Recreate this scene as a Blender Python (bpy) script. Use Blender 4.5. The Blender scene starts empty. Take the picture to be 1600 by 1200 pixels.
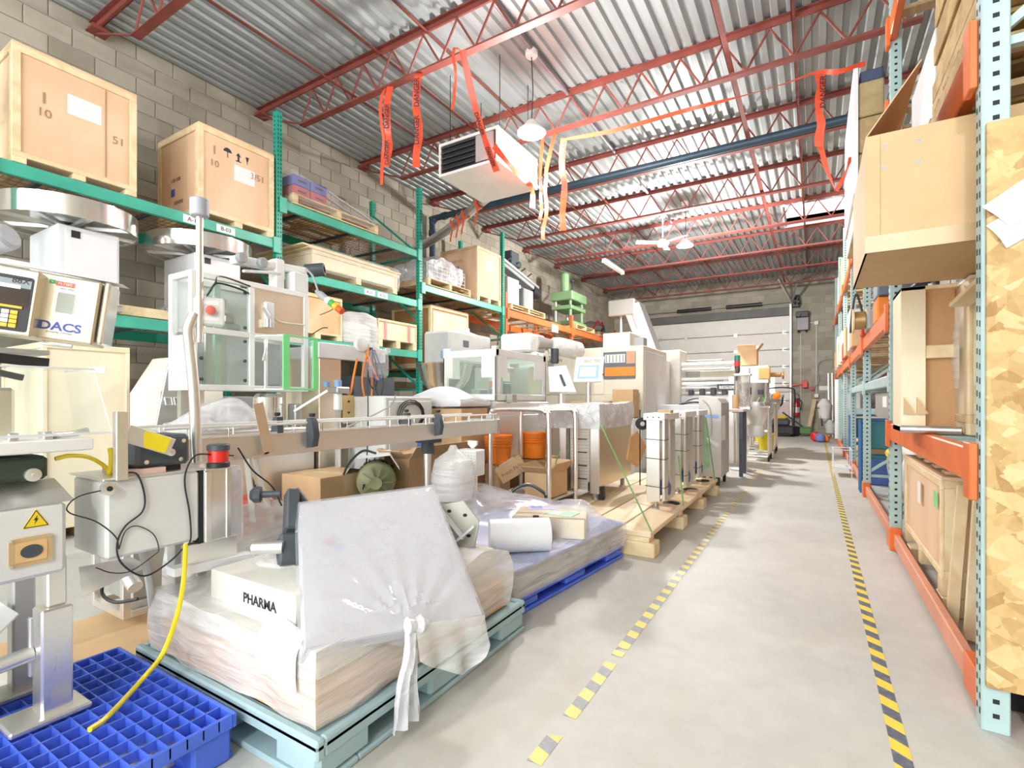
import bpy, math, random
from mathutils import Vector as V, Matrix, noise
R = random.Random(11)
sc = bpy.context.scene
COL = sc.collection
# ---------------------------------------------------------------- camera
F, CX, HY, TH, HC = 784.0, 800.0, 625.0, math.radians(31.1), 1.16
ST, CT = math.sin(TH), math.cos(TH)
cam = bpy.data.cameras.new('camera'); cam_o = bpy.data.objects.new('camera', cam); COL.objects.link(cam_o)
cam.sensor_width = 36; cam.lens = 36 * F / 1600; cam.shift_y = 25 / 1600; cam.clip_start = 0.05
cam_o.location = (0, 0, HC); cam_o.rotation_euler = (math.pi / 2, 0, TH)
sc.camera = cam_o
# ---------------------------------------------------------------- world, light, exposure
w = bpy.data.worlds.new('overcast_sky'); sc.world = w; w.use_nodes = True
w.node_tree.nodes['Background'].inputs[0].default_value = (0.93, 0.97, 1.0, 1)
w.node_tree.nodes['Background'].inputs[1].default_value = 4.0
vs = sc.view_settings
vs.view_transform = 'Standard'; vs.look = 'None'; vs.gamma = 1; vs.use_curve_mapping = False
vs.exposure = 0.53
LAMP_W = 250
# ---------------------------------------------------------------- measuring aids (a pixel of the 1600x1200 photo and one known plane -> a point)
def dirp(px, py): 
    t = (px - CX) / F
    return V((-ST + t * CT, CT + t * ST, -(py - HY) / F))
def D(px, py, d): return V((0, 0, HC)) + dirp(px, py) * d
def aX(px, py, X): k = dirp(px, py); return D(px, py, X / k.x)
def aY(px, py, Y): k = dirp(px, py); return D(px, py, Y / k.y)
def aZ(px, py, Z): k = dirp(px, py); return D(px, py, (Z - HC) / k.z)
# ---------------------------------------------------------------- mesh builder
BOXF = [(0, 2, 3, 1), (4, 5, 7, 6), (0, 1, 5, 4), (2, 6, 7, 3), (0, 4, 6, 2), (1, 3, 7, 5)]
class MB:
    def __init__(s): s.v = []; s.f = []; s.mi = []
    def add(s, vs, fs, mi=0):
        n = len(s.v); s.v += [V(p) for p in vs]; s.f += [tuple(i + n for i in f) for f in fs]; s.mi += [mi] * len(fs); return s
    def box(s, x0, x1, y0, y1, z0, z1, b=0.0, M=None, mi=0):
        if x1 < x0: x0, x1 = x1, x0
        if y1 < y0: y0, y1 = y1, y0
        if z1 < z0: z0, z1 = z1, z0
        b = min(b, (x1 - x0) * .45, (y1 - y0) * .45, (z1 - z0) * .45)
        if b <= 0:
            vs = [V((x, y, z)) for x in (x0, x1) for y in (y0, y1) for z in (z0, z1)]; fs = [(0, 1, 3, 2), (4, 6, 7, 5), (0, 4, 5, 1), (2, 3, 7, 6), (0, 2, 6, 4), (1, 5, 7, 3)]
        else:
            vs = []; idx = {}
            X = (x0, x1); Y = (y0, y1); Z = (z0, z1)
            for i in (0, 1):
                for j in (0, 1):
                    for k in (0, 1):
                        ix = X[i] + (b if i == 0 else -b); iy = Y[j] + (b if j == 0 else -b); iz = Z[k] + (b if k == 0 else -b)
                        for a, p in (('x', (X[i], iy, iz)), ('y', (ix, Y[j], iz)), ('z', (ix, iy, Z[k]))):
                            idx[(i, j, k, a)] = len(vs); vs.append(V(p))
            g = lambda i, j, k, a: idx[(i, j, k, a)]
            fs = []
            for e in (0, 1):
                q = [g(e, 0, 0, 'x'), g(e, 1, 0, 'x'), g(e, 1, 1, 'x'), g(e, 0, 1, 'x')]; fs.append(q if e else q[::-1])
                q = [g(0, e, 0, 'y'), g(0, e, 1, 'y'), g(1, e, 1, 'y'), g(1, e, 0, 'y')]; fs.append(q if e else q[::-1])
                q = [g(0, 0, e, 'z'), g(1, 0, e, 'z'), g(1, 1, e, 'z'), g(0, 1, e, 'z')]; fs.append(q if e else q[::-1])
            for i in (0, 1):
                for j in (0, 1):
                    q = [g(i, j, 0, 'x'), g(i, j, 1, 'x'), g(i, j, 1, 'y'), g(i, j, 0, 'y')]; fs.append(q[::-1] if i == j else q)
                    q = [g(i, 0, j, 'x'), g(i, 1, j, 'x'), g(i, 1, j, 'z'), g(i, 0, j, 'z')]; fs.append(q if i == j else q[::-1])
                    q = [g(0, i, j, 'y'), g(1, i, j, 'y'), g(1, i, j, 'z'), g(0, i, j, 'z')]; fs.append(q[::-1] if i == j else q)
            for i in (0, 1):
                for j in (0, 1):
                    for k in (0, 1):
                        q = [g(i, j, k, 'x'), g(i, j, k, 'y'), g(i, j, k, 'z')]; fs.append(q if (i + j + k) % 2 else q[::-1])
        if M is not None: vs = [M @ p for p in vs]
        return s.add(vs, fs, mi)
    def cb(s, c, sx, sy, sz, b=0.0, M=None, mi=0):
        return s.box(c[0] - sx / 2, c[0] + sx / 2, c[1] - sy / 2, c[1] + sy / 2, c[2] - sz / 2, c[2] + sz / 2, b, M, mi)
    def bar(s, p, q, w, h, b=0.0, up=(0, 0, 1), mi=0):
        p = V(p); q = V(q); d = q - p; L = d.length; d.normalize(); u = V(up)
        if abs(d.dot(u)) > .98: u = V((0, 1, 0))
        r = d.cross(u).normalized(); u = r.cross(d)
        M = Matrix(((r.x, d.x, u.x, p.x), (r.y, d.y, u.y, p.y), (r.z, d.z, u.z, p.z), (0, 0, 0, 1)))
        return s.box(-w / 2, w / 2, 0, L, -h / 2, h / 2, b, M, mi)
    def tube(s, pts, r, n=8, mi=0, r2=None, caps=True):
        pts = [V(p) for p in pts]; vs = []; fs = []; m = len(pts); up = None
        for i, p in enumerate(pts):
            d = (pts[min(i + 1, m - 1)] - pts[max(i - 1, 0)]).normalized()
            if up is None: up = V((0, 0, 1)) if abs(d.z) < .9 else V((1, 0, 0))
            a = d.cross(up).normalized(); up = a.cross(d)
            rr = r if r2 is None else r + (r2 - r) * i / (m - 1)
            for k in range(n):
                t = 2 * math.pi * k / n; vs.append(p + a * (rr * math.cos(t)) + up * (rr * math.sin(t)))
        for i in range(m - 1):
            for k in range(n):
                k2 = (k + 1) % n; fs.append((i * n + k, (i + 1) * n + k, (i + 1) * n + k2, i * n + k2))
        if caps: fs.append(tuple(range(n))); fs.append(tuple(range(m * n - 1, (m - 1) * n - 1, -1)))
        return s.add(vs, fs, mi)
    def cyl(s, p, q, r, r2=None, n=16, mi=0): return s.tube([p, q], r, n, mi, r2)
    def lathe(s, prof, c=(0, 0, 0), n=24, axis=(0, 0, 1), mi=0):
        ax = V(axis).normalized(); t = V((1, 0, 0)) if abs(ax.x) < .9 else V((0, 1, 0)); a = ax.cross(t).normalized(); bb = ax.cross(a); c = V(c)
        vs = []; fs = []; m = len(prof)
        for r, h in prof:
            for k in range(n):
                th = 2 * math.pi * k / n; vs.append(c + ax * h + a * (r * math.cos(th)) + bb * (r * math.sin(th)))
        for i in range(m - 1):
            for k in range(n):
                k2 = (k + 1) % n; fs.append((i * n + k, i * n + k2, (i + 1) * n + k2, (i + 1) * n + k))
        if prof[0][0] > 1e-5: fs.append(tuple(range(n - 1, -1, -1)))
        if prof[-1][0] > 1e-5: fs.append(tuple(range((m - 1) * n, m * n)))
        return s.add(vs, fs, mi)
    def prism(s, poly, M, h, mi=0):
        """polygon (counter-clockwise) in the xy plane of frame M, grown h along its z"""
        n = len(poly); vs = [M @ V((p[0], p[1], 0)) for p in poly] + [M @ V((p[0], p[1], h)) for p in poly]
        fs = [tuple(range(n - 1, -1, -1)), tuple(range(n, 2 * n))] + [(i, (i + 1) % n, n + (i + 1) % n, n + i) for i in range(n)]
        return s.add(vs, fs, mi)
    def grid(s, fn, nu, nv, mi=0):
        vs = [fn(i / nu, j / nv) for j in range(nv + 1) for i in range(nu + 1)]; W = nu + 1
        return s.add(vs, [(j * W + i, j * W + i + 1, (j + 1) * W + i + 1, (j + 1) * W + i) for j in range(nv) for i in range(nu)], mi)
    def quad(s, a, b, c, d, mi=0): return s.add([a, b, c, d], [(0, 1, 2, 3)], mi)
    def mesh(s, name, mats, ang=35):
        me = bpy.data.meshes.new(name); me.from_pydata([tuple(p) for p in s.v], [], s.f)
        for m in (mats if isinstance(mats, (list, tuple)) else [mats]): me.materials.append(m)
        if any(s.mi): me.polygons.foreach_set('material_index', s.mi)
        me.polygons.foreach_set('use_smooth', [True] * len(s.f)); me.set_sharp_from_angle(angle=math.radians(ang)); me.update()
        return me
    def build(s, name, mats, parent=None, ang=35, **kw):
        o = bpy.data.objects.new(name, s.mesh(name, mats, ang)); COL.objects.link(o)
        if parent is not None: o.parent = parent
        for k, v in kw.items(): o[k] = v
        return o
def inst(name, me, parent, loc=(0, 0, 0), rot=None):
    o = bpy.data.objects.new(name, me); COL.objects.link(o); o.parent = parent
    if rot is not None: o.matrix_local = Matrix.Translation(V(loc)) @ rot.to_4x4()
    else: o.location = loc
    return o
def fr(o, right, up):
    r = V(right).normalized(); u = V(up); u = (u - r * u.dot(r)).normalized(); n = r.cross(u); o = V(o)
    return Matrix(((r.x, u.x, n.x, o.x), (r.y, u.y, n.y, o.y), (r.z, u.z, n.z, o.z), (0, 0, 0, 1)))
FX = lambda x, y, z: fr((x, y, z), (0, 1, 0), (0, 0, 1))      # frame on a face that looks to +x (right = +y)
FY = lambda x, y, z: fr((x, y, z), (1, 0, 0), (0, 0, 1))      # frame on a face that looks to -y (right = +x)
FZ = lambda x, y, z: fr((x, y, z), (1, 0, 0), (0, 1, 0))      # frame on a face that looks up
def thing(name, label, cat, loc=(0, 0, 0), rz=0.0, group=None):
    o = bpy.data.objects.new(name, None); COL.objects.link(o); o.location = loc; o.rotation_euler = (0, 0, math.radians(rz)); o.empty_display_size = .1
    o['label'] = label; o['category'] = cat
    if group: o['group'] = group
    return o
def tag(o, label, cat, group=None):
    o['label'] = label; o['category'] = cat
    if group: o['group'] = group
    return o
def dup(root, loc=None, rz=None, label=None):
    c = root.copy(); COL.objects.link(c)
    if loc is not None: c.location = loc
    if rz is not None: c.rotation_euler = (0, 0, math.radians(rz))
    if label: c['label'] = label
    for ch in root.children:
        d = ch.copy(); COL.objects.link(d); d.parent = c
        for g in ch.children:
            e = g.copy(); COL.objects.link(e); e.parent = d
    return c
def text(s, size, M, parent, mat, name='lettering', bold=0.0, ax='CENTER', sx=1.0):
    cu = bpy.data.curves.new(name, 'FONT'); cu.body = s; cu.size = size; cu.align_x = ax; cu.align_y = 'CENTER'; cu.extrude = .0004; cu.offset = bold; cu.resolution_u = 3
    cu.materials.append(mat); o = bpy.data.objects.new(name, cu); COL.objects.link(o); o.parent = parent; o.matrix_local = M @ Matrix.Translation((0, 0, .0006)) @ Matrix.Diagonal((sx, 1, 1, 1)); return o
def catm(pts, k=6):
    P = [V(p) for p in pts]; P = [P[0] * 2 - P[1]] + P + [P[-1] * 2 - P[-2]]; out = []
    for i in range(1, len(P) - 2):
        for j in range(k):
            t = j / k; a, b, c, d = P[i - 1:i + 3]
            out.append(.5 * ((2 * b) + (c - a) * t + (2 * a - 5 * b + 4 * c - d) * t * t + (3 * b - a - 3 * c + d) * t ** 3))
    return out + [P[-2]]
def rrect(w, h, r, k=4, x=0, y=0):
    out = []
    for cx, cy, a0 in ((w / 2 - r, h / 2 - r, 0), (-w / 2 + r, h / 2 - r, 90), (-w / 2 + r, -h / 2 + r, 180), (w / 2 - r, -h / 2 + r, 270)):
        for i in range(k + 1):
            a = math.radians(a0 + 90 * i / k); out.append((x + cx + r * math.cos(a), y + cy + r * math.sin(a)))
    return out
# ---------------------------------------------------------------- materials
MATS = {}
def base(name):
    m = bpy.data.materials.new(name); m.use_nodes = True; return m, m.node_tree.nodes, m.node_tree.links, m.node_tree.nodes['Principled BSDF']
def paint(name, col, rough=.45, metal=0.0, var=.12, sc_=3.0, bump=0.0, bsc=60, coat=0, stretch=None, dark=None):
    """plain coloured surface with soft cloudy variation, fine relief and a little wear"""
    if name in MATS: return MATS[name]
    m, N, L, P = base(name)
    tc = N.new('ShaderNodeTexCoord'); mp = N.new('ShaderNodeMapping'); L.new(tc.outputs['Object'], mp.inputs[0])
    if stretch: mp.inputs['Scale'].default_value = stretch
    nz = N.new('ShaderNodeTexNoise'); nz.inputs['Scale'].default_value = sc_; nz.inputs['Detail'].default_value = 5; L.new(mp.outputs[0], nz.inputs['Vector'])
    cr = N.new('ShaderNodeValToRGB'); cr.color_ramp.elements[0].position = .3; cr.color_ramp.elements[1].position = .7
    d = dark or tuple(c * (1 - var * 1.6) for c in col); cr.color_ramp.elements[0].color = (*d, 1); cr.color_ramp.elements[1].color = (*[min(1, c * (1 + var * .4)) for c in col], 1)
    L.new(nz.outputs[0], cr.inputs[0]); L.new(cr.outputs[0], P.inputs['Base Color'])
    P.inputs['Roughness'].default_value = rough; P.inputs['Metallic'].default_value = metal
    if coat: P.inputs['Coat Weight'].default_value = coat
    if bump:
        n2 = N.new('ShaderNodeTexNoise'); n2.inputs['Scale'].default_value = bsc; L.new(mp.outputs[0], n2.inputs['Vector'])
        bp = N.new('ShaderNodeBump'); bp.inputs['Strength'].default_value = bump; bp.inputs['Distance'].default_value = .01; L.new(n2.outputs[0], bp.inputs['Height']); L.new(bp.outputs[0], P.inputs['Normal'])
    MATS[name] = m; return m
def wood(name, c1, c2, sc_=5.0, stretch=(1, 1, 1), rough=.6, rings=6.0):
    if name in MATS: return MATS[name]
    m, N, L, P = base(name)
    tc = N.new('ShaderNodeTexCoord'); oi = N.new('ShaderNodeObjectInfo'); ad = N.new('ShaderNodeVectorMath'); ad.operation = 'ADD'
    mu = N.new('ShaderNodeMath'); mu.operation = 'MULTIPLY'; mu.inputs[1].default_value = 7.0; L.new(oi.outputs['Random'], mu.inputs[0])
    L.new(tc.outputs['Object'], ad.inputs[0]); L.new(mu.outputs[0], ad.inputs[1])
    mp = N.new('ShaderNodeMapping'); mp.inputs['Scale'].default_value = stretch; L.new(ad.outputs[0], mp.inputs[0])
    nz = N.new('ShaderNodeTexNoise'); nz.inputs['Scale'].default_value = sc_ * .35; nz.inputs['Detail'].default_value = 3; nz.inputs['Distortion'].default_value = .6; L.new(mp.outputs[0], nz.inputs['Vector'])
    m2 = N.new('ShaderNodeMath'); m2.operation = 'MULTIPLY'; m2.inputs[1].default_value = rings; L.new(nz.outputs[0], m2.inputs[0])
    pp = N.new('ShaderNodeMath'); pp.operation = 'PINGPONG'; pp.inputs[1].default_value = .5; L.new(m2.outputs[0], pp.inputs[0])
    fine = N.new('ShaderNodeTexNoise'); fine.inputs['Scale'].default_value = sc_ * 6; L.new(mp.outputs[0], fine.inputs['Vector'])
    ml = N.new('ShaderNodeMath'); ml.operation = 'MULTIPLY_ADD'; ml.inputs[1].default_value = .5; L.new(fine.outputs[0], ml.inputs[0]); L.new(pp.outputs[0], ml.inputs[2])
    cr = N.new('ShaderNodeValToRGB'); cr.color_ramp.elements[0].position = .15; cr.color_ramp.elements[1].position = .75
    cr.color_ramp.elements[0].color = (*c2, 1); cr.color_ramp.elements[1].color = (*c1, 1); L.new(ml.outputs[0], cr.inputs[0]); L.new(cr.outputs[0], P.inputs['Base Color'])
    P.inputs['Roughness'].default_value = rough; MATS[name] = m; return m
def film(name, dens=.4, col=(1, 1, 1), rough=.12, bump=.5, bsc=9, st=(1, 1, 1)):
    """thin clear plastic sheet: part of the light goes straight through, the rest is milky and glossy"""
    if name in MATS: return MATS[name]
    m, N, L, P = base(name); P.inputs['Base Color'].default_value = (*col, 1); P.inputs['Roughness'].default_value = rough; P.inputs['Specular IOR Level'].default_value = .8
    tr = N.new('ShaderNodeBsdfTransparent'); mx = N.new('ShaderNodeMixShader'); out = N['Material Output']
    tc = N.new('ShaderNodeTexCoord'); nz = N.new('ShaderNodeTexNoise'); nz.inputs['Scale'].default_value = bsc; nz.inputs['Detail'].default_value = 4; nz.inputs['Distortion'].default_value = 1.2 if st[2] == 1 else .4; mp = N.new('ShaderNodeMapping'); mp.inputs['Scale'].default_value = st; L.new(tc.outputs['Object'], mp.inputs[0]); L.new(mp.outputs[0], nz.inputs['Vector'])
    if bump:
        bp = N.new('ShaderNodeBump'); bp.inputs['Strength'].default_value = bump; bp.inputs['Distance'].default_value = .03; L.new(nz.outputs[0], bp.inputs['Height']); L.new(bp.outputs[0], P.inputs['Normal'])
    mr = N.new('ShaderNodeMapRange'); mr.inputs[1].default_value = .35; mr.inputs[2].default_value = .75; mr.inputs[3].default_value = dens * .8; mr.inputs[4].default_value = min(1, dens * 1.3)
    L.new(nz.outputs[0], mr.inputs[0]); L.new(mr.outputs[0], mx.inputs[0]); L.new(tr.outputs[0], mx.inputs[1]); L.new(P.outputs[0], mx.inputs[2]); L.new(mx.outputs[0], out.inputs[0])
    MATS[name] = m; return m
def glass(name, tint=(.96, .99, .98), k=.12):
    if name in MATS: return MATS[name]
    m, N, L, P = base(name); out = N['Material Output']; tr = N.new('ShaderNodeBsdfTransparent'); tr.inputs[0].default_value = (*tint, 1)
    P.inputs['Base Color'].default_value = (.85, .9, .9, 1); P.inputs['Roughness'].default_value = .03; fz = N.new('ShaderNodeLayerWeight'); pw = N.new('ShaderNodeMath'); pw.operation = 'POWER'; pw.inputs[1].default_value = 4.0; L.new(fz.outputs['Facing'], pw.inputs[0])
    ad = N.new('ShaderNodeMath'); ad.operation = 'MULTIPLY_ADD'; ad.use_clamp = True; ad.inputs[1].default_value = .6; ad.inputs[2].default_value = k; L.new(pw.outputs[0], ad.inputs[0])
    mx = N.new('ShaderNodeMixShader'); L.new(ad.outputs[0], mx.inputs[0]); L.new(tr.outputs[0], mx.inputs[1]); L.new(P.outputs[0], mx.inputs[2]); L.new(mx.outputs[0], out.inputs[0])
    MATS[name] = m; return m
def glow(name, col, st):
    if name in MATS: return MATS[name]
    m, N, L, P = base(name); P.inputs['Base Color'].default_value = (*col, 1); P.inputs['Emission Color'].default_value = (*col, 1); P.inputs['Emission Strength'].default_value = st; MATS[name] = m; return m
def stripes(name, c1, c2, pitch, ang=45, rough=.5, worn=.25):
    """printed diagonal bands across a tape lying along its local y"""
    m, N, L, P = base(name); tc = N.new('ShaderNodeTexCoord'); sp = N.new('ShaderNodeSeparateXYZ'); L.new(tc.outputs['Object'], sp.inputs[0])
    a = N.new('ShaderNodeMath'); a.operation = 'MULTIPLY_ADD'; a.inputs[1].default_value = math.tan(math.radians(ang)); L.new(sp.outputs[0], a.inputs[0]); L.new(sp.outputs[1], a.inputs[2])
    d = N.new('ShaderNodeMath'); d.operation = 'DIVIDE'; d.inputs[1].default_value = pitch; L.new(a.outputs[0], d.inputs[0])
    f = N.new('ShaderNodeMath'); f.operation = 'FRACT'; L.new(d.outputs[0], f.inputs[0]); g = N.new('ShaderNodeMath'); g.operation = 'GREATER_THAN'; g.inputs[1].default_value = .5; L.new(f.outputs[0], g.inputs[0])
    mx = N.new('ShaderNodeMix'); mx.data_type = 'RGBA'; L.new(g.outputs[0], mx.inputs['Factor']); mx.inputs['A'].default_value = (*c1, 1); mx.inputs['B'].default_value = (*c2, 1)
    nz = N.new('ShaderNodeTexNoise'); nz.inputs['Scale'].default_value = 40; L.new(tc.outputs['Object'], nz.inputs['Vector'])
    mr = N.new('ShaderNodeMapRange'); mr.inputs[1].default_value = .45; mr.inputs[2].default_value = .8; mr.inputs[4].default_value = worn; L.new(nz.outputs[0], mr.inputs[0])
    m3 = N.new('ShaderNodeMix'); m3.data_type = 'RGBA'; L.new(mr.outputs[0], m3.inputs['Factor']); L.new(mx.outputs['Result'], m3.inputs['A']); m3.inputs['B'].default_value = (.55, .55, .52, 1)
    L.new(m3.outputs['Result'], P.inputs['Base Color']); P.inputs['Roughness'].default_value = rough; return m
def block_mat(name, c1, c2):
    m, N, L, P = base(name); oi = N.new('ShaderNodeObjectInfo'); ge = N.new('ShaderNodeNewGeometry'); ad = N.new('ShaderNodeMath'); ad.operation = 'ADD'; L.new(oi.outputs['Random'], ad.inputs[0]); L.new(ge.outputs['Random Per Island'], ad.inputs[1])
    fc = N.new('ShaderNodeMath'); fc.operation = 'FRACT'; L.new(ad.outputs[0], fc.inputs[0])
    nz = N.new('ShaderNodeTexNoise'); nz.inputs['Scale'].default_value = 1.6; nz.inputs['Detail'].default_value = 6; L.new(ge.outputs['Position'], nz.inputs['Vector'])
    mm = N.new('ShaderNodeMath'); mm.operation = 'MULTIPLY_ADD'; mm.inputs[1].default_value = .45; L.new(fc.outputs[0], mm.inputs[0]); m2 = N.new('ShaderNodeMath'); m2.operation = 'MULTIPLY'; m2.inputs[1].default_value = .9; L.new(nz.outputs[0], m2.inputs[0]); L.new(m2.outputs[0], mm.inputs[2])
    cr = N.new('ShaderNodeValToRGB'); cr.color_ramp.elements[0].position = .25; cr.color_ramp.elements[1].position = .85; cr.color_ramp.elements[0].color = (*c2, 1); cr.color_ramp.elements[1].color = (*c1, 1); L.new(mm.outputs[0], cr.inputs[0]); L.new(cr.outputs[0], P.inputs['Base Color'])
    n2 = N.new('ShaderNodeTexNoise'); n2.inputs['Scale'].default_value = 120; L.new(ge.outputs['Position'], n2.inputs['Vector']); bp = N.new('ShaderNodeBump'); bp.inputs['Strength'].default_value = .35; bp.inputs['Distance'].default_value = .004; L.new(n2.outputs[0], bp.inputs['Height']); L.new(bp.outputs[0], P.inputs['Normal'])
    P.inputs['Roughness'].default_value = .9; return m
def osb_mat():
    m, N, L, P = base('strand_board'); tc = N.new('ShaderNodeTexCoord'); cols = []; hts = []
    for i, (rot, s_) in enumerate(((.5, 15), (-.7, 18), (1.4, 13))):
        mp = N.new('ShaderNodeMapping'); mp.vector_type = 'TEXTURE'; mp.inputs['Rotation'].default_value = (0, rot, 0); mp.inputs['Scale'].default_value = (1.7 / s_, 1, .55 / s_); L.new(tc.outputs['Object'], mp.inputs[0])
        nw = N.new('ShaderNodeTexNoise'); nw.inputs['Scale'].default_value = 2.0; L.new(mp.outputs[0], nw.inputs['Vector'])
        mw = N.new('ShaderNodeMix'); mw.data_type = 'VECTOR'; mw.inputs['Factor'].default_value = .3; L.new(mp.outputs[0], mw.inputs['A']); L.new(nw.outputs['Color'], mw.inputs['B'])
        vo = N.new('ShaderNodeTexVoronoi'); vo.inputs['Scale'].default_value = 1.0; L.new(mw.outputs['Result'], vo.inputs['Vector']); sp = N.new('ShaderNodeSeparateColor'); L.new(vo.outputs['Color'], sp.inputs[0]); cols.append(sp)
    sel = N.new('ShaderNodeMath'); sel.operation = 'GREATER_THAN'; L.new(cols[0].outputs[1], sel.inputs[0]); L.new(cols[1].outputs[1], sel.inputs[1])
    mx = N.new('ShaderNodeMix'); L.new(sel.outputs[0], mx.inputs['Factor']); L.new(cols[0].outputs[0], mx.inputs['A']); L.new(cols[1].outputs[0], mx.inputs['B'])
    m2 = N.new('ShaderNodeMix'); m2.inputs['Factor'].default_value = .3; L.new(mx.outputs['Result'], m2.inputs['A']); L.new(cols[2].outputs[0], m2.inputs['B'])
    gr = N.new('ShaderNodeTexNoise'); gr.inputs['Scale'].default_value = 35; gr.inputs['Detail'].default_value = 6; L.new(tc.outputs['Object'], gr.inputs['Vector'])
    m3 = N.new('ShaderNodeMix'); m3.inputs['Factor'].default_value = .25; L.new(m2.outputs['Result'], m3.inputs['A']); L.new(gr.outputs[0], m3.inputs['B'])
    cr = N.new('ShaderNodeValToRGB'); e = cr.color_ramp.elements; e[0].position = .12; e[0].color = (.36, .19, .06, 1); e[1].position = .85; e[1].color = (.76, .57, .30, 1); k = cr.color_ramp.elements.new(.45); k.color = (.58, .39, .16, 1)
    L.new(m3.outputs['Result'], cr.inputs[0]); L.new(cr.outputs[0], P.inputs['Base Color']); P.inputs['Roughness'].default_value = .6
    bp = N.new('ShaderNodeBump'); bp.inputs['Strength'].default_value = .3; bp.inputs['Distance'].default_value = .003; L.new(m2.outputs['Result'], bp.inputs['Height']); L.new(bp.outputs[0], P.inputs['Normal']); return m
def floor_mat():
    m, N, L, P = base('power_floated_concrete'); ge = N.new('ShaderNodeNewGeometry'); prev = None
    tot = None
    for s_, wgt in ((.35, .5), (1.7, .3), (9, .2)):
        nz = N.new('ShaderNodeTexNoise'); nz.inputs['Scale'].default_value = s_; nz.inputs['Detail'].default_value = 6; nz.inputs['Roughness'].default_value = .6; L.new(ge.outputs['Position'], nz.inputs['Vector'])
        ma = N.new('ShaderNodeMath'); ma.operation = 'MULTIPLY_ADD'; ma.inputs[1].default_value = wgt; L.new(nz.outputs[0], ma.inputs[0])
        if tot is None: ma.inputs[2].default_value = 0
        else: L.new(tot.outputs[0], ma.inputs[2])
        tot = ma
    cr = N.new('ShaderNodeValToRGB'); cr.color_ramp.elements[0].position = .36; cr.color_ramp.elements[0].color = (.44, .43, .39, 1); cr.color_ramp.elements[1].position = .62; cr.color_ramp.elements[1].color = (.62, .61, .56, 1); L.new(tot.outputs[0], cr.inputs[0])
    n4 = N.new('ShaderNodeTexNoise'); n4.inputs['Scale'].default_value = 1.1; n4.inputs['Detail'].default_value = 8; n4.inputs['Distortion'].default_value = 1.5; mp = N.new('ShaderNodeMapping'); mp.inputs['Location'].default_value = (4, 9, 2); mp.inputs['Scale'].default_value = (1, .5, 1); L.new(ge.outputs['Position'], mp.inputs[0]); L.new(mp.outputs[0], n4.inputs['Vector'])
    mr = N.new('ShaderNodeMapRange'); mr.inputs[1].default_value = .56; mr.inputs[2].default_value = .78; mr.inputs[4].default_value = .5; L.new(n4.outputs[0], mr.inputs[0])
    mx = N.new('ShaderNodeMix'); mx.data_type = 'RGBA'; L.new(mr.outputs[0], mx.inputs['Factor']); L.new(cr.outputs[0], mx.inputs['A']); mx.inputs['B'].default_value = (.47, .40, .31, 1); L.new(mx.outputs['Result'], P.inputs['Base Color'])
    P.inputs['Roughness'].default_value = .55; return m
def steel(name, col=(.80, .78, .74), rough=.28, stretch=(2, 2, 60)):
    if name in MATS: return MATS[name]
    m, N, L, P = base(name); P.inputs['Metallic'].default_value = .9; P.inputs['Base Color'].default_value = (*[min(1, c * 1.05) for c in col], 1)
    tc = N.new('ShaderNodeTexCoord'); mp = N.new('ShaderNodeMapping'); mp.inputs['Scale'].default_value = stretch; L.new(tc.outputs['Object'], mp.inputs[0])
    nz = N.new('ShaderNodeTexNoise'); nz.inputs['Scale'].default_value = 6; nz.inputs['Detail'].default_value = 4; L.new(mp.outputs[0], nz.inputs['Vector'])
    mr = N.new('ShaderNodeMapRange'); mr.inputs[3].default_value = rough * .75; mr.inputs[4].default_value = rough * 1.35; L.new(nz.outputs[0], mr.inputs[0]); L.new(mr.outputs[0], P.inputs['Roughness'])
    bp = N.new('ShaderNodeBump'); bp.inputs['Strength'].default_value = .06; bp.inputs['Distance'].default_value = .002; L.new(nz.outputs[0], bp.inputs['Height']); L.new(bp.outputs[0], P.inputs['Normal']); MATS[name] = m; return m
STEEL = steel('stainless_steel', (.80, .79, .76), .36); STEELV = steel('stainless_steel_upright_grain', (.82, .80, .76), .3, (60, 60, 2)); STEELD = steel('dull_steel', (.55, .55, .54), .42); MIRROR = steel('polished_steel', (.85, .84, .82), .13)
STEELY = steel('stainless_warm', (.80, .72, .58), .33)
GALV = paint('galvanised_deck', (.42, .45, .455), .5, .25, .14, 2.0, 0, 60, 0, (3, .25, 1))
RED = paint('red_oxide_steel', (.27, .066, .05), .6, 0, .2, 3)
GREEN = paint('rack_green', (.02, .36, .25), .4, 0, .12, 3); GREENP = paint('rack_green_lit', (.07, .48, .35), .4, 0, .15, 3)  # second green is lightened for the light falling on the front beams
ORANGE = paint('rack_orange', (.82, .17, .035), .42, 0, .12, 4)
AQUA = paint('rack_pale_aqua', (.45, .61, .60), .42, 0, .1, 4)
DARK = paint('dark_hole', (.02, .025, .025), .8, 0, .1)
BLACK = paint('black_plastic', (.025, .027, .03), .4, 0, .2); RUBBER = paint('black_rubber', (.02, .02, .02), .7); CHAR = paint('charcoal_casting', (.07, .085, .10), .5, 0, .15)
WHITE = paint('white_enamel', (.86, .86, .84), .35, 0, .05); CREAM = paint('cream_enamel', (.74, .71, .60), .4, 0, .05); GREYP = paint('pale_grey_enamel', (.76, .77, .75), .4, 0, .06); MIDG = paint('mid_grey_enamel', (.36, .38, .39), .45, 0, .08)
WHITEP = paint('white_panel', (.80, .81, .84), .4, 0, .04)
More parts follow.
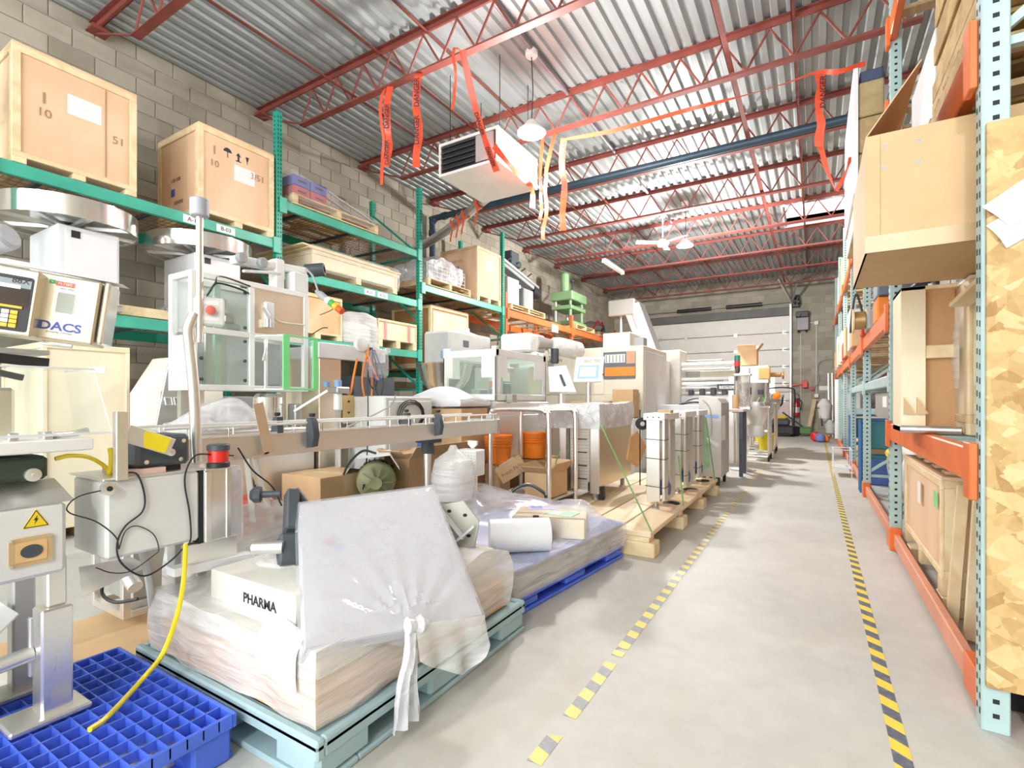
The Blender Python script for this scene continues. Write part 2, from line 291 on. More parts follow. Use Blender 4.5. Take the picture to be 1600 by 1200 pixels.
PLY = wood('plywood_face', (.86, .61, .41), (.76, .49, .30), 2.2, (1, .55, .35)); PLYD = wood('plywood_reddish', (.58, .30, .13), (.40, .18, .07), 2.5, (1, 1, .3)); PINE = wood('pine_batten', (.86, .72, .47), (.74, .55, .30), 5, (1, 1, 1)); PALW = wood('pallet_pine', (.80, .63, .38), (.58, .40, .20), 6, (1, .3, 1)); PINEL = wood('pale_plywood', (.88, .77, .56), (.82, .68, .45), 2.0, (1, .6, .4))
CHIP = wood('chipboard', (.52, .36, .16), (.30, .18, .06), 9, (1, 1, 1), .8, 3)
CARD = paint('cardboard', (.66, .45, .25), .75, 0, .07, 6); CARDL = paint('cardboard_light', (.64, .43, .23), .75, 0, .05, 5); CARDD = paint('cardboard_edge', (.42, .27, .13), .8, 0, .15, 20)
PAPER = paint('white_paper', (.88, .88, .86), .6, 0, .02); INK = paint('black_ink', (.03, .03, .04), .6); INKB = paint('blue_ink', (.08, .14, .55), .5); INKG = paint('pencil_grey', (.42, .25, .15), .7); INKR = paint('red_ink', (.7, .08, .06), .5)
PBLUE = paint('blue_plastic', (.04, .10, .62), .38, 0, .12, 4); PTEAL = paint('teal_grey_plastic', (.30, .46, .46), .5, 0, .1, 4); PORANGE = paint('orange_plastic', (.92, .25, .02), .35, 0, .1); PBLUED = paint('sky_blue_plastic', (.12, .22, .62), .4)
YEL = paint('yellow_plastic', (.85, .68, .02), .35, 0, .08); LGREEN = paint('light_green_edging', (.22, .80, .30), .4, 0, .05); REDP = paint('red_plastic', (.75, .03, .02), .3); NAVY = paint('navy_pipe', (.03, .065, .10), .4); SKY = paint('pale_blue_plastic', (.25, .42, .75), .4)
FILM = film('stretch_film', .5, (1, 1, 1), .14, .45, 5, (.8, .8, 6)); FILMD = film('milky_bag', .62, (.84, .84, .88), .16, .6, 7); FILML = film('thin_clear_film', .2); GLASS = glass('clear_acrylic', (.97, .99, .98), .08); GLASSG = glass('greenish_acrylic', (.92, .97, .94), .07)
TAPE = paint('danger_tape_red', (.86, .10, .04), .35, 0, .08, 20); OLIVE = paint('olive_motor', (.30, .31, .16), .5, 0, .15); PRESSG = paint('machine_green', (.25, .44, .22), .45, 0, .12)
SCREW = steel('bright_bolt', (.8, .8, .8), .2)
# ================================================================ SETTING
XW, YB, XR, ZC, Y0 = -6.9, 19.4, 1.85, 5.36, -6.0
def struct(o): o['kind'] = 'structure'; return o
struct(MB().box(XW - .3, XR + .3, Y0, YB + .3, -.2, 0).build('floor', floor_mat()))
BLK = block_mat('concrete_block', (.47, .43, .35), (.27, .245, .19)); MORT = paint('mortar', (.40, .37, .31), .9, 0, .1, 5)
wl = struct(MB().box(XW - .25, XW - .012, Y0, YB + .25, 0, ZC + .2).build('wall_left', MORT))
blk = MB().box(-.05, 0, .005, .395, .005, .195, .006).mesh('concrete_block', BLK)
cells = []
for r in range(27):
    for c in range(-8, 49):
        y = c * .4 + (.2 if r % 2 else 0); z = r * .2; yc = y + .2; zc = z + .1
        d = 6.9 * ST + yc * CT; lx = -6.9 * CT + yc * ST
        cells.append((0 if d < 1 else (1 if (-.99 * d < lx < d and zc > 1.9 and yc > .4) else 0), d, y, z))
cells.sort(key=lambda t: (-t[0], t[1])); rest = MB()
for i, (vis, d, y, z) in enumerate(cells):
    if y > YB - .1: continue
    y1 = min(.395, YB - y - .005)
    if i < 290: inst('concrete_block', blk, wl, (XW, y, z))
    else: rest.box(XW - .05, XW, y + .005, y + y1, z + .005, z + .195)
rest.build('concrete_block_field', BLK, wl, kind='stuff')
wb = struct(MB().box(XW - .25, XR + .25, YB + .012, YB + .3, 0, ZC + .2).build('wall_back', MORT))
rest = MB(); DX0, DX1, DZ1 = -5.55, -.68, 4.02
for r in range(27):
    for c in range(0, 23):
        x = XW + c * .4 - (.2 if r % 2 else 0); z = r * .2
        if DX0 < x + .2 < DX1 and z + .1 < DZ1: continue
        rest.box(max(XW, x + .005), x + .395, YB, YB + .05, z + .005, z + .195)
rest.build('concrete_block_field', BLK, wb, kind='stuff')
wr = struct(MB().box(XR + .012, XR + .25, Y0, YB + .25, 0, ZC + .2).build('wall_right', MORT)); rest = MB()
for r in range(27):
    for c in range(-4, 53):
        y = c * .4 + (.2 if r % 2 else 0)
        if y < YB - .3: rest.box(XR, XR + .05, y + .005, y + .395, r * .2 + .005, r * .2 + .195)
rest.build('concrete_block_field', BLK, wr, kind='stuff')
# ribbed roof deck with an opening for the rooflight
SX0, SX1, SY0, SY1 = -.60, .72, 12.35, 13.85
prof = []; x = XW - .1
while x < XR + .1:
    prof += [(x, ZC), (x + .062, ZC), (x + .078, ZC + .038), (x + .134, ZC + .038)]; x += .15
def deck(y0, y1, skip):
    m = MB()
    for (xa, za), (xb, zb) in zip(prof[:-1], prof[1:]):
        if skip and xa > SX0 and xb < SX1: continue
        m.quad((xa, y0, za), (xa, y1, za), (xb, y1, zb), (xb, y0, zb))
    return m
dk = deck(Y0, SY0, False); d2 = deck(SY0, SY1, True); d3 = deck(SY1, YB + .2, False)
dk.add(d2.v, d2.f); dk.add(d3.v, d3.f); ceil = struct(dk.build('ceiling', GALV, ang=20))
ob = MB().box(XW - .3, SX0 - .1, Y0, YB + .3, ZC + .06, ZC + .2).box(SX1 + .1, XR + .3, Y0, YB + .3, ZC + .06, ZC + .2).box(SX0 - .1, SX1 + .1, Y0, SY0, ZC + .06, ZC + .2).box(SX0 - .1, SX1 + .1, SY1, YB + .3, ZC + .06, ZC + .2)
ob.build('roof_insulation', paint('roof_board', (.5, .5, .5)), ceil)
sk = MB().box(SX0 - .04, SX0, SY0, SY1, ZC - .02, ZC + .4).box(SX1, SX1 + .04, SY0, SY1, ZC - .02, ZC + .4).box(SX0 - .04, SX1 + .04, SY0 - .04, SY0, ZC - .02, ZC + .4).box(SX0 - .04, SX1 + .04, SY1, SY1 + .04, ZC - .02, ZC + .4).build('window_1', paint('rooflight_curb', (.75, .68, .66), .6)); struct(sk)
MB().grid(lambda u, v: V((SX0 + u * (SX1 - SX0), SY0 + v * (SY1 - SY0), ZC + .4 + .12 * math.sin(math.pi * u) * math.sin(math.pi * v))), 8, 8).build('pane', film('rooflight_dome', .3, (1, 1, 1), .2, 0), sk)
# ---------------------------------------------------------------- roof joists
JY = [2.40, 4.34, 6.25, 8.15, 10.10, 12.05, 14.0, 16.1, 18.2]
JL = ['red roof joist nearest the camera, over the first crates', 'red roof joist above the heater front, hung with orange tapes', 'red roof joist behind the louvred heater, third from the camera', 'red roof joist just behind the navy pipe', 'fifth red roof joist, first one beyond the navy pipe', 'sixth red roof joist, on the near side of the skylight', 'seventh red roof joist, on the far side of the skylight', 'eighth red roof joist, last but one before the back wall', 'last red roof joist, nearest the block wall over the loading door']
ZT, ZB = ZC - .045, 4.86
tee = [(-.06, 0), (-.06, -.007), (-.012, -.007), (-.012, -.065), (.012, -.065), (.012, -.007), (.06, -.007), (.06, 0)][::-1]
tb = [(-.045, 0), (.045, 0), (.045, .007), (.01, .007), (.01, .05), (-.01, .05), (-.01, .007), (-.045, .007)][::-1]
LJ = XR - XW
MJ = fr((XW, 0, 0), (0, 1, 0), (0, 0, 1))
topc = MB().prism(tee[::-1], MJ, LJ).mesh('top_chord', RED); botc = MB().prism(tb[::-1], MJ @ Matrix.Translation((0, 0, .95)), LJ - 1.9).mesh('bottom_chord', RED)
H = ZT - ZB - .06; P = .48
rodA = MB().bar((0, 0, 0), (P / 2, 0, H), .022, .022, .004, (0, 1, 0)).mesh('web_rod', RED); rodB = MB().bar((P / 2, 0, H), (P, 0, 0), .022, .022, .004, (0, 1, 0)).mesh('web_rod', RED)
endr = MB().bar((XW + .02, 0, ZT - .06), (XW + .95, 0, ZB + .03), .022, .022, .004, (0, 1, 0)).mesh('web_rod', RED)
for y, lab in zip(JY, JL):
    t = thing('roof_joist', lab, 'joist', (0, y, 0), 0, 'red steel roof joists')
    inst('top_chord', topc, t, (0, 0, ZT + .045)); inst('bottom_chord', botc, t, (0, 0, ZB)); inst('web_rod', endr, t)
    x = XW + .95
    while x < XR - 1.2:
        inst('web_rod', rodA, t, (x, 0, ZB + .03)); inst('web_rod', rodB, t, (x, 0, ZB + .03)); x += P
    MB().box(XW - .01, XW + .16, -.09, .09, ZT - .075, ZT - .06).box(XW, XW + .14, -.07, .07, ZT - .06, ZT - .02).build('bearing_seat', RED, t)
def bridging(x, z, lab, y0=2.4, y1=18.2, m=RED, s=.035):
    tag(MB().box(x - s / 2, x + s / 2, y0, y1, z, z + .006).box(x - s / 2, x - s / 2 + .006, y0, y1, z, z + s).build('joist_bridging', m), lab, 'bridging', 'bridging angles under the roof')
bridging(-4.88, ZB + .055, 'red bridging angle on the lower chords nearest the crates')
bridging(-.815, ZB + .055, 'red bridging angle on the lower chords over the aisle', s=.06)
bridging(-4.45, ZT - .02, 'thin red bridging under the deck nearest the block wall')
bridging(-3.73, ZT - .02, 'thin red bridging under the deck just over the heater')
tag(MB().tube([(-2.88, 2.4, ZC - .03), (-2.88, 18.9, ZC - .03)], .026, 8).build('conduit', paint('purple_grey_conduit', (.30, .25, .28))), 'purple grey conduit under the roof deck running past the lamps', 'conduit')
bridging(-.2, ZT - .02, 'thin red bridging under the deck over the walkway')
# ---------------------------------------------------------------- lamps
def highbay(x, y, z, lab, pw=1.0):
    t = thing('high_bay_lamp', lab, 'lamp', (x, y, z), 0, 'round high bay lamps')
    MB().lathe([(.06, 0), (.075, .02), (.075, .07), (.05, .1)], (0, 0, ZC - z - .1), 16).build('ceiling_box', WHITE, t)
    MB().tube([(0, 0, .16), (.02, 0, .5), (0, 0, ZC - z - .1)], .006, 6).build('cable', BLACK, t)
    MB().lathe([(.158, .0), (.17, .012), (.17, .03), (.13, .06), (.09, .11), (.05, .16), (.02, .17)], (0, 0, 0), 28).build('housing', WHITE, t)
    MB().lathe([(.0001, .004), (.15, .004)], (0, 0, 0), 28).build('lens', glow('lit_led_lens', (1, .98, .95), 40), t)
    MB().lathe([(.0001, -.006), (.018, -.004), (.018, .004)], (0, 0, 0), 12).build('sensor', MIDG, t)
    l = bpy.data.lights.new('led', 'POINT'); l.energy = LAMP_W * pw; l.shadow_soft_size = .14; l.color = (1, .985, .96); lo = bpy.data.objects.new('led', l); COL.objects.link(lo); lo.parent = t; lo.location = (0, 0, -.16)
highbay(-2.9, 5.26, 4.34, 'round white high bay lamp beside the heater')
highbay(-2.34, 10.94, 4.4, 'round white high bay lamp beside the ceiling fan', 2.8)
highbay(.4, -3.4, 4.6, 'added unseen high bay fill lamp over the walkway behind the camera', 1.15); highbay(-2.9, -3.4, 4.6, 'added unseen high bay fill lamp over the machines behind the camera', .7)  # both lamps added out of view to fill faces from the camera side
# ceiling fan
c = V((-2.95, 11.5, 4.72)); t = thing('ceiling_fan', 'cream three-blade ceiling fan on a long rod', 'fan', c)
MB().tube([(0, 0, .05), (0, 0, ZC - c.z)], .014, 8).lathe([(.06, 0), (.06, .05), (.02, .07)], (0, 0, ZC - c.z - .07), 14).build('rod', CREAM, t)
MB().lathe([(.02, -.09), (.11, -.07), (.14, -.02), (.12, .05), (.03, .08)], (0, 0, 0), 20).build('motor', CREAM, t)
for k in range(3):
    a = math.radians(95 + 120 * k); u = V((math.cos(a), math.sin(a), 0)); v = V((-u.y, u.x, .18))
    MB().add([u * .13 - v * .05, u * .6 - v * .075, u * .62 + v * .075, u * .13 + v * .05] + [p + V((0, 0, .008)) for p in (u * .13 - v * .05, u * .6 - v * .075, u * .62 + v * .075, u * .13 + v * .05)], [(3, 2, 1, 0), (4, 5, 6, 7), (0, 1, 5, 4), (1, 2, 6, 5), (2, 3, 7, 6), (3, 0, 4, 7)]).build('blade', CREAM, t)
# fluorescent batten
t = thing('strip_light', 'unlit white fluorescent batten under the far joists', 'lamp', (-4.5, 12.6, 4.6))
MB().box(-.05, .05, -.72, .72, .03, .09, .01).build('housing', WHITE, t)
for s in (-.03, .03): MB().tube([(s, -.68, .01), (s, .68, .01)], .013, 8).build('tube', paint('fluorescent_tube', (.9, .85, .7), .3), t)
MB().box(-.045, .045, -.73, -.69, -.01, .035).box(-.045, .045, .69, .73, -.01, .035).build('end_cap', WHITE, t)
MB().tube([(0, -.6, .09), (0, -.6, ZT - 4.6)], .006, 6).tube([(0, .6, .09), (0, .6, ZT - 4.6)], .006, 6).build('hanger', DARK, t)
# unit heater
t = thing('unit_heater', 'white louvred heater box hung from the roof', 'heater', (-3.66, 5.5, 4.0))
hx, hy = .45, .5
hb = MB().box(-hx, hx, -hy + .03, hy, 0, .42, .012); hb.build('cabinet', WHITE, t)
m = MB()
for a, b, c_, d_ in ((-hx, hx, 0, .035), (-hx, hx, .385, .42), (-hx, -hx + .035, .035, .385), (hx - .035, hx, .035, .385)): m.box(a, b, -hy, -hy + .03, c_, d_, .004)
m.build('front_frame', WHITE, t); MB().box(-hx + .035, hx - .035, -hy + .02, -hy + .031, .035, .385).build('grille_back', DARK, t)
for k in range(5):
    MB().box(-.40, .12, -.022, .022, -.003, .003, 0, Matrix.Translation((0, -hy - .004, .08 + k * .068)) @ Matrix.Rotation(.65, 4, 'X')).build('louvre', CHAR, t)
MB().box(.13, .39, -hy - .006, -hy + .02, .05, .37).build('blank_plate', MIDG, t)
MB().box(hx, hx + .004, -.28, -.05, .02, .4).build('warning_stripe', paint('heater_red_stripe', (.75, .25, .22)), t)
for sx in (-.38, .38):
    for sy in (-.35, .35): MB().tube([(sx, sy, .42), (sx, sy, ZC - 4.0)], .005, 6).build('hanger_rod', DARK, t)
# flue of the heater and the navy pipe
MB_ = MB().tube(catm([(-6.85, 7.35, 4.02), (-6.0, 7.1, 4.08), (-5.2, 6.8, 4.16), (-4.3, 6.3, 4.2), (-3.7, 6.03, 4.2)], 4), .075, 14)
tag(MB_.build('flue_pipe', steel('flue_grey', (.62, .63, .62), .4)), 'grey flue pipe from the block wall to the heater', 'pipe')
pp = catm([(-6.76, 8.02, .4), (-6.76, 8.02, 4.5), (-6.76, 8.02, 4.78), (-6.66, 8.02, 4.88), (-6.5, 8.02, 4.9), (-3, 8.02, 4.9), (1.8, 8.02, 4.9)], 5)
t = thing('gas_pipe', 'thick navy pipe under the roof with a riser down the block wall', 'pipe', (-6.76, 8.02, 0)); MB().tube([p - V((-6.76, 8.02, 0)) for p in pp], .06, 12).build('pipe_run', NAVY, t)
MB().lathe([(.075, 0), (.075, .1)], (0, 0, 4.55), 14).lathe([(.075, 0), (.075, .1)], (.28, 0, 4.9), 14, (1, 0, 0)).build('coupling', NAVY, t)
MB().tube(catm([(.1, -.12, 3.2), (.1, -.12, 3.9), (.18, -.2, 4.0), (.26, -.12, 3.9), (.26, -.12, 3.3)], 4), .016, 8).build('small_loop', MIDG, t)
# ---------------------------------------------------------------- danger tapes
def ribbon(pts, wdt, wdir=(1, 0, 0), twist=0.0, n=5):
    P_ = catm(pts, n); m = MB(); N_ = len(P_)
    def f(u, v):
        i = min(N_ - 1, round(v * (N_ - 1))); p = P_[i]; d = (P_[min(i + 1, N_ - 1)] - P_[max(i - 1, 0)]).normalized(); wv = V(wdir); wv = (wv - d * wv.dot(d)).normalized()
        a = twist * math.sin(v * 9 + pts[0][0] * 5) + .15 * math.sin(v * 23); wv = wv * math.cos(a) + d.cross(wv) * math.sin(a)
        return p + wv * ((u - .5) * wdt)
    return m.grid(f, 1, N_ - 1)
def danger(pts, lab, wdt=.07, words=(), twist=.3, wdir=(1, 0, 0)):
    o = tag(ribbon(pts, wdt, wdir, twist).build('danger_tape', TAPE), lab, 'tape', 'torn red danger tapes under the roof')
    for (x, y, z, wd) in words: text(wd, .062, fr((x, y, z), (0, 0, 1), (-CT, -ST, 0)), o, INK, 'printed_word', .0012)
    return o
zb = ZB - .005; yj = 4.34
def hangtape(px, y_top, y_bot, Y, lab, wd='DANGER', w_=.06, lean=0.0, top=None):
    a = aY(px, y_top, Y); b = aY(px, y_bot, Y); L = a.z - b.z; n = 6; wds = []
    pts = [(a.x + lean * (i / n) ** 2 + .012 * math.sin(i * 2.1 + px), Y - .02 - .02 * math.sin(i * 1.3), a.z - L * i / n) for i in range(n + 1)]
    hj = 4.34 if Y < 4.9 else (6.25 if Y > 5.9 else None)
    if hj: pts.insert(0, (a.x, hj - .01, max(ZB + .005, a.z + .01)))
    o = tag(ribbon(pts, w_, (CT, ST, 0), .12).build('danger_tape', TAPE), lab, 'tape', 'torn red danger tapes under the roof')
    k = 0; z = a.z - .2
    while wd and z > b.z + .12:
        u = (a.z - z) / L; text(wd, w_ * .95, fr((a.x + lean * u * u + ST * .05, Y - CT * .07, z), (0, 0, 1), (-CT, -ST, 0)), o, INK, 'printed_word', .0012); z -= .42
hangtape(599, 148, 291, 4.28, 'long plain orange tape hanging from the joist over the wrapped pallet', None, .035)
hangtape(608, 160, 262, 4.31, 'short lettered danger tape beside the long plain orange tape', 'DANGER', .075)
hangtape(654, 122, 264, 4.3, 'wide lettered danger tape hanging between the crates and the heater', 'DANGER', .085)
hangtape(713, 76, 173, 4.2, 'thin plain tape strip with frayed end, hanging over the heater', None, .03, -.03)
hangtape(846, 268, 345, 6.2, 'narrow lettered tape strip under the lamp', 'DANGER', .045)
hangtape(855, 262, 375, 6.0, 'folded pale orange tape strip hanging longest under the lamp', None, .05, -.05)
hangtape(881, 218, 362, 5.62, 'lettered danger tape dangling where the long tape begins', 'DANGER', .075)
p0 = aY(722, 78, 4.25); p1 = aY(742, 165, 4.45); p2 = aY(760, 225, 4.7); p3 = aY(776, 268, 4.95)
o = tag(ribbon([p0, p1, p2, p3], .075, (1, .2, 0), .2).build('danger_tape', TAPE), 'danger tape slanting from the joist down to the heater corner', 'tape', 'torn red danger tapes under the roof')
for k, (pa, pb) in enumerate(((p1, p2), (p2, p3))): text('DANGER', .058, fr((pa + pb) / 2 + V((0, -.03, 0)), (pb - pa), (CT, ST, 0)), o, INK, 'printed_word', .001)
p4 = aY(772, 228, 4.95); p5 = aY(800, 262, 5.0); p6 = aX(830, 292, -3.15); p7 = aX(832, 325, -3.15)
tag(ribbon([p4, p5, p6, p7], .07, (.3, .2, 1), .35).build('danger_tape', TAPE), 'crumpled danger tape lying across the heater corner', 'tape', 'torn red danger tapes under the roof')
q = [aY(880, 218, 5.6), aY(950, 206, 5.6), aY(1010, 190, 5.6), aY(1080, 170, 5.6), aY(1160, 150, 5.6), aY(1225, 131, 5.6), aY(1276, 113, 5.6), aY(1310, 112, 5.6), aY(1352, 99, 5.6)]
o = tag(ribbon(q, .045, (0, .1, 1), .9, 6).build('danger_tape', TAPE), 'long twisted danger tape strung across the aisle to the racking', 'tape', 'torn red danger tapes under the roof')
hangtape(1281, 117, 232, 5.58, 'lettered danger tape hanging from the long tape by the racking', 'DANGER', .08)
p = [aY(1281, 226, 5.575), aY(1284, 236, 5.56), aY(1291, 262, 5.56), aY(1304, 294, 5.56), aY(1309, 294, 5.56), aY(1322, 268, 5.5), aY(1330, 245, 5.4)]
tag(ribbon(p, .045, (CT, ST, 0), .5).build('danger_tape', TAPE), 'narrow twisted end of danger tape looping in a V by the racking', 'tape', 'torn red danger tapes under the roof')
for px, lab in ((703, 'loop of danger tape wrapped round the flue, first from the wall'), (724, 'loop of danger tape wrapped round the flue, second from the wall'), (742, 'loop of danger tape wrapped round the flue, third from the wall'), (786, 'loop of danger tape on the flue nearest the heater')):
    k = (px - 612) / (830 - 612); a = V((-6.0 + k * 2.0, 7.1 - k * .95, 4.1 + k * .1)); d = V((2.0, -.9, .1)).normalized(); m = MB()
    ring = [a + V((0, 0, 1)) * (.082 * math.cos(t_)) + d.cross(V((0, 0, 1))) * (.082 * math.sin(t_)) for t_ in [i * math.pi / 6 for i in range(13)]]
    m.grid(lambda u, v: ring[min(12, round(v * 12))] + d * ((u - .5) * .07), 1, 12)
    s_ = a - V((0, .09, .05)); m.grid(lambda u, v: s_ + V((.02 * math.sin(v * 5), 0, -.3 * v)) + d * ((u - .5) * .06), 1, 5)
    tag(m.build('danger_tape', TAPE), lab, 'tape', 'torn red danger tapes under the roof')
# ---------------------------------------------------------------- loading door and what hangs on the back wall
door = struct(MB().box(DX0 + .05, DX1 - .05, YB - .02, YB + .01, 0, DZ1).build('door_1', paint('door_seam_dark', (.30, .30, .29))))
DOORM = paint('door_white', (.88, .85, .80), .5, 0, .04); PINKM = paint('door_lower_pinkish', (.78, .62, .60), .5, 0, .05)
nz = 7; hz = DZ1 / nz
for k in range(nz):
    o = MB().box(DX0 + .05, DX1 - .05, YB - .07, YB - .02, k * hz + .012, (k + 1) * hz - .012, .01).build('door_panel', DOORM if k > 1 else PINKM, door)
for k in range(1, nz):
    m = MB()
    for hx_ in (DX0 + .5, -4.1, -2.4, DX1 - .2): m.box(hx_ - .06, hx_ + .06, YB - .085, YB - .07, k * hz - .06, k * hz + .06, .004)
    for hx_ in (DX0 + .1, DX1 - .12): m.tube([(hx_ - .1, YB - .1, k * hz), (hx_ + .12, YB - .1, k * hz)], .02, 8)
    m.build('hinge', STEELD, door)
px0 = aY(1200, 600, YB); MB().box(-1.52, -1.18, YB - .075, YB - .069, 1.36, 1.95).build('pane', glow('daylit_door_pane', (.92, .97, 1), 1.6), door)
m = MB().box(DX1 - .05, DX1 + .02, YB - .14, YB, 0, 4.4, .008).box(DX0 - .02, DX0 + .05, YB - .14, YB, 0, 4.4, .008); m.build('track', STEELD, door)
tag(MB().bar((DX1 + .03, YB - .25, 4.4), (DX1 - .3, YB - 1.4, ZT - .3), .07, .09, .005).bar((DX1 + .03, YB - .25, 4.4), (DX1 + .25, YB - 1.4, ZT - .3), .05, .05).build('door_track_rail', STEELD), 'grey inclined door rail running up under the roof', 'rail')
t = thing('spring_shaft', 'dark spring shaft above the white loading door', 'door springs', (0, YB - .18, 4.46))
MB().tube([(DX0 - .1, 0, 0), (DX1 + .25, 0, .0)], .018, 8).build('shaft', STEELD, t)
for a, b in ((-4.4, -3.2), (-2.7, -1.55)): MB().tube([(a, 0, 0), (b, 0, 0)], .062, 14).build('spring', BLACK, t)
MB().lathe([(.13, 0), (.13, .05)], (DX1 + .1, 0, 0), 18, (1, 0, 0)).lathe([(.12, 0), (.12, .05)], (DX1 + .2, 0, -.02), 18, (1, 0, 0)).box(DX1 + .04, DX1 + .24, -.05, .17, -.2, .2, .01).build('pulley', BLACK, t)
MB().box(DX0, DX1, YB - .12, YB - .071, 4.02, 4.30, .01).build('header_bar', paint('dark_door_head', (.16, .16, .15), .6), door)
t = thing('door_opener', 'black and grey door opener box on the block wall', 'motor', (-.34, YB - .02, 3.48)); MB().box(-.17, .17, -.2, 0, 0, .42, .015).build('box', paint('opener_grey', (.34, .30, .33), .4), t); MB().box(-.2, .18, -.23, .0, .42, .62, .02).lathe([(.07, 0), (.07, .12)], (-.12, -.2, .5), 12, (0, -1, 0)).build('motor', BLACK, t); MB().tube([(-.12, -.1, 0), (-.12, -.1, -.07)], .03).tube([(.1, -.1, 0), (.1, -.1, -.06)], .03).build('gland', BLACK, t)
t = thing('wall_conduit', 'thin grey conduit with two junction boxes on the block wall', 'conduit', (.05, YB - .02, 1.3)); MB().tube([(0, 0, 0), (0, 0, 2.4)], .018, 6).tube([(0, 0, 2.4), (-.25, 0, 2.44)], .015, 6).tube([(-.45, 0, -.8), (-.45, 0, 2.1)], .012, 6).build('pipe_run', GREYP, t)
for z in (0, 2.4): MB().box(-.06, .06, -.07, 0, z - .06, z + .06, .008).build('junction_box', WHITE, t)
tag(MB().tube(catm([(-.05, YB - .04, 1.5), (.12, YB - .04, 1.8), (.08, YB - .04, 2.2), (.2, YB - .04, 2.45), (.6, YB - .04, 2.5)], 5), .016, 6).build('wall_cable', MIDG), 'grey cable curling up the block wall to the racking', 'cable')
t = thing('fire_alarm_horn', 'red alarm horn with a bar on the wall by the door', 'alarm', (-.40, YB - .02, 1.55)); MB().box(.05, .2, -.12, 0, .02, .24, .01).build('horn_box', REDP, t); MB().bar((-.4, -.06, .08), (.06, -.06, .15), .05, .05).build('bar', REDP, t)
tag(MB().lathe([(.02, 0), (.07, .01), (.07, .05), (.03, .07)], (-.07, YB - .01, 1.53), 16, (0, -1, 0)).build('alarm_bell', paint('bell_red', (.62, .14, .12))), 'small round red bell on the wall by the alarm horn', 'bell')
t = thing('fire_extinguisher', 'red fire extinguisher with white label by the loading door', 'extinguisher', (-.52, YB - .13, .62)); MB().lathe([(.02, 0), (.09, .01), (.095, .05), (.095, .42), (.06, .5), (.03, .53)], (0, 0, 0), 18).build('cylinder', REDP, t); MB().lathe([(.097, .12), (.097, .3)], (0, 0, 0), 18).build('paper_label', PAPER, t); MB().box(-.03, .1, -.02, .02, .53, .6, .006).tube(catm([(.03, 0, .55), (.14, -.02, .5), (.13, -.03, .2)], 5), .014, 6).build('handle', BLACK, t)
tag(MB().bar((-.20, YB - .3, 0), (.0, YB - .12, 1.18), .14, .04, .006).build('leaning_plank', PINE), 'bare timber plank leaning on the back wall', 'plank')
tag(MB().box(.13, .38, YB - .012, YB - .001, 1.48, 1.62).build('wall_notice', PAPER), 'blank white notice on the back wall near the racking', 'notice')
# ---------------------------------------------------------------- floor tapes
SMAT = stripes('hazard_tape', (.86, .66, .05), (.10, .11, .16), .145, 38); SMATF = stripes('hazard_tape_faded', (.88, .70, .18), (.33, .34, .36), .13, 20, .5, .5)
def ftape(X0, y0, X1, y1, mat, lab, grp=None, jag=0):
    m = MB(); L = math.hypot(X1 - X0, y1 - y0); n = max(2, int(L / .5)); e = lambda v: (R.uniform(-.03, .03) if jag else 0)
    m.add([(-.026, e(0), 0), (.026, e(0), 0), (.026, L + e(1), 0), (-.026, L + e(1), 0), (-.026, 0, .0012), (.026, 0, .0012), (.026, L, .0012), (-.026, L, .0012)][0:8], [(4, 5, 6, 7), (0, 1, 5, 4), (1, 2, 6, 5), (2, 3, 7, 6), (3, 0, 4, 7)])
    o = m.build('floor_tape', mat); o.location = (X0, y0, .0005); o.rotation_euler = (0, 0, math.atan2(-(X1 - X0), y1 - y0)); return tag(o, lab, 'floor tape', 'worn hazard tape pieces beside the machines')
o = ftape(.243, .9, .243, 17.5, SMAT, 'unbroken yellow and black hazard tape along the racking side'); o['group'] = 'racking side tape'
for a, b, lab in ((1.41, 1.55, 'shortest scrap of worn hazard tape, nearest the camera'), (1.68, 2.12, 'worn hazard tape piece with six yellow bands by the teal pallet'), (2.19, 2.24, 'tiny torn bit of hazard tape between two longer pieces'), (2.27, 5.6, 'long worn hazard tape beside the wrapped pallet and skid'), (5.85, 7.0, 'worn hazard tape piece past the end of the skid'), (7.3, 9.6, 'worn hazard tape piece beside the grey cabinet'), (10.0, 15.0, 'farthest worn hazard tape piece by the wheeled fillers')):
    ftape(-.768, a, -.768, b, SMATF, lab, None, 1)
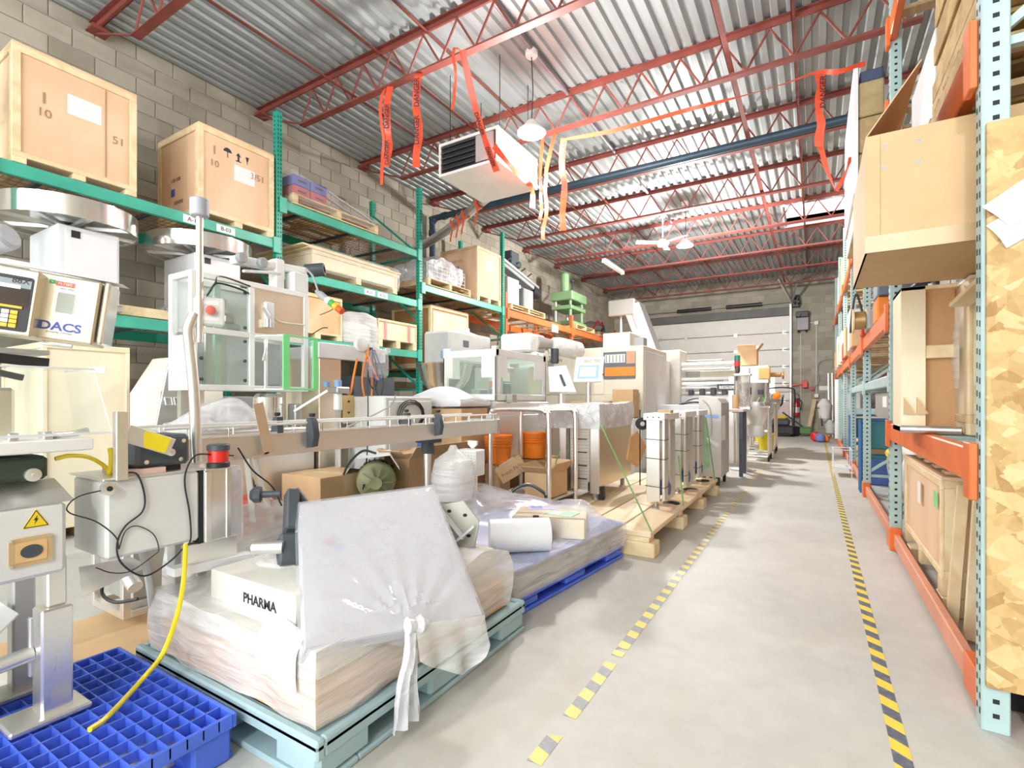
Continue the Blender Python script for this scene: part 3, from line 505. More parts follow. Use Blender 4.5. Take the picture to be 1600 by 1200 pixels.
# ================================================================ RACKS
POSTW = .076
def post_mesh(name, h, mat, holes_dir):
    m = MB(); w_ = POSTW / 2; t_ = .003
    m.box(-w_, w_, -w_, w_, 0, h, .004); return m.mesh(name, mat)
def holes_mesh(h, hmat=None, dirs=('+x', '-y')):
    m = MB(); z = .06
    while z < h - .03:
        if '+x' in dirs or '-x' in dirs:
            sx = 1 if '+x' in dirs else -1
            for yy in (-.017, .017): m.box(sx * .0375, sx * .0388, yy - .006, yy + .006, z - .011 + (.0 if yy < 0 else .006), z + .011 + (.0 if yy < 0 else .006))
        if '-y' in dirs: m.box(-.009, .009, -.0388, -.0375, z - .008, z + .008)
        z += .0508
    return m.mesh('slot_holes', DARK)
def rack_frame(parent, y, xf, xb, h, mat, bmat, dirs, foot=True):
    key = (h, mat.name)
    if key not in PM: PM[key] = (post_mesh('post', h, mat, dirs), holes_mesh(h, None, dirs))
    pm, hm = PM[key]
    for x in (xf, xb):
        p = inst('post', pm, parent, (x, y, 0))
        hh = bpy.data.objects.new('slot_holes', hm); COL.objects.link(hh); hh.parent = p; hh['kind'] = 'stuff'
    if foot: MB().box(xf - .06, xf + .06, y - .06, y + .06, 0, .008).build('foot_plate', mat, parent)
    MB().box(xb - .06, xb + .06, y - .06, y + .06, 0, .008).build('foot_plate', mat, parent)
    z = .25; k = 0
    while z < h - .1:
        MB().bar((xf, y, z), (xb, y, z), .03, .03).build('brace', bmat, parent)
        if z + .9 < h: MB().bar((xf, y, z + .03), (xb, y, z + .87), .03, .03).build('brace', bmat, parent)
        z += 1.08
PM = {}
def beam(parent, x, y0, y1, z1, h, mat, side=1):
    """step beam with hooked end plates; side = which way its face looks"""
    MB().box(x - .025, x + .025, y0 + .04, y1 - .04, z1 - h, z1, .006).build('beam', mat, parent)
    for y in (y0 + .042, y1 - .042): MB().box(x + side * .02, x + side * .044, y - .045, y + .045, z1 - h - .05, z1 + .025, .003).build('beam_connector', mat, parent)
RUST = paint('rusty_wire', (.40, .24, .13), .6, .2, .3, 8)
def wire_deck(parent, xf, xb, y0, y1, z, mat=None):
    m = MB(); n = int((y1 - y0) / .06)
    for i in range(n + 1): y = y0 + .05 + (y1 - y0 - .1) * i / n; m.box(min(xf, xb), max(xf, xb), y - .0025, y + .0025, z, z + .005)
    for i in range(11): x = xf + (xb - xf) * i / 10; m.box(x - .0025, x + .0025, y0 + .04, y1 - .04, z - .005, z)
    m.build('wire_deck', mat or RUST, parent, kind='stuff')
    for k in range(3):
        y = y0 + (y1 - y0) * (k + .5) / 3; MB().box(min(xf, xb), max(xf, xb), y - .02, y + .02, z - .035, z - .005).build('deck_support', CHAR, parent)
XF, XB = -5.5, -6.57
gr = thing('pallet_rack', 'green pallet racking along the block wall', 'rack', (XF, 4.95, 0))
def L(parent): return parent.location
gr.location = (0, 0, 0)
for y in (1.18, 3.69, 6.2, 8.73): rack_frame(gr, y, XF, XB, 4.6, GREEN, GREEN, ('+x', '-y'))
for y0, y1, zs in ((1.18, 3.69, (3.06, 1.94)), (3.69, 6.2, (3.56, 2.76, 1.94, .9)), (6.2, 8.73, (3.05, 1.69))):
    for z in zs:
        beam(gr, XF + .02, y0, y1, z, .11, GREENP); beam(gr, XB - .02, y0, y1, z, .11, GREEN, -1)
        wire_deck(gr, XF, XB, y0, y1, z - .006)
for (yy, z, s) in ((2.72, 3.0, 'A-13'), (3.05, 3.0, 'B-03'), (5.1, 2.70, 'A-21'), (5.35, 2.70, 'A-22'), (6.55, 1.63, '100 110')):
    o = MB().box(XF + .045, XF + .047, yy - .1, yy + .1, z - .04, z + .04).build('shelf_tag', PAPER, gr); text(s, .06, FX(XF + .0476, yy, z), o, INK)
oor = thing('pallet_rack', 'orange pallet racking beyond the green bays along the block wall', 'rack')
for y in (8.84, 12.16, 15.5): rack_frame(oor, y, XF, XB, 3.4, ORANGE, ORANGE, ('+x', '-y'))
for y0, y1 in ((8.84, 12.16), (12.16, 15.5)):
    for z in (3.05, 1.6):
        beam(oor, XF + .02, y0, y1, z, .15, ORANGE); beam(oor, XB - .02, y0, y1, z, .15, ORANGE, -1)
        for k in range(6): yy = y0 + .2 + k * (y1 - y0 - .4) / 5; MB().box(XB, XF, yy - .04, yy + .04, z - .02, z + .01).build('cross_bar', PALW, oor)
o = MB().box(XF + .05, XF + .052, 10.9, 11.25, 2.82, 3.0).build('shelf_tag', PAPER, oor)
# aisle-side rack
XA, XAB = .54, 1.60
ar = thing('pallet_rack', 'pale aqua pallet racking with orange beams beside the walkway', 'rack')
RY = [2.40, 4.91, 7.40, 9.89, 12.38, 14.87, 17.36]
for y in RY: rack_frame(ar, y, XA, XAB, 4.7, AQUA, AQUA, ('-x', '-y'), y > 3)
MB().box(XA - .02, XA + .02, 2.46, 17.3, .03, .13, .006).build('floor_guard', paint('salmon_guard', (.80, .33, .20), .5), ar)
MB().box(XA - .03, XA + .03, 2.45, 2.66, .02, .16, .004).build('guard_end', ORANGE, ar)
for y in RY[1:]: MB().box(XA - .045, XA + .03, y - .1, y + .1, .0, .17, .005).build('guard_end', ORANGE, ar)
for y0, y1, zs in [(RY[0], RY[1], ((.98, .13), (2.50, .17), (4.1, .15)))] + [(RY[i], RY[i + 1], ((1.9, .15), (3.5, .15))) for i in range(1, 6)]:
    for z, h in zs: beam(ar, XA - .02, y0, y1, z, h, ORANGE, -1); beam(ar, XAB + .02, y0, y1, z, h, ORANGE)
    for z, h in zs:
        n = 7
        for k in range(n): yy = y0 + .15 + k * (y1 - y0 - .3) / (n - 1); MB().box(XA, XAB, yy - .05, yy + .05, z - .03, z - .002).build('deck_board', PALW if z > 1.2 else AQUA, ar)
for i in (1, 2):
    for z in (1.36,): beam(ar, XA + .0, RY[i], RY[i + 1], z, .09, AQUA, -1); MB().box(XA, XAB, RY[i] + .05, RY[i + 1] - .05, z - .002, z + .012).build('shelf_panel', GREYP, ar)
# ================================================================ builders for stock
def crate(lab, x0, x1, y0, y1, z0, z1, face=PLY, bat=PINE, bw=.055, skid=.1, gaps='x', grp=None, nsk=3, corner=True, name='wooden_crate', legs=True):
    t = thing(name, lab, 'crate', (0, 0, 0), 0, grp); zb_ = z0 + skid; e = .016
    MB().box(x0 + e, x1 - e, y0 + e, y1 - e, zb_, z1 - .018, .003).build('body', face, t)
    MB().box(x0, x1, y0, y1, z1 - .018, z1, .003).build('lid', face, t)
    for (a, b, c, d) in ((x1 - e, x1, y0, y1), (x0, x0 + e, y0, y1)):
        MB().box(a, b, c, d, z1 - .018 - bw, z1 - .018, .003).build('batten', bat, t); MB().box(a, b, c, d, zb_, zb_ + bw * .8, .003).build('batten', bat, t)
        for yy in (y0, y1 - bw): MB().box(a, b, yy, yy + bw, zb_ + bw * .8, z1 - .018 - bw, .003).build('batten', bat, t)
    for (a, b) in ((y0, y0 + e), (y1 - e, y1)):
        MB().box(x0 + e, x1 - e, a, b, z1 - .018 - bw, z1 - .018, .003).build('batten', bat, t); MB().box(x0 + e, x1 - e, a, b, zb_, zb_ + bw * .8, .003).build('batten', bat, t)
        if corner:
            for xx in (x0 + e, x1 - e - bw): MB().box(xx, xx + bw, a, b, zb_ + bw * .8, z1 - .018 - bw, .003).build('batten', bat, t)
    if skid > 0.03:
        for k in range(nsk):
            if gaps == 'x': yy = y0 + (y1 - y0 - .09) * k / (nsk - 1); MB().box(x0, x1, yy, yy + .09, z0, zb_, .004).build('skid', bat, t)
            else: xx = x0 + (x1 - x0 - .09) * k / (nsk - 1); MB().box(xx, xx + .09, y0, y1, z0, zb_, .004).build('skid', bat, t)
    return t
def sheet(parent, M, w_, h_, name='paper_sheet', mat=None, th=.001):
    return MB().box(-w_ / 2, w_ / 2, -h_ / 2, h_ / 2, 0, th, 0, M).build(name, mat or PAPER, parent)
def marks(parent, items):
    for (s, size, M, m) in items: text(s, size, M, parent, m, 'written_mark')
def pallet(lab, x0, x1, y0, y1, z0, h=.13, grp=None, cat='pallet', run='y', mat=None, name='wooden_pallet', n=7):
    """boards run along run, stringers across"""
    t = thing(name, lab, cat, (0, 0, 0), 0, grp); mat = mat or PALW; tb_ = .018
    for k in range(n):
        f = k / (n - 1)
        if run == 'y': xx = x0 + (x1 - x0 - .095) * f; MB().box(xx, xx + .095, y0, y1, z0 + h - tb_, z0 + h, .003).build('deck_board', mat, t)
        else: yy = y0 + (y1 - y0 - .095) * f; MB().box(x0, x1, yy, yy + .095, z0 + h - tb_, z0 + h, .003).build('deck_board', mat, t)
    for k in range(3):
        f = k / 2
        if run == 'y':
            yy = y0 + (y1 - y0 - .07) * f; MB().box(x0, x1, yy, yy + .07, z0 + tb_, z0 + h - tb_, .003).build('stringer', mat, t)
            xx = x0 + (x1 - x0 - .095) * f; MB().box(xx, xx + .095, y0, y1, z0, z0 + tb_, .003).build('bottom_board', mat, t)
        else:
            xx = x0 + (x1 - x0 - .07) * f; MB().box(xx, xx + .07, y0, y1, z0 + tb_, z0 + h - tb_, .003).build('stringer', mat, t)
            yy = y0 + (y1 - y0 - .095) * f; MB().box(x0, x1, yy, yy + .095, z0, z0 + tb_, .003).build('bottom_board', mat, t)
    return t
def carton(lab, x0, x1, y0, y1, z0, z1, mat=None, rz=0, tape=True, name='carton', grp=None, flaps=False, tilt=None):
    c = V(((x0 + x1) / 2, (y0 + y1) / 2, z0)); t = thing(name, lab, 'carton', c, rz, grp); mat = mat or CARD; a, b, h = (x1 - x0) / 2, (y1 - y0) / 2, z1 - z0
    if tilt: t.rotation_euler = [math.radians(k) for k in tilt]
    if not flaps:
        MB().box(-a, a, -b, b, 0, h, .004).build('body', mat, t)
        if tape: MB().box(-a - .001, a + .001, -.025, .025, h * .8, h + .001).build('parcel_tape', paint('parcel_tape', (.70, .55, .34), .25), t)
    else:
        m = MB(); e = .006
        m.box(-a, a, -b, -b + e, 0, h).box(-a, a, b - e, b, 0, h).box(-a, -a + e, -b + e, b - e, 0, h).box(a - e, a, -b + e, b - e, 0, h).box(-a, a, -b, b, 0, e); m.build('body', mat, t)
        fl = min(a, b) * .9
        for (o, r_, u_, wd) in (((0, -b, h), (1, 0, 0), (0, -.8, .55), 2 * a), ((0, b, h), (-1, 0, 0), (0, .7, .7), 2 * a), ((-a, 0, h), (0, -1, 0), (-.8, 0, .5), 2 * b), ((a, 0, h), (0, 1, 0), (.6, 0, .8), 2 * b)):
            M = fr(o, r_, u_); MB().box(-wd / 2 + .004, wd / 2 - .004, 0, fl, 0, .005, 0, M).build('flap', mat, t)
    return t
def draped(x0, x1, y0, y1, z0, top, nu=18, nv=18, amp=.02, seed=1.0, skirt=.0, out=.015):
    """plastic sheet over a load: top(u,v) gives the height, four skirts go down to z0"""
    nzf = lambda p, s: noise.noise(V(p) * s + V((seed, seed * 2, 3)))
    m = MB()
    def T(u, v):
        x = x0 + (x1 - x0) * u; y = y0 + (y1 - y0) * v; z = top(u, v)
        return V((x, y, z + amp * nzf((x, y, z), 5)))
    m.grid(T, nu, nv)
    def S(fu):
        def g(u, v):
            p = fu(u); zz = p.z + (z0 - p.z) * v; c = V(((x0 + x1) / 2, (y0 + y1) / 2, zz)); d = (V((p.x, p.y, zz)) - c).normalized()
            k = out * math.sin(math.pi * min(1, v * 1.0)) + skirt * v + amp * .9 * nzf((p.x * 1.0, p.y * 1.0, zz * .6), 7) * min(1, v * 4)
            return V((p.x + d.x * k, p.y + d.y * k, zz))
        return g
    k = max(5, nu // 2)
    m.grid(S(lambda u: T(u, 0)), nu, k); m.grid(S(lambda u: T(1, u)), nv, k); m.grid(S(lambda u: T(1 - u, 1)), nu, k); m.grid(S(lambda u: T(0, 1 - u)), nv, k)
    return m
def hull_film(lab, pts_fn, mat): pass
# ================================================================ LEFT RACK STOCK
c1 = crate('big plywood crate on the top green shelf marked 51, with white sheet', -6.5, -5.46, 1.36, 2.22, 3.065, 4.03, PLY, PINE, .055, .05)
MB().box(-5.4765, -5.471, 1.36 + .62, 1.36 + .626, 3.17, 3.95).build('panel_joint', CARDD, c1)
sheet(c1, FX(-5.474, 1.83, 3.70), .24, .17)
for k in range(2): MB().box(-5.4735, -5.4725, 1.76, 1.9, 3.72 - k * .03, 3.727 - k * .03).build('print_line', GREYP, c1)
marks(c1, [('1', .14, FX(-5.473, 1.56, 3.66), INKG), ('10', .1, FX(-5.473, 1.56, 3.54), INKG), ('51', .1, FX(-5.473, 2.08, 3.53), INKG)])
c2 = crate('big plywood crate on the top green shelf with umbrella and arrow stencils', -6.32, -5.46, 2.77, 3.62, 3.065, 4.05, PLY, PINE, .055, .06)
sheet(c2, FX(-5.474, 3.27, 3.67), .24, .17)
for k in range(3): MB().box(-5.4735, -5.4725, 3.2, 3.34, 3.71 - k * .03, 3.716 - k * .03).build('print_line', GREYP, c2)
marks(c2, [('1', .13, FX(-5.473, 2.94, 3.82), INKG), ('10', .1, FX(-5.473, 2.94, 3.68), INKG), ('3/51', .1, FX(-5.473, 3.42, 3.70), INKG), ('100 008', .06, FY(-5.95, 2.785, 3.55), INK), ('100/008', .06, FY(-5.9, 2.785, 3.30), INK)])
for k, (yy, kind) in enumerate(((3.08, 'u'), (3.2, 'a'), (3.3, 'g'))):
    m = MB(); M = FX(-5.4745, yy, 3.86)
    if kind == 'u': m.prism([(.045 * math.cos(math.pi * i / 8), .045 * math.sin(math.pi * i / 8)) for i in range(9)], M, .001).box(-.004, .004, -.06, 0, 0, .001, 0, M)
    elif kind == 'a': m.prism([(-.03, 0), (.03, 0), (0, .04)], M, .001).box(-.01, .01, -.05, 0, 0, .001, 0, M).box(-.03, .03, -.06, -.05, 0, .001, 0, M)
    else: m.prism([(-.02, .03), (-.006, -.02), (.006, -.02), (.02, .03)], M, .001).box(-.003, .003, -.05, -.02, 0, .001, 0, M)
    m.build('stencil', INK, c2)
MB().box(-6.05, -5.97, 2.782, 2.783, 3.38, 3.46).build('stencil', INKB, c2)
# drums (stainless ring machines) on the middle shelf
def drum(lab, c, r, h, zc, cy0, cy1, zb_):
    t = thing('ring_conveyor', lab, 'machine'); x, y = c
    MB().lathe([(r - .02, .02), (r - .02, h), (r, h), (r, 0), (r - .02, 0), (r - .02, .02), (.12, .05)], (x, y, zc), 44).build('ring', MIRROR, t)
    m = MB()
    for a in range(0, 180, 45):
        d = V((math.cos(math.radians(a)), math.sin(math.radians(a)), 0)) * (r - .02); m.bar(V((x, y, zc + .02)) - d, V((x, y, zc + .02)) + d, .04, .03)
    m.build('spokes', STEEL, t)
    MB().cyl((x, y, zc), (x, y, zc - .06), .14, .14, 20).build('hub', STEELD, t)
    MB().box(x - .32, x + .32, cy0, cy1, zb_ + .06, zc - .04, .012).build('cabinet', WHITEP, t)
    MB().box(x + .321, x + .33, cy0 + .05, cy1 - .02, zb_ + .1, zc - .08, .004).build('door', WHITEP, t)
    MB().box(x + .33, x + .335, cy0 + .09, cy0 + .15, zc - .14, zc - .08).build('latch', BLACK, t)
    MB().box(x - .34, x + .34, cy0 - .02, cy1 + .02, zb_, zb_ + .06, .01).build('plinth', STEELD, t)
drum('stainless ring conveyor over a white cabinet on the middle green shelf, first from the camera', (-5.72, 1.80), .5, .17, 2.68, 1.62, 2.06, 1.95)
drum('stainless ring conveyor on the middle green shelf, second, partly behind the pole', (-5.75, 2.94), .5, .15, 2.72, 2.72, 3.2, 1.95)
t = thing('wooden_tray', 'small pale wooden frame lying on the middle shelf between the two ring conveyors', 'tray'); y0, y1, z = 2.08, 2.66, 1.955
for a, b, c, d in ((-5.52, -5.50, y0, y1), (-6.0, -5.98, y0, y1), (-5.98, -5.52, y0, y0 + .02), (-5.98, -5.52, y1 - .02, y1)): MB().box(a, b, c, d, z, z + .09, .003).build('side_board', PINE, t)
MB().box(-5.98, -5.52, y0 + .02, y1 - .02, z, z + .01).build('base_board', PINEL, t)
tag(MB().grid(lambda u, v: V((-5.9 + .5 * u, 2.5 + .5 * v, 2.05 + .16 * math.sin(3 * u) * math.sin(2.7 * v) + .05 * noise.noise(V((u * 5, v * 5, 2))))), 10, 10).build('plastic_sheet', FILMD), 'crumpled white plastic on the middle shelf behind the wooden frame', 'plastic')
# wrapped pallet at the top of the second bay
pallet('wooden pallet under the red and blue wrapped load on the top shelf', -6.45, -5.44, 3.86, 5.25, 3.565, .13)
z = 3.70
RB = paint('red_cases', (.62, .08, .10), .4); BB = paint('blue_cases', (.10, .13, .50), .4)
for k, (yy, zz, mt, lb) in enumerate(((3.9, z, RB, 'red case at the bottom of the wrapped load, first'), (4.16, z, RB, 'red case at the bottom of the wrapped load, second'), (3.9, z + .13, BB, 'blue case on the wrapped load, first'), (4.16, z + .13, BB, 'blue case on the wrapped load, second'))):
    o = thing('plastic_case', lb, 'case', (-5.72, yy + .12, zz), 0, 'wrapped plastic cases'); MB().box(-.24, .22, -.12, .12, 0, .125, .008).build('body', mt, o); MB().box(.222, .226, -.06, .06, .05, .075, .002).build('handle_slot', INK, o)
for k in range(6):
    tag(MB().bar((-6.3 + k * .16, 4.42, z + .27 - .012 * k), (-6.25 + k * .15, 5.18, z + .05), .03, .02, .003).build('metal_strip', STEELD), 'grey metal strip leaning in the wrapped load on the top shelf', 'strip', 'metal strips in the wrapped load')
tag(draped(-6.45, -5.45, 3.86, 5.2, 3.6, lambda u, v: z + .29 - .21 * v - .02 * abs(u - .5), 14, 18, .02, 2.0).build('stretch_wrap', film('faint_wrap', .16, (1, 1, 1), .12, .4, 6)), 'clear stretch wrap over the red and blue cases on the top shelf', 'plastic wrap')
# second level, second bay
c4 = crate('long flat pale crate with loose boards on top, on the third green shelf down', -6.4, -5.46, 4.15, 5.66, 2.77, 3.08, PINEL, PINE, .03, .09)
for k, (dz, a, b, lb) in enumerate(((0, 4.08, 5.72, 'lower loose board on the long flat crate'), (.025, 4.0, 5.5, 'upper loose board on the long flat crate'))):
    tag(MB().box(-6.45, -5.44 - .02 * k, a, b, 3.081 + dz, 3.104 + dz, .003).build('loose_board', PINE), lb, 'board')
tag(draped(-6.42, -5.445, 4.13, 5.68, 2.82, lambda u, v: 3.135 + .01 * v, 10, 14, .012, 5.).build('stretch_wrap', FILML), 'thin clear wrap around the long flat crate', 'plastic wrap')
# third level, second bay
c5 = crate('square plywood crate on the lowest loaded green shelf behind the stack light', -6.3, -5.46, 3.84, 4.62, 1.945, 2.52, wood('ply_mid', (.80, .60, .36), (.66, .44, .22), 2.2, (1, .55, .35)), PINE, .03, .06)
sheet(c5, FX(-5.474, 4.0, 2.32), .2, .2)
c6 = crate('small pale crate with two pink bands on the green shelf', -6.2, -5.46, 5.27, 6.1, 1.945, 2.36, PINEL, PINE, .02, .11)
for yy in (5.42, 5.93): MB().box(-5.473, -5.4585, yy - .02, yy + .02, 2.06, 2.34).build('painted_band', paint('pink_band', (.80, .33, .33), .6), c6)
marks(c6, [('K', .12, FX(-5.472, 5.75, 2.25), GREYP)])
t = thing('wrapped_part', 'grey machine part under clear plastic beside the pink-banded crate', 'machine part', (-5.75, 4.95, 1.95)); MB().box(-.25, .22, -.26, .26, 0, .3, .03).lathe([(.1, 0), (.12, .05), (.08, .1)], (0, .1, .3), 16).build('body', GREYP, t); MB().box(.0, .1, .12, .2, .3, .42, .01).build('knob', BLACK, t)
tag(draped(-6.08, -5.47, 4.64, 5.25, 1.95, lambda u, v: 2.33 + .06 * math.sin(3 * v), 10, 10, .03, 8.).build('plastic_sheet', FILM), 'clear plastic over the grey machine part', 'plastic')
# third bay
c7 = crate('tall plywood crate on the top shelf at the end of the green racking', -6.35, -5.46, 7.78, 8.62, 3.055, 4.09, PLY, PINE, .03, .09)
sheet(c7, FX(-5.474, 8.2, 3.78), .22, .2); marks(c7, [('100 008', .08, FY(-5.95, 7.795, 3.85), INKG)]); MB().box(-6.1, -5.9, 7.792, 7.793, 3.68, 3.75).build('stencil', INKB, c7)
pallet('wooden pallet under the wire baskets on the top shelf of the third green bay', -6.4, -5.44, 6.35, 7.55, 3.055, .13)
t = thing('wire_basket', 'wire basket of wrapped parts on the pallet of the third green bay', 'basket', (0, 0, 0)); m = MB()
for k in range(9):
    for zz in (3.2, 3.27, 3.34, 3.41): pass
    yy = 6.4 + k * .13
    m.box(-5.505, -5.5, yy - .003, yy + .003, 3.19, 3.46)
for zz in (3.19, 3.26, 3.33, 3.40, 3.46): m.box(-5.505, -5.5, 6.4, 7.44, zz - .003, zz + .003).box(-6.3, -5.5, 6.4, 6.406, zz - .003, zz + .003)
for k in range(7): m.box(-6.3 + k * .13, -6.295 + k * .13, 6.4, 6.405, 3.19, 3.46)
m.build('wire_side', GREYP, t); MB().box(-6.3, -5.5, 6.4, 7.44, 3.186, 3.196).build('base', STEELD, t)
tag(draped(-6.28, -5.52, 6.45, 7.4, 3.2, lambda u, v: 3.5 + .2 * math.sin(3 * v) * math.sin(2.5 * u), 14, 14, .09, 3.).build('plastic_sheet', FILMD), 'bunched clear plastic heaped on the wire basket', 'plastic')
c8 = crate('tall reddish plywood crate on the lower shelf of the third green bay, behind the mixer', -6.35, -5.46, 6.44, 7.5, 1.70, 2.75, PLYD, PINE, .04, .05)
MB().box(-5.474, -5.455, 6.5, 7.44, 1.8, 2.66).build('front_panel', PINEL, c8)
# orange rack stock
pallet('first yellow pine pallet on the orange shelf, under the grey conveyors', -6.4, -5.42, 8.95, 10.5, 3.06, .13)
t = thing('wrapped_conveyor', 'dark grey conveyor machine standing on the first orange-shelf pallet', 'machine', (-5.9, 9.7, 3.19))
MB().box(-.3, .3, -.6, -.1, 0, .62, .02).build('cabinet', STEELD, t); MB().box(-.28, .3, .1, .55, 0, .5, .02).build('second_cabinet', MIDG, t)
MB().bar((.1, -.75, .95), (.1, .95, .62), .22, .14, .01).build('belt_bed', MIDG, t); MB().bar((.23, -.7, .98), (.23, .95, .66), .02, .06, .004).build('side_guide', STEELD, t)
MB().tube([(0, -.4, .6), (0, -.4, .9)], .04).tube([(0, .4, .5), (0, .4, .75)], .04).build('strut', STEELD, t)
MB().box(-.15, .15, -.2, .15, .98, 1.3, .02).lathe([(.09, 0), (.09, .16)], (0, .2, 1.1), 16, (0, 1, 0)).tube([(0, -.05, .8), (0, -.05, .99)], .05).build('drive_head', CHAR, t)
m = MB()
for k in range(4): m.tube([(.1, -.3 + k * .3, .85 - k * .06), (.12, -.3 + k * .3, 1.05 - k * .06), (.2, -.25 + k * .3, 1.12 - k * .06)], .02)
m.build('guide_bracket', CHAR, t); MB().lathe([(.14, 0), (.14, .3)], (.1, .75, .6), 16, (0, 1, -.2)).build('end_roller', BLACK, t)
pallet('second yellow pine pallet on the orange shelf, under the green press', -6.4, -5.42, 12.3, 13.6, 3.06, .13)
t = thing('bench_press', 'green two-column press on the orange shelf pallet', 'press', (-5.85, 12.75, 3.19))
for yy in (-.38, .38):
    for xx in (-.22, .22): MB().tube([(xx, yy, 0), (xx, yy, .75)], .04, 10).build('column', STEELD if xx < 0 else PRESSG, t)
MB().box(-.32, .32, -.5, .5, .0, .1, .01).build('base', PRESSG, t); MB().box(-.3, .3, -.48, .48, .42, .52, .01).build('table', PRESSG, t); MB().box(-.33, .33, -.5, .5, .66, .9, .02).build('crosshead', PRESSG, t)
MB().lathe([(.12, 0), (.12, .5), (.07, .55)], (0, -.25, .9), 16).build('ram_cylinder', PRESSG, t); MB().tube([(0, -.1, .9), (.02, .2, 1.1), (0, .25, 1.3)], .02).lathe([(.02, 0), (.06, .02), (.06, .05), (.02, .07)], (0, .25, 1.28), 12).build('hand_lever', CHAR, t)
pallet('third yellow pine pallet at the far end of the orange shelf', -6.4, -5.42, 14.0, 15.2, 3.06, .13)
t = thing('scrap_heap', 'tangle of cables and wheels on the far orange shelf pallet', 'parts heap', (-5.9, 14.5, 3.19)); MB().lathe([(.1, 0), (.3, .1), (.34, .2), (.2, .35), (.05, .4)], (0, 0, 0), 14).build('bundle', MIDG, t); MB().lathe([(.07, -.05), (.15, -.04), (.15, .04), (.07, .05)], (.25, .3, .15), 16, (1, 0, 0)).build('wheel', BLACK, t); MB().tube(catm([(.2, -.4, .05), (.3, -.2, .35), (.3, .1, .2), (.2, .4, .4), (.1, .5, .05)], 5), .025).build('cable', REDP, t)
# floor level goods behind the machines
c9 = crate('tall cream plywood crate standing on the floor below the first green bay', -6.3, -5.3, 1.5, 2.1, .0, 1.63, paint('cream_ply', (.86, .77, .58), .6, 0, .06, 1.2), PINEL, .03, .1)
sheet(c9, FX(-5.314, 1.86, 1.42), .12, .05)
# ================================================================ FOREGROUND PALLETS
PBL = paint('blue_plastic_bright', (.08, .17, .78), .35, 0, .1, 4)
def lattice_pallet(lab, x0, x1, y0, y1, h, mat, px=.072, py=.048):
    t = thing('plastic_pallet', lab, 'pallet'); m = MB(); r = .0028; dz = .032
    nx = round((x1 - x0) / px); ny = round((y1 - y0) / py)
    for i in range(nx + 1): x = x0 + .01 + (x1 - x0 - .02) * i / nx; m.box(x - r, x + r, y0, y1, h - dz, h)
    for j in range(ny + 1): y = y0 + .01 + (y1 - y0 - .02) * j / ny; m.box(x0, x1, y - r * .8, y + r * .8, h - dz, h - .001)
    m.build('deck_lattice', mat, t)
    m = MB(); e = .012
    for a, b, c, d in ((x0, x1, y0, y0 + e), (x0, x1, y1 - e, y1), (x0, x0 + e, y0 + e, y1 - e), (x1 - e, x1, y0 + e, y1 - e)): m.box(a, b, c, d, h - .045, h + .002, .003)
    m.build('rim', mat, t)
    for i in range(3):
        for j in range(3):
            cx = x0 + .07 + (x1 - x0 - .14) * i / 2; cy = y0 + .07 + (y1 - y0 - .14) * j / 2
            MB().box(cx - .06, cx + .06, cy - .06, cy + .06, 0, h - .034, .01).build('foot', mat, t)
    for i in range(3): cx = x0 + .07 + (x1 - x0 - .14) * i / 2; MB().box(cx - .05, cx + .05, y0, y1, 0, .018, .004).build('runner', mat, t)
    return t
lattice_pallet('bright blue lattice plastic pallet under the weighing machine leg', -2.44, -1.60, -.30, .93, .15, PBL)
TEAL = paint('teal_grey_pallet', (.38, .53, .57), .5, 0, .08, 4)
t = thing('plastic_pallet', 'pale teal plastic pallet under the wrapped cartons and white bag', 'pallet'); X0, X1, Y0_, Y1_ = -2.39, -1.25, .965, 2.20
MB().box(X0, X1, Y0_, Y1_, .118, .14, .006).build('deck', TEAL, t)
m = MB()
for a, b, c, d in ((X0, X1, Y0_, Y0_ + .03), (X0, X1, Y1_ - .03, Y1_), (X0, X0 + .03, Y0_ + .03, Y1_ - .03), (X1 - .03, X1, Y0_ + .03, Y1_ - .03)): m.box(a, b, c, d, .09, .152, .006)
m.build('lip', TEAL, t)
for i in range(3):
    for j in range(3): cx = X0 + .11 + (X1 - X0 - .22) * i / 2; cy = Y0_ + .11 + (Y1_ - Y0_ - .22) * j / 2; MB().box(cx - .105, cx + .105, cy - .105, cy + .105, .02, .118, .015).build('block', TEAL, t)
for (a, b, c, d) in ((X0, X1, Y0_, Y0_ + .16), (X0, X1, Y1_ - .16, Y1_), (X1 - .16, X1, Y0_ + .16, Y1_ - .16), (X0, X0 + .16, Y0_ + .16, Y1_ - .16)): MB().box(a, b, c, d, 0, .022, .006).build('bottom_rail', TEAL, t)
for a, b in ((-2.28, -2.02), (-1.8, -1.5)): MB().box(a, b, Y0_ + .045, Y0_ + .12, .1402, .1412).build('hand_slot', DARK, t)
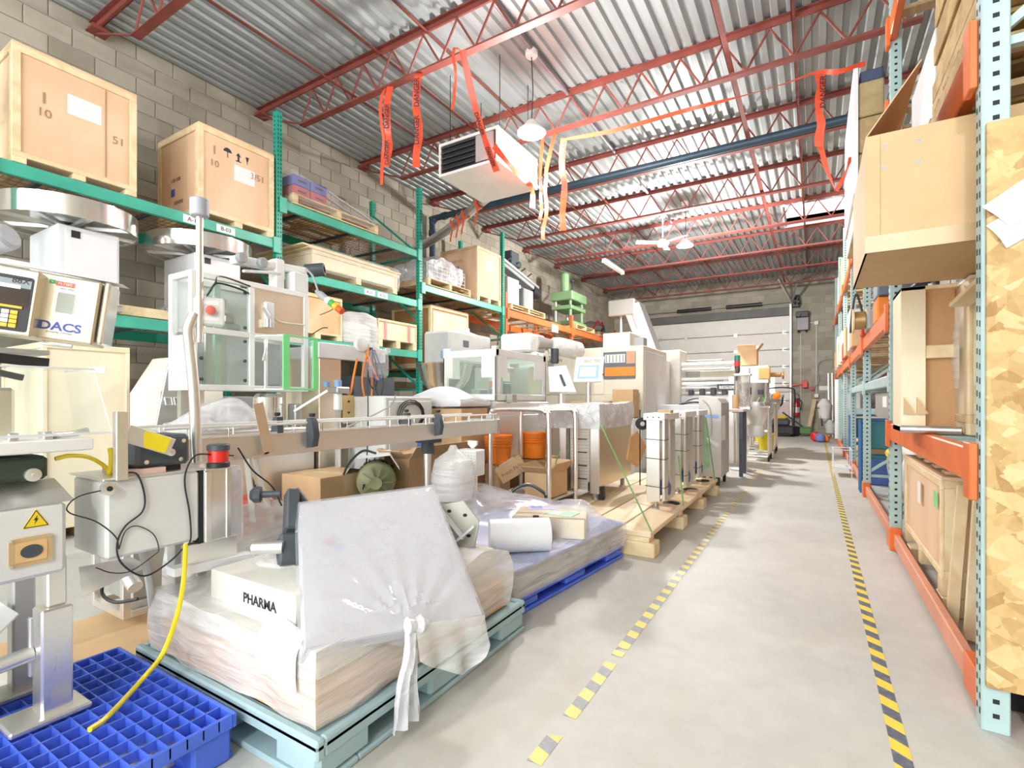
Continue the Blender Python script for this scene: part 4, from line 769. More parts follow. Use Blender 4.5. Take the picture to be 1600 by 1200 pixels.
# load on the teal pallet
tag(MB().box(-2.31, -1.30, 1.0, 2.13, .153, .166, .002).build('plywood_sheet', wood('orange_ply', (.72, .42, .16), (.5, .24, .07), 4)), 'orange brown sheet under the wrapped cartons on the teal pallet', 'board')
for (x0, x1, y0, y1, z0, z1, lb) in ((-2.28, -1.80, 1.02, 1.56, .167, .27, 'flat carton low in the wrapped stack, front corner away from the walkway'), (-1.79, -1.32, 1.02, 1.56, .167, .27, 'flat brown carton at the front corner of the wrapped stack nearest the walkway'), (-2.28, -1.80, 1.57, 2.10, .167, .27, 'flat carton low in the wrapped stack, back corner away from the walkway'), (-1.79, -1.32, 1.57, 2.10, .167, .27, 'flat brown carton at the back corner of the wrapped stack beside the walkway'),
        (-2.26, -1.34, 1.04, 1.62, .272, .36, 'wide flat pale carton on top of the wrapped stack under the white bag'), (-1.95, -1.36, 1.66, 2.08, .272, .43, 'pale carton at the back of the wrapped stack behind the white bag')):
    carton(lb, x0, x1, y0, y1, z0, z1, paint('orange_brown_carton', (.66, .36, .14), .7) if z0 < .2 else paint('pale_carton', (.74, .68, .58), .7), tape=z0 > .2)
t = carton('white carton lettered HARMA under film beside the white bag', -2.02, -1.50, 1.07, 1.38, .365, .50, paint('white_carton', (.82, .80, .72), .6), tape=False)
text('PHARMA', .05, FY(.06, -.1562, .07), t, INK, 'printed_word', .001)
tag(draped(-2.31, -1.30, 1.0, 2.12, .155, lambda u, v: .385 + (.17 * max(0, 1 - abs(v - .22) / .16) * max(0, 1 - abs(u - .42) / .5)) + .08 * max(0, 1 - abs(v - .8) / .3) * (u > .3), 26, 26, .02, 4.2, .01).build('stretch_wrap', FILM), 'clear stretch wrap over the carton stack on the teal pallet', 'plastic wrap')
def lab_roll(u, v):
    a = -1.60 + .21 * u; y = 1.02 - .035 * math.sin(1.6 * v) - .01; return V((a + .03 * v, y + .12 * max(0, .45 - v), .405 - .20 * max(0, v - .3) + .01 * math.sin(6 * u)))
tag(MB().grid(lab_roll, 8, 10).build('shipping_paper', PAPER), 'curled white paper stuck on the front corner of the wrapped stack', 'paper')
# white bagged panel
BL, BR, TL, TR = V((-1.33, .99, .41)), V((-1.105, 1.615, .335)), V((-1.84, 1.34, .735)), V((-1.64, 1.95, .735))
Nn = (BR - BL).cross(TL - BL).normalized(); Nn = Nn if Nn.x > 0 else -Nn
bl = lambda u, v: BL * (1 - u) * (1 - v) + BR * u * (1 - v) + TL * (1 - u) * v + TR * u * v
t = thing('wrapped_board', 'large flat white panel in a knotted clear bag leaning on the wrapped stack', 'panel')
m = MB(); m.grid(lambda u, v: bl(u, v) - Nn * .012, 6, 6); m.grid(lambda u, v: bl(1 - u, v) - Nn * .06, 6, 6)
for fn in (lambda u, v: bl(u, 0) - Nn * (.06 - .048 * v), lambda u, v: bl(1 - u, 1) - Nn * (.06 - .048 * v), lambda u, v: bl(0, 1 - u) - Nn * (.06 - .048 * v), lambda u, v: bl(1, u) - Nn * (.06 - .048 * v)): m.grid(fn, 6, 1)
m.build('panel', paint('white_foam_panel', (.66, .66, .69), .5, 0, .02), t)
nn = lambda p, s: noise.noise(p * s)
def bag(u, v):
    p = bl(-.015 + u * 1.03, -.015 + v * 1.03); k = min(u, 1 - u, v, 1 - v) * 12
    d = math.hypot((u - .52) * .8, v); r = abs(math.sin(math.atan2(v + .03, u - .52) * 9)) * max(0, .6 - d) * .045
    return p + Nn * ((.004 + .006 * abs(nn(p, 3.5)) + r) * min(1, k) - .01 * (1 - min(1, k)))
m = MB().grid(bag, 40, 40)
for fn in (lambda u, v: (bl(-.015 + 1.03 * u, -.015) - Nn * (.01 + .055 * v) + V((0, 0, -.02 * math.sin(u * 14) * v))), lambda u, v: bl(1.015, -.015 + 1.03 * u) - Nn * (.01 + .055 * v) + V((.012 * math.sin(u * 11) * v, 0, 0)), lambda u, v: bl(-.015, 1.015 - 1.03 * u) - Nn * (.01 + .055 * v), lambda u, v: bl(1.015 - 1.03 * u, 1.015) - Nn * (.01 + .055 * v)): m.grid(fn, 16, 3)
m.build('bag', film('bag_film', .34, (.74, .74, .80), .1, .18, 2.5), t)
kn = bl(.53, -.03) + Nn * .03
MB().lathe([(.005, -.04), (.03, -.03), (.022, 0), (.032, .02), (.01, .05)], kn, 10, BR - BL).build('knot', FILMD, t)
def tail(u, v): return kn + V((-.005, -.02 - .03 * v, -.02)) + V((.0, (u - .5) * (.05 + .06 * v), -.31 * v)) + V((.02 * math.sin(u * 12 + v * 3), .008 * math.sin(v * 8), 0))
MB().grid(tail, 12, 14).build('tail', FILMD, t)
ed = bl(1.0, -.02)
def flap(u, v): a = kn + (ed - kn) * u; return a + V((.05 * v, -.03 * v, -.17 * v * math.sin(math.pi * min(1, .18 + .62 * u)))) + V((.012 * math.sin(u * 16), .0, .01 * math.sin(u * 9 + v * 5))) * v
MB().grid(flap, 16, 10).build('flap', FILM, t)
M = fr(bl(.20, .62) - Nn * .0112, BR - BL, TL - BL)
for k, c in enumerate(((.75, .5, .6), (.5, .75, .6), (.55, .6, .85))):
    a = math.radians(150 - 120 * k); MB().prism([(.024 * math.cos(a) + .02 * math.cos(i * .785), .024 * math.sin(a) + .016 * math.sin(i * .785)) for i in range(8)], M, .0006).build('logo_petal', paint('petal%d' % k, c, .6), t)
# perforated brackets and the casting arm near the bag
OLS = paint('shaded_zinc', (.42, .42, .36), .35, .5, .15); t = thing('folded_bracket', 'folded grey steel bracket with cut-outs beside the white bag', 'bracket', (-1.53, 2.02, .43)); M0 = fr((0, 0, .10), (CT, ST, 0), (0, .25, 1))
MB().prism([(-.11, .10), (.02, .12), (.10, .02), (.08, -.10), (-.02, -.12)], M0, .004).build('back_plate', OLS, t); MB().bar(M0 @ V((.02, .12, .0)), M0 @ V((.10, .02, .0)), .08, .004, 0, M0.to_3x3() @ V((1, 1, 0))).bar(M0 @ V((.10, .02, 0)), M0 @ V((.08, -.10, 0)), .08, .004, 0, M0.to_3x3() @ V((1, 0, 0))).build('flange', OLS, t)
MB().bar(M0 @ V((-.10, .09, .03)), M0 @ V((.03, -.06, .05)), .035, .006).build('white_strip', WHITEP, t); MB().bar(M0 @ V((-.04, -.10, .05)), M0 @ V((.08, .0, .06)), .03, .006).build('white_strip', WHITEP, t)
for a_, b_ in ((-.05, .07), (.03, .05), (.05, -.05)): MB().prism([(a_ + .012 * math.cos(i * 1.047), b_ + .009 * math.sin(i * 1.047)) for i in range(6)], M0 @ Matrix.Translation((0, 0, .0045)), .0006).build('cut_out', DARK, t)
t = thing('cast_arm', 'dark cast bracket arm with steel tube end by the white bag', 'bracket'); P1 = D(456, 768, 2.15); P2 = D(452, 885, 2.0)
MB().bar(P1, P1 * .45 + P2 * .55, .05, .085, .008, (1, -.5, 0)).bar(P1 * .4 + P2 * .6, P2, .09, .085, .01, (1, -.5, 0)).bar(P1, P1 + V((.07, .05, -.12)), .03, .06, .006).build('casting', CHAR, t)
q = P1 * .3 + P2 * .7; MB().cyl(q + V((.03, -.05, 0)), q + V((-.06, -.12, .0)), .026, .026, 16).build('tube_end', STEEL, t); q2 = q + V((-.06, -.12, 0)); MB().cyl(q2 + V((-.001, -.0015, 0)), q2 + V((-.003, -.004, 0)), .018, .018, 16).build('bore', DARK, t)
q = P1 + V((-.02, -.04, -.005)); MB().cyl(q, q + V((-.05, -.05, 0)), .014, .014, 10).lathe([(.01, 0), (.034, .005), (.034, .03), (.02, .045)], q + V((-.05, -.05, 0)), 10, (-1, -1, 0)).build('knob', CHAR, t)
# second pallet: blue with sheets of board
RZ = -6.5; C2 = (-1.78, 2.99, 0)
t = thing('plastic_pallet', 'blue plastic pallet under the stack of grey sheets', 'pallet', C2, RZ); m = MB().box(-.5, .5, -.67, .67, .07, .09, .006).box(-.5, .5, -.67, .67, 0, .02, .006); m.build('deck', PBL, t)
for i in range(3):
    for j in range(3): MB().box(-.49 + .385 * i, -.28 + .385 * i, -.66 + .54 * j, -.42 + .54 * j, .02, .07, .012).build('block', PBL, t)
for k in range(16):
    a, b = R.uniform(-.006, .006), R.uniform(-.006, .006); o = thing('board_sheet', 'thick grey or buff board sheet in the stack on the blue pallet', 'board', (C2[0] + a, C2[1] + b, .0905 + k * .0096), RZ + R.uniform(-.6, .6), 'board sheets on the blue pallet')
    MB().prism(rrect(.98, 1.32, .05), Matrix.Identity(4), .0088).build('sheet', (paint('board_grey', (.55, .55, .50), .6, 0, .1), paint('board_buff', (.70, .62, .47), .6, 0, .1), paint('board_dark', (.38, .40, .44), .6, 0, .1))[(k * 7 // 3) % 3], o)
o = thing('liner_sheet', 'blue plastic liner sheet on top of the grey board stack', 'liner', (C2[0], C2[1], .246), RZ); MB().prism(rrect(1.02, 1.36, .06), Matrix.Identity(4), .012).build('sheet', paint('blue_liner', (.36, .44, .74), .4, 0, .06), o)
wr2 = draped(-.51, .51, -.68, .68, .09, lambda u, v: .262 + .32 * max(0, 1 - abs(v - .42) / .38) * max(0, 1 - u * 1.5) + .19 * max(0, 1 - abs(u - .86) / .22) * max(0, 1 - abs(v - .74) / .24) + .15 * max(0, min(1, (v - .45) * 4)) * max(0, min(1, (.88 - u) * 5)) * max(0, min(1, (.93 - v) * 9)), 30, 34, .022, 6.4, .0)
o = wr2.build('stretch_wrap', film('thin_wrap', .36, (.95, .95, 1), .14, .3, 5, (.9, .9, 5))); o.location = C2; o.rotation_euler = (0, 0, math.radians(RZ)); tag(o, 'clear stretch wrap over the board stack on the blue pallet', 'plastic wrap')
t = thing('control_box', 'stainless control box lying on the board stack with papers on it', 'box', (-1.55, 3.10, .259), 20); MB().box(-.24, .24, -.2, .2, 0, .14, .008).build('body', STEELY, t); MB().box(-.10, -.097, -.201, -.2, .005, .135).build('seam', DARK, t); MB().box(-.1, -.06, -.215, -.2, .12, .15, .004).build('catch', BLACK, t)
for k, (x, y, r, c, lb) in enumerate(((-.1, .05, 12, 'paper_lilac', 'lilac printed sheet on the control box'), (.1, -.05, -20, 'paper_green', 'green and white leaflet on the control box'))):
    o = thing('leaflet', lb, 'leaflet', (-1.55 + x, 3.1 + y, .4), 20 + r); MB().box(-.1, .1, -.07, .07, 0, .002).build('sheet', paint(c, ((.68, .62, .85), (.55, .8, .62))[k], .5), o); MB().box(-.08, .0, -.05, .05, .002, .0025).build('printed_area', paint(c + '_print', ((.35, .42, .75), (.85, .88, .86))[k], .5), o)
t = thing('foam_roll', 'white roll of foam sheet lying on the board stack', 'roll'); A_, B_ = V((-1.64, 2.46, .36)), V((-1.36, 2.68, .36)); MB().tube([A_, B_], .098, 22).build('roll', WHITEP, t); MB().tube([B_ + (B_ - A_) * .002, B_ + (B_ - A_) * .012], .088, 22).build('rolled_end', paint('roll_end', (.80, .74, .66), .7), t)
t = thing('cable_coil', 'blue and black coiled cable on the board stack', 'cable'); c = V((-1.50, 2.82, .275))
for k in range(4): MB().tube([c + V(((.09 - k * .012) * math.cos(i * .52), (.06 - k * .008) * math.sin(i * .52), .012 * k)) for i in range(13)], .007, 6).build('loop', BLACK if k % 2 else INKB, t)
tag(MB().tube(catm([D(800, 768, 3.5), D(812, 760, 3.5), D(830, 758, 3.5), D(850, 770, 3.45), D(853, 776, 3.4)], 5), .012, 8).build('black_hose', BLACK), 'short black hose arching over the control box', 'hose')
# ================================================================ WEIGHING MACHINE (in front of the pale crate)
t = thing('checkweigher_base', 'grey enamel weigher cabinet with warning triangle on steel legs', 'machine'); XP = -2.05
MB().box(-2.38, XP, .10, .64, .612, .836, .012).build('cabinet', GREYP, t)
MB().add([(-2.4, .08, .836), (XP, .08, .836), (XP, .66, .836), (-2.4, .66, .836), (-2.3, .08, .905), (-2.12, .08, .905), (-2.12, .63, .905), (-2.3, .63, .905)], [(3, 2, 1, 0), (4, 5, 6, 7), (0, 1, 5, 4), (1, 2, 6, 5), (2, 3, 7, 6), (3, 0, 4, 7)]).build('sloped_cover', STEEL, t)
o = MB().prism([(-.032, -.026), (.032, -.026), (0, .030)], FX(XP, .565, .795), .0012).build('warning_triangle', paint('sign_yellow', (.95, .70, .02), .4), t); M = FX(XP + .0013, .565, .795)
m = MB(); tri = [V((-.028, -.0235)), V((.028, -.0235)), V((0, .0255))]
for a, b in ((0, 1), (1, 2), (2, 0)): p, q = tri[a], tri[b]; m.bar(M @ V((p.x, p.y, 0)), M @ V((q.x, q.y, 0)), .0008, .0022, 0, (0, 0, 1))
m.prism([(.004, .012), (-.006, -.004), (-.001, -.004), (-.004, -.016), (.006, .001), (.001, .001)], M, .0006); m.build('bolt_symbol', INK, o)
o = MB().prism(rrect(.10, .085, .006), FX(XP, .553, .700), .006).build('brass_plate', paint('brass_plate', (.70, .50, .26), .4, .3), t); MB().prism(rrect(.072, .06, .003), FX(XP + .006, .553, .7), .002).build('gasket', paint('orange_gasket', (.85, .55, .25), .6), o); MB().prism([(.026 * math.cos(i * .314), .02 * math.sin(i * .314)) for i in range(20)], FX(XP + .008, .553, .7), .002).build('window', CHAR, o)
m = MB()
for a in (-.045, .045):
    for b in (-.037, .037): m.lathe([(.005, 0), (.004, .004)], (XP + .006, .553 + a, .7 + b), 8, (1, 0, 0))
m.build('bolts', SCREW, o, kind='stuff')
MB().box(-2.14, -2.06, .58, .66, .16, .50, .006).build('leg', STEELV, t); MB().box(-2.13, -2.08, .60, .65, .5, .66, .005).build('leg', STEELV, t); MB().box(-2.38, -2.32, .58, .64, .16, .62, .006).build('leg', STEELD, t); MB().box(-2.17, -2.03, .50, .70, .152, .172, .006).build('foot', STEEL, t); MB().box(-2.41, -2.29, .52, .68, .152, .172, .006).build('foot', STEELD, t)
MB().tube([(-2.16, -.1, .29), (-2.13, .58, .355)], .024, 14).build('cross_tube', STEEL, t); MB().box(-2.145, -2.125, .57, .64, .28, .47, .004).build('tube_bracket', STEELD, t)
MB().box(-2.30, -2.07, .16, .60, .912, .985, .01).build('drive_block', paint('greenish_black', (.03, .05, .035), .4), t)
for y, z in ((.40, .955), (.56, .93)): MB().lathe([(.017, 0), (.02, .004), (.02, .018), (.012, .02)], (-2.07, y, z), 18, (1, 0, 0)).lathe([(.006, .02), (.006, .03)], (-2.07, y, z), 10, (1, 0, 0)).build('roller_end', STEEL, t)
MB().box(-2.35, XP, .05, .71, .995, 1.035, .004).build('bed_rail', WHITE, t)
m = MB()
for y in (.2, .33, .43, .52, .6): m.box(-2.12, -2.07, y - .012, y + .012, 1.035, 1.06, .003)
m.build('rail_bolts', SCREW, t, kind='stuff'); MB().tube(catm([(-2.1, .62, 1.045), (-2.07, .66, 1.05), (-2.07, .7, 1.06)], 4), .01).build('adjuster', STEEL, t)
m = MB()
for a, b in (((XP - .02, .0, 1.04), (XP - .02, .775, 1.045)),): pass
m.add([(XP, .0, 1.05), (XP, .76, 1.05), (XP - .03, .72, 1.262), (XP - .03, .0, 1.262), (-2.33, .72, 1.262), (-2.33, .0, 1.262), (-2.37, .76, 1.05)], [(0, 1, 2, 3), (3, 2, 4, 5), (1, 6, 4, 2)]); m.build('hood', GLASS, t)
m = MB().bar((XP - .03, .0, 1.263), (XP - .03, .72, 1.263), .006, .006).bar((XP - .0, .76, 1.05), (XP - .03, .72, 1.262), .003, .003).bar((XP - .0, .0, 1.05), (XP, .76, 1.05), .004, .008).bar((XP - .03, .72, 1.262), (-2.33, .72, 1.262), .003, .003); m.build('hood_edge', WHITEP, t)
# second part of the line: white box with cables
t = thing('control_cabinet', 'pale grey cabinet with dangling cables under the line, beside the triangle cabinet', 'cabinet'); MB().box(-2.32, XP, .742, 1.045, .615, .885, .01).build('cabinet', GREYP, t)
MB().box(-2.34, XP + .0, .735, 1.06, .885, .893, .002).build('lid', STEEL, t)
MB().box(-2.26, -2.07, .84, 1.02, .915, 1.03, .012).build('drive_block', CHAR, t); MB().box(-2.24, -2.1, .82, 1.0, .893, .915).build('drive_foot', BLACK, t)
for y, z in ((.87, .935), (.985, .935), (.995, 1.005), (.925, .985)): MB().lathe([(.008, 0), (.008, .005)], (-2.07, y, z), 10, (1, 0, 0)).build('bolt', SCREW, t)
MB().lathe([(.012, 0), (.014, .02), (.007, .022), (.007, .03)], (-2.07, .945, .965), 14, (1, 0, 0)).build('roller_end', STEEL, t)
o = MB().bar((-2.045, .80, 1.045), (-2.035, .94, .985), .004, .062, .001).build('angled_plate', STEEL, t); MB().bar((-2.042, .845, 1.025), (-2.033, .925, .992), .004, .056).build('yellow_label', YEL, o)
MB().box(-2.06, -2.03, .765, .80, .885, 1.12, .002).build('flat_bar', STEELV, t); MB().lathe([(.022, 0), (.022, .02), (.01, .022)], (-2.05, .745, .862), 16, (1, 0, 0)).build('clamp', STEEL, t); MB().lathe([(.009, 0), (.009, .006)], (-2.03, .745, .862), 8, (1, 0, 0)).build('clamp_bolt', DARK, t)
MB().box(-2.24, -2.06, .80, .93, .893, .913).build('pink_pad', paint('pink_pad', (.82, .58, .52), .6), t)
X_ = XP + .006
def cable(pts, r, m, lab, k=6): return tag(MB().tube(catm(pts, k), r, 8).build('cable', m), lab, 'cable')
cp = lambda px, py, dx=.008: aX(px, py, XP + dx)
cable([cp(195, 738, .01), cp(215, 742), cp(226, 775), cp(222, 800), cp(196, 822), cp(183, 850), cp(190, 880), cp(225, 900), cp(262, 880), cp(288, 855), cp(298, 842), cp(296, 800), cp(289, 760), cp(291, 735), cp(305, 712, .02), cp(330, 710, .03), cp(365, 712, .03)], .0032, BLACK, 'black cable looping down the pale cabinet front')
cable([cp(165, 765, .01), cp(125, 775, .02), cp(106, 790, .02), cp(110, 802, .02), cp(150, 815, .02), cp(180, 838, .015), cp(186, 858, .01)], .0022, BLACK, 'thin black cable between the two weigher cabinets')
cable([cp(186, 858), cp(196, 830), cp(215, 822), cp(240, 835), cp(248, 858), cp(240, 868), cp(205, 892), cp(175, 895), cp(150, 887)], .0018, BLACK, 'thinnest black wire curling below the pale cabinet')
for (px, y1) in ((190, 850), (292, 765)): pass
cable([cp(290, 850, .02), cp(287, 905, .04), cp(277, 960, .07), cp(255, 1020, .12), aZ(226, 1066, .16) + V((0, 0, .02)), aZ(170, 1118, .16), aZ(140, 1140, .16)], .0085, YEL, 'thick yellow cable dropping from the pale cabinet to the blue pallet')
cable([aX(86, 717, -2.1), aX(110, 712, -2.1), aX(140, 715, -2.12), aX(165, 730, -2.14), aX(171, 743, -2.16)], .007, YEL, 'short yellow cable bending under the clear hood')
cable([aX(172, 700, -2.12), aX(174, 720, -2.12), aX(170, 742, -2.15)], .008, YEL, 'stub of yellow cable by the upright flat bar')
# steel housings, beacon, pole
t = thing('steel_housing', 'stainless housing with red beacon shelf behind the pale cabinet', 'machine'); MB().box(-2.34, XP, 1.062, 1.165, .60, .885, .004).build('housing', STEELV, t); MB().box(-2.34, -2.02, 1.05, 1.18, .885, .893, .002).build('shelf', STEEL, t); MB().box(-2.36, XP - .005, 1.046, 1.062, .6, .885).build('dark_gap', DARK, t); MB().box(XP, XP + .012, 1.06, 1.085, .6, .88, .003).build('hinge_rail', STEELV, t); MB().box(XP, XP + .006, 1.145, 1.165, .6, .885, .002).build('edge_trim', STEELV, t)
for y in (1.08, 1.17): MB().box(-2.34, -2.28, y - .02, y + .02, 0.0, .6, .004).build('leg', STEELD, t)
MB().add([(-2.1, .95, .50), (-2.1, 1.26, .475), (-2.04, 1.26, .475), (-2.04, .95, .50), (-2.1, .95, .53), (-2.1, 1.26, .51), (-2.04, 1.26, .51), (-2.04, .95, .53)], [(3, 2, 1, 0), (4, 5, 6, 7), (0, 1, 5, 4), (1, 2, 6, 5), (2, 3, 7, 6), (3, 0, 4, 7)]).build('channel', WHITEP, t)
MB().box(-2.1, -2.06, 1.0, 1.2, .51, .6, .003).build('strut', STEELV, t)
tag(MB().box(-2.20, -2.10, 1.20, 1.26, .54, .88, .02).build('bagged_part', FILMD), 'upright part in milky plastic beside the stainless housing', 'part')
t = thing('beacon', 'red beacon light with black cap on the stainless shelf', 'beacon', (-2.03, 1.105, .893)); MB().lathe([(.041, 0), (.041, .018), (.036, .022)], (0, 0, 0), 24).build('base', BLACK, t); MB().lathe([(.036, .022), (.037, .068), (.036, .07)], (0, 0, 0), 24).build('lens', REDP, t); MB().lathe([(.0405, .068), (.0405, .088), (.036, .092), (.0001, .093)], (0, 0, 0), 24).build('cap', CHAR, t)
t = thing('pole_stand', 'tall stainless pole with grey cap and emergency stop box', 'pole', (-2.2, 1.12, .9)); MB().tube([(0, 0, .5), (.0, .0, 1.04)], .0135, 14).build('upper_tube', STEELV, t); MB().lathe([(.032, 0), (.036, .004), (.036, .07), (.03, .075), (.0001, .075)], (0, 0, 1.025), 20).build('cap', paint('cap_grey', (.42, .44, .50), .5), t)
MB().tube(catm([(-.02, .0, .0), (-.02, -.012, .3), (-.02, -.03, .5), (-.015, -.035, .56), (-.01, -.015, .62)], 5), .021, 16).build('lower_tube', STEELV, t)
o = MB().box(-.05, .0, -.055, .055, .575, .695, .008, Matrix.Translation((.015, .035, 0)) @ Matrix.Rotation(-.35, 4, 'Z')).build('switch_box', GREYP, t)
Mb = Matrix.Translation((.015, .035, .637)) @ Matrix.Rotation(-.35, 4, 'Z') @ fr((0, 0, 0), (0, 1, 0), (0, 0, 1))
MB().lathe([(.012, 0), (.012, .008), (.019, .01), (.019, .018), (.012, .021), (.0001, .021)], Mb @ V((0, 0, 0)), 18, Mb.to_3x3() @ V((0, 0, 1))).build('stop_button', paint('stop_red', (.80, .16, .12), .4), o)
for dz in (.033, -.032): MB().box(-.032, .032, dz - .008, dz + .008, 0, .001, 0, Mb).build('blank_label', PAPER, o)
MB().tube(catm([(.0, .03, .70), (.01, .06, .76), (-.02, .1, .80), (-.05, .25, .79)], 5), .004, 6).build('wire', BLACK, t)
# the display unit
def oriented(name, lab, cat, c, nrm_deg, roll, grp=None):
    t = thing(name, lab, cat, c, 0, grp); a = math.radians(nrm_deg); n = V((math.cos(a), math.sin(a), 0)); r = V((-n.y, n.x, 0)); u = V((0, 0, 1)); rr = math.radians(roll)
    r2 = r * math.cos(rr) + u * math.sin(rr); u2 = u * math.cos(rr) - r * math.sin(rr); t.matrix_world = fr(c, r2, u2); return t
cD = D(101, 482, 1.72); t = oriented('weigher_display', 'stainless weigher display unit with blue DACS lettering', 'display', cD, -32, -7)
LI = lambda x=0, y=0, z=0: Matrix.Translation((x, y, z))
MB().box(-.088, .088, -.112, .112, -.16, 0, .006).build('housing', STEELY, t); MB().prism(rrect(.05, .078, .004, 3, .0, .02), LI(), .002).build('window_frame', STEEL, t); MB().prism(rrect(.046, .07, .003, 3, .0, .018), LI(0, 0, .002), .001).build('screen', paint('lcd_grey', (.50, .54, .48), .15), t)
text('DACS', .040, LI(-.004, -.066), t, INKB, 'lettering', .0012, sx=1.1); text('DYNAMIC SYSTEMS', .008, LI(-.004, -.086), t, INKB); text('HIGH SPEED', .0075, LI(.0, .066), t, INKB)
o = MB().box(-.05, -.034, .078, .092, 0, .001).build('green_sticker', paint('sticker_green', (.10, .55, .18), .5), t); text('V', .012, LI(-.042, .085, .001), o, PAPER); o = MB().box(-.033, .018, .074, .09, 0, .001).build('red_sticker', paint('sticker_red', (.85, .20, .13), .5), t); text('M-7302', .012, LI(-.008, .082, .001), o, PAPER)
MB().box(.092, .112, -.105, .118, -.15, -.012, .006).build('side_cover', MIRROR, t); MB().tube([(-.05, -.125, -.02), (.03, -.125, -.02)], .008).build('latch', STEEL, t)
cK = D(17, 467, 1.62); t = oriented('keypad_unit', 'stainless operator unit with black screen and orange white keypad', 'display', cK, -32, -7)
MB().box(-.14, .062, -.115, .105, -.16, 0, .006).build('housing', STEELY, t); MB().prism(rrect(.17, .18, .008, 3, -.035, -.012), LI(), .002).build('screen_frame', BLACK, t); MB().box(-.12, .045, .04, .066, .002, .003).build('header', paint('header_grey', (.30, .34, .36), .4), t); text('88X', .026, LI(.018, .062, .003), t, INK); MB().box(-.12, .02, .036, .048, .003, .004).build('white_line', PAPER, t); MB().box(-.12, .044, -.02, .036, .002, .0028).build('reflecting_glass', paint('dark_glass', (.05, .035, .03), .06), t)
MB().box(-.12, .032, -.028, -.02, .003, .006, .001).build('orange_bar', paint('key_orange', (.95, .50, .04), .4), t)
for i in range(4):
    for j in range(4):
        MB().box(-.06 + i * .0215, -.041 + i * .0215, -.048 - j * .0145, -.0355 - j * .0145, .003, .005, .001).build('key', MATS['key_orange'] if (i == 3 or (j == 3 and i == 2)) else PAPER, t)
t = oriented('paper_bundle', 'loose white sheets lying on top of the weigher displays', 'papers', cD + V((0, -.03, .112)), -32, -7)
for k in range(3):
    m = MB(); m.grid(lambda u, v: V((-.24 + .36 * u + .03 * k, .006 + .004 * k + .016 * math.sin(3 * u + k) * v + .022 * v, -.02 - .12 * v - .01 * k)), 8, 4); m.build('sheet', PAPER, t)
# support of the displays
t = thing('display_bracket', 'steel bracket and tray carrying the weigher displays', 'bracket'); q = D(30, 545, 1.72); MB().box(-2.5, -2.12, .30, .62, 1.305, 1.32, .003).build('tray', STEELD, t); MB().tube([(-2.42, .5, .84), (-2.42, .5, 1.31)], .02).build('post', STEELV, t); MB().bar((-2.30, .35, 1.30), (-2.30, .60, 1.235), .02, .02).build('arm', BLACK, t); MB().bar((-2.14, .35, 1.30), (-2.14, .62, 1.28), .015, .03).build('arm', BLACK, t)
tag(MB().box(-2.43, -2.25, .28, .57, 1.02, 1.2, .01).build('reject_chute', STEELY), 'warm stainless chute under the displays behind the clear hood', 'chute')
# carton with green leaf mark, cardboard sheet, hose, timber
t = carton('white open carton with a green leaf mark standing on the blue pallet', -2.42, -2.21, .26, .50, .153, .40, paint('white_carton2', (.80, .80, .76), .6), flaps=True)
m = MB(); m.prism([(.03 * math.cos(a * .35) - .005, .04 * math.sin(a * .35)) for a in range(0, 9)] + [(.012 * math.cos(a * .35) + .004, .028 * math.sin(a * .35)) for a in range(8, -1, -1)], FX(.1055, .06, .10), .0008).build('leaf_mark', paint('leaf_green', (.05, .42, .12), .5), t)
tag(MB().box(-2.39, -2.26, .30, .33, .165, .44, .003).build('ring_binder', paint('binder_pink', (.85, .45, .42), .5)), 'pink binder standing in the white open carton', 'binder'); tag(MB().box(-2.39, -2.25, .34, .385, .165, .46, .003).build('ring_binder', PAPER), 'white binder standing in the white open carton', 'binder')
tag(MB().box(-3.3, -2.47, .72, 1.30, .001, .006).build('cardboard_sheet', CARDL), 'flat tan cardboard sheet on the floor beyond the blue pallet', 'cardboard')
tag(MB().tube(catm([aX(222, 862, -2.3), aX(232, 905, -2.3), aX(238, 950, -2.32), aX(245, 985, -2.36), aX(250, 1000, -2.4)], 5), .013, 10).build('white_hose', paint('hose_white', (.72, .73, .70), .4)), 'white hose hanging below the pale cabinet', 'hose')
t = thing('timber_skid', 'old timber skid with dark hand hole beneath the line', 'skid', (-2.85, 1.72, 0)); MB().box(-.5, .38, -.25, -.19, .1, .24, .006).build('front_board', PALW, t); MB().prism(rrect(.3, .07, .03), FY(.12, -.251, .165), .004).build('hand_hole', DARK, t); MB().box(-.5, .38, -.22, .4, .24, .30, .01).build('top_board', paint('grey_wrapped_board', (.66, .66, .62), .5), t); MB().box(-.5, -.4, -.2, .4, 0, .24, .006).box(.2, .3, -.18, .4, 0, .24, .006).build('runner', PALW, t)
tag(MB().add([aX(123, 888, -2.18), aX(205, 872, -2.35), aX(232, 885, -2.35), aX(128, 933, -2.18)] + [p + V((0, 0, .004)) for p in (aX(123, 888, -2.18), aX(205, 872, -2.35), aX(232, 885, -2.35), aX(128, 933, -2.18))], [(3, 2, 1, 0), (4, 5, 6, 7), (0, 1, 5, 4), (1, 2, 6, 5), (2, 3, 7, 6), (3, 0, 4, 7)]).build('deflector_plate', STEEL), 'thin stainless deflector plate under the pale cabinet', 'plate')
tag(MB().cyl(D(195, 893, 2.3), D(212, 918, 2.25), .03, .03, 16).build('tube_stub', STEEL), 'short stainless tube stub below the pale cabinet', 'tube')
cable([D(162, 905, 2.4), D(160, 928, 2.4), D(180, 941, 2.4), D(215, 936, 2.4)], .008, BLACK, 'bent black rubber cable on the timber skid')
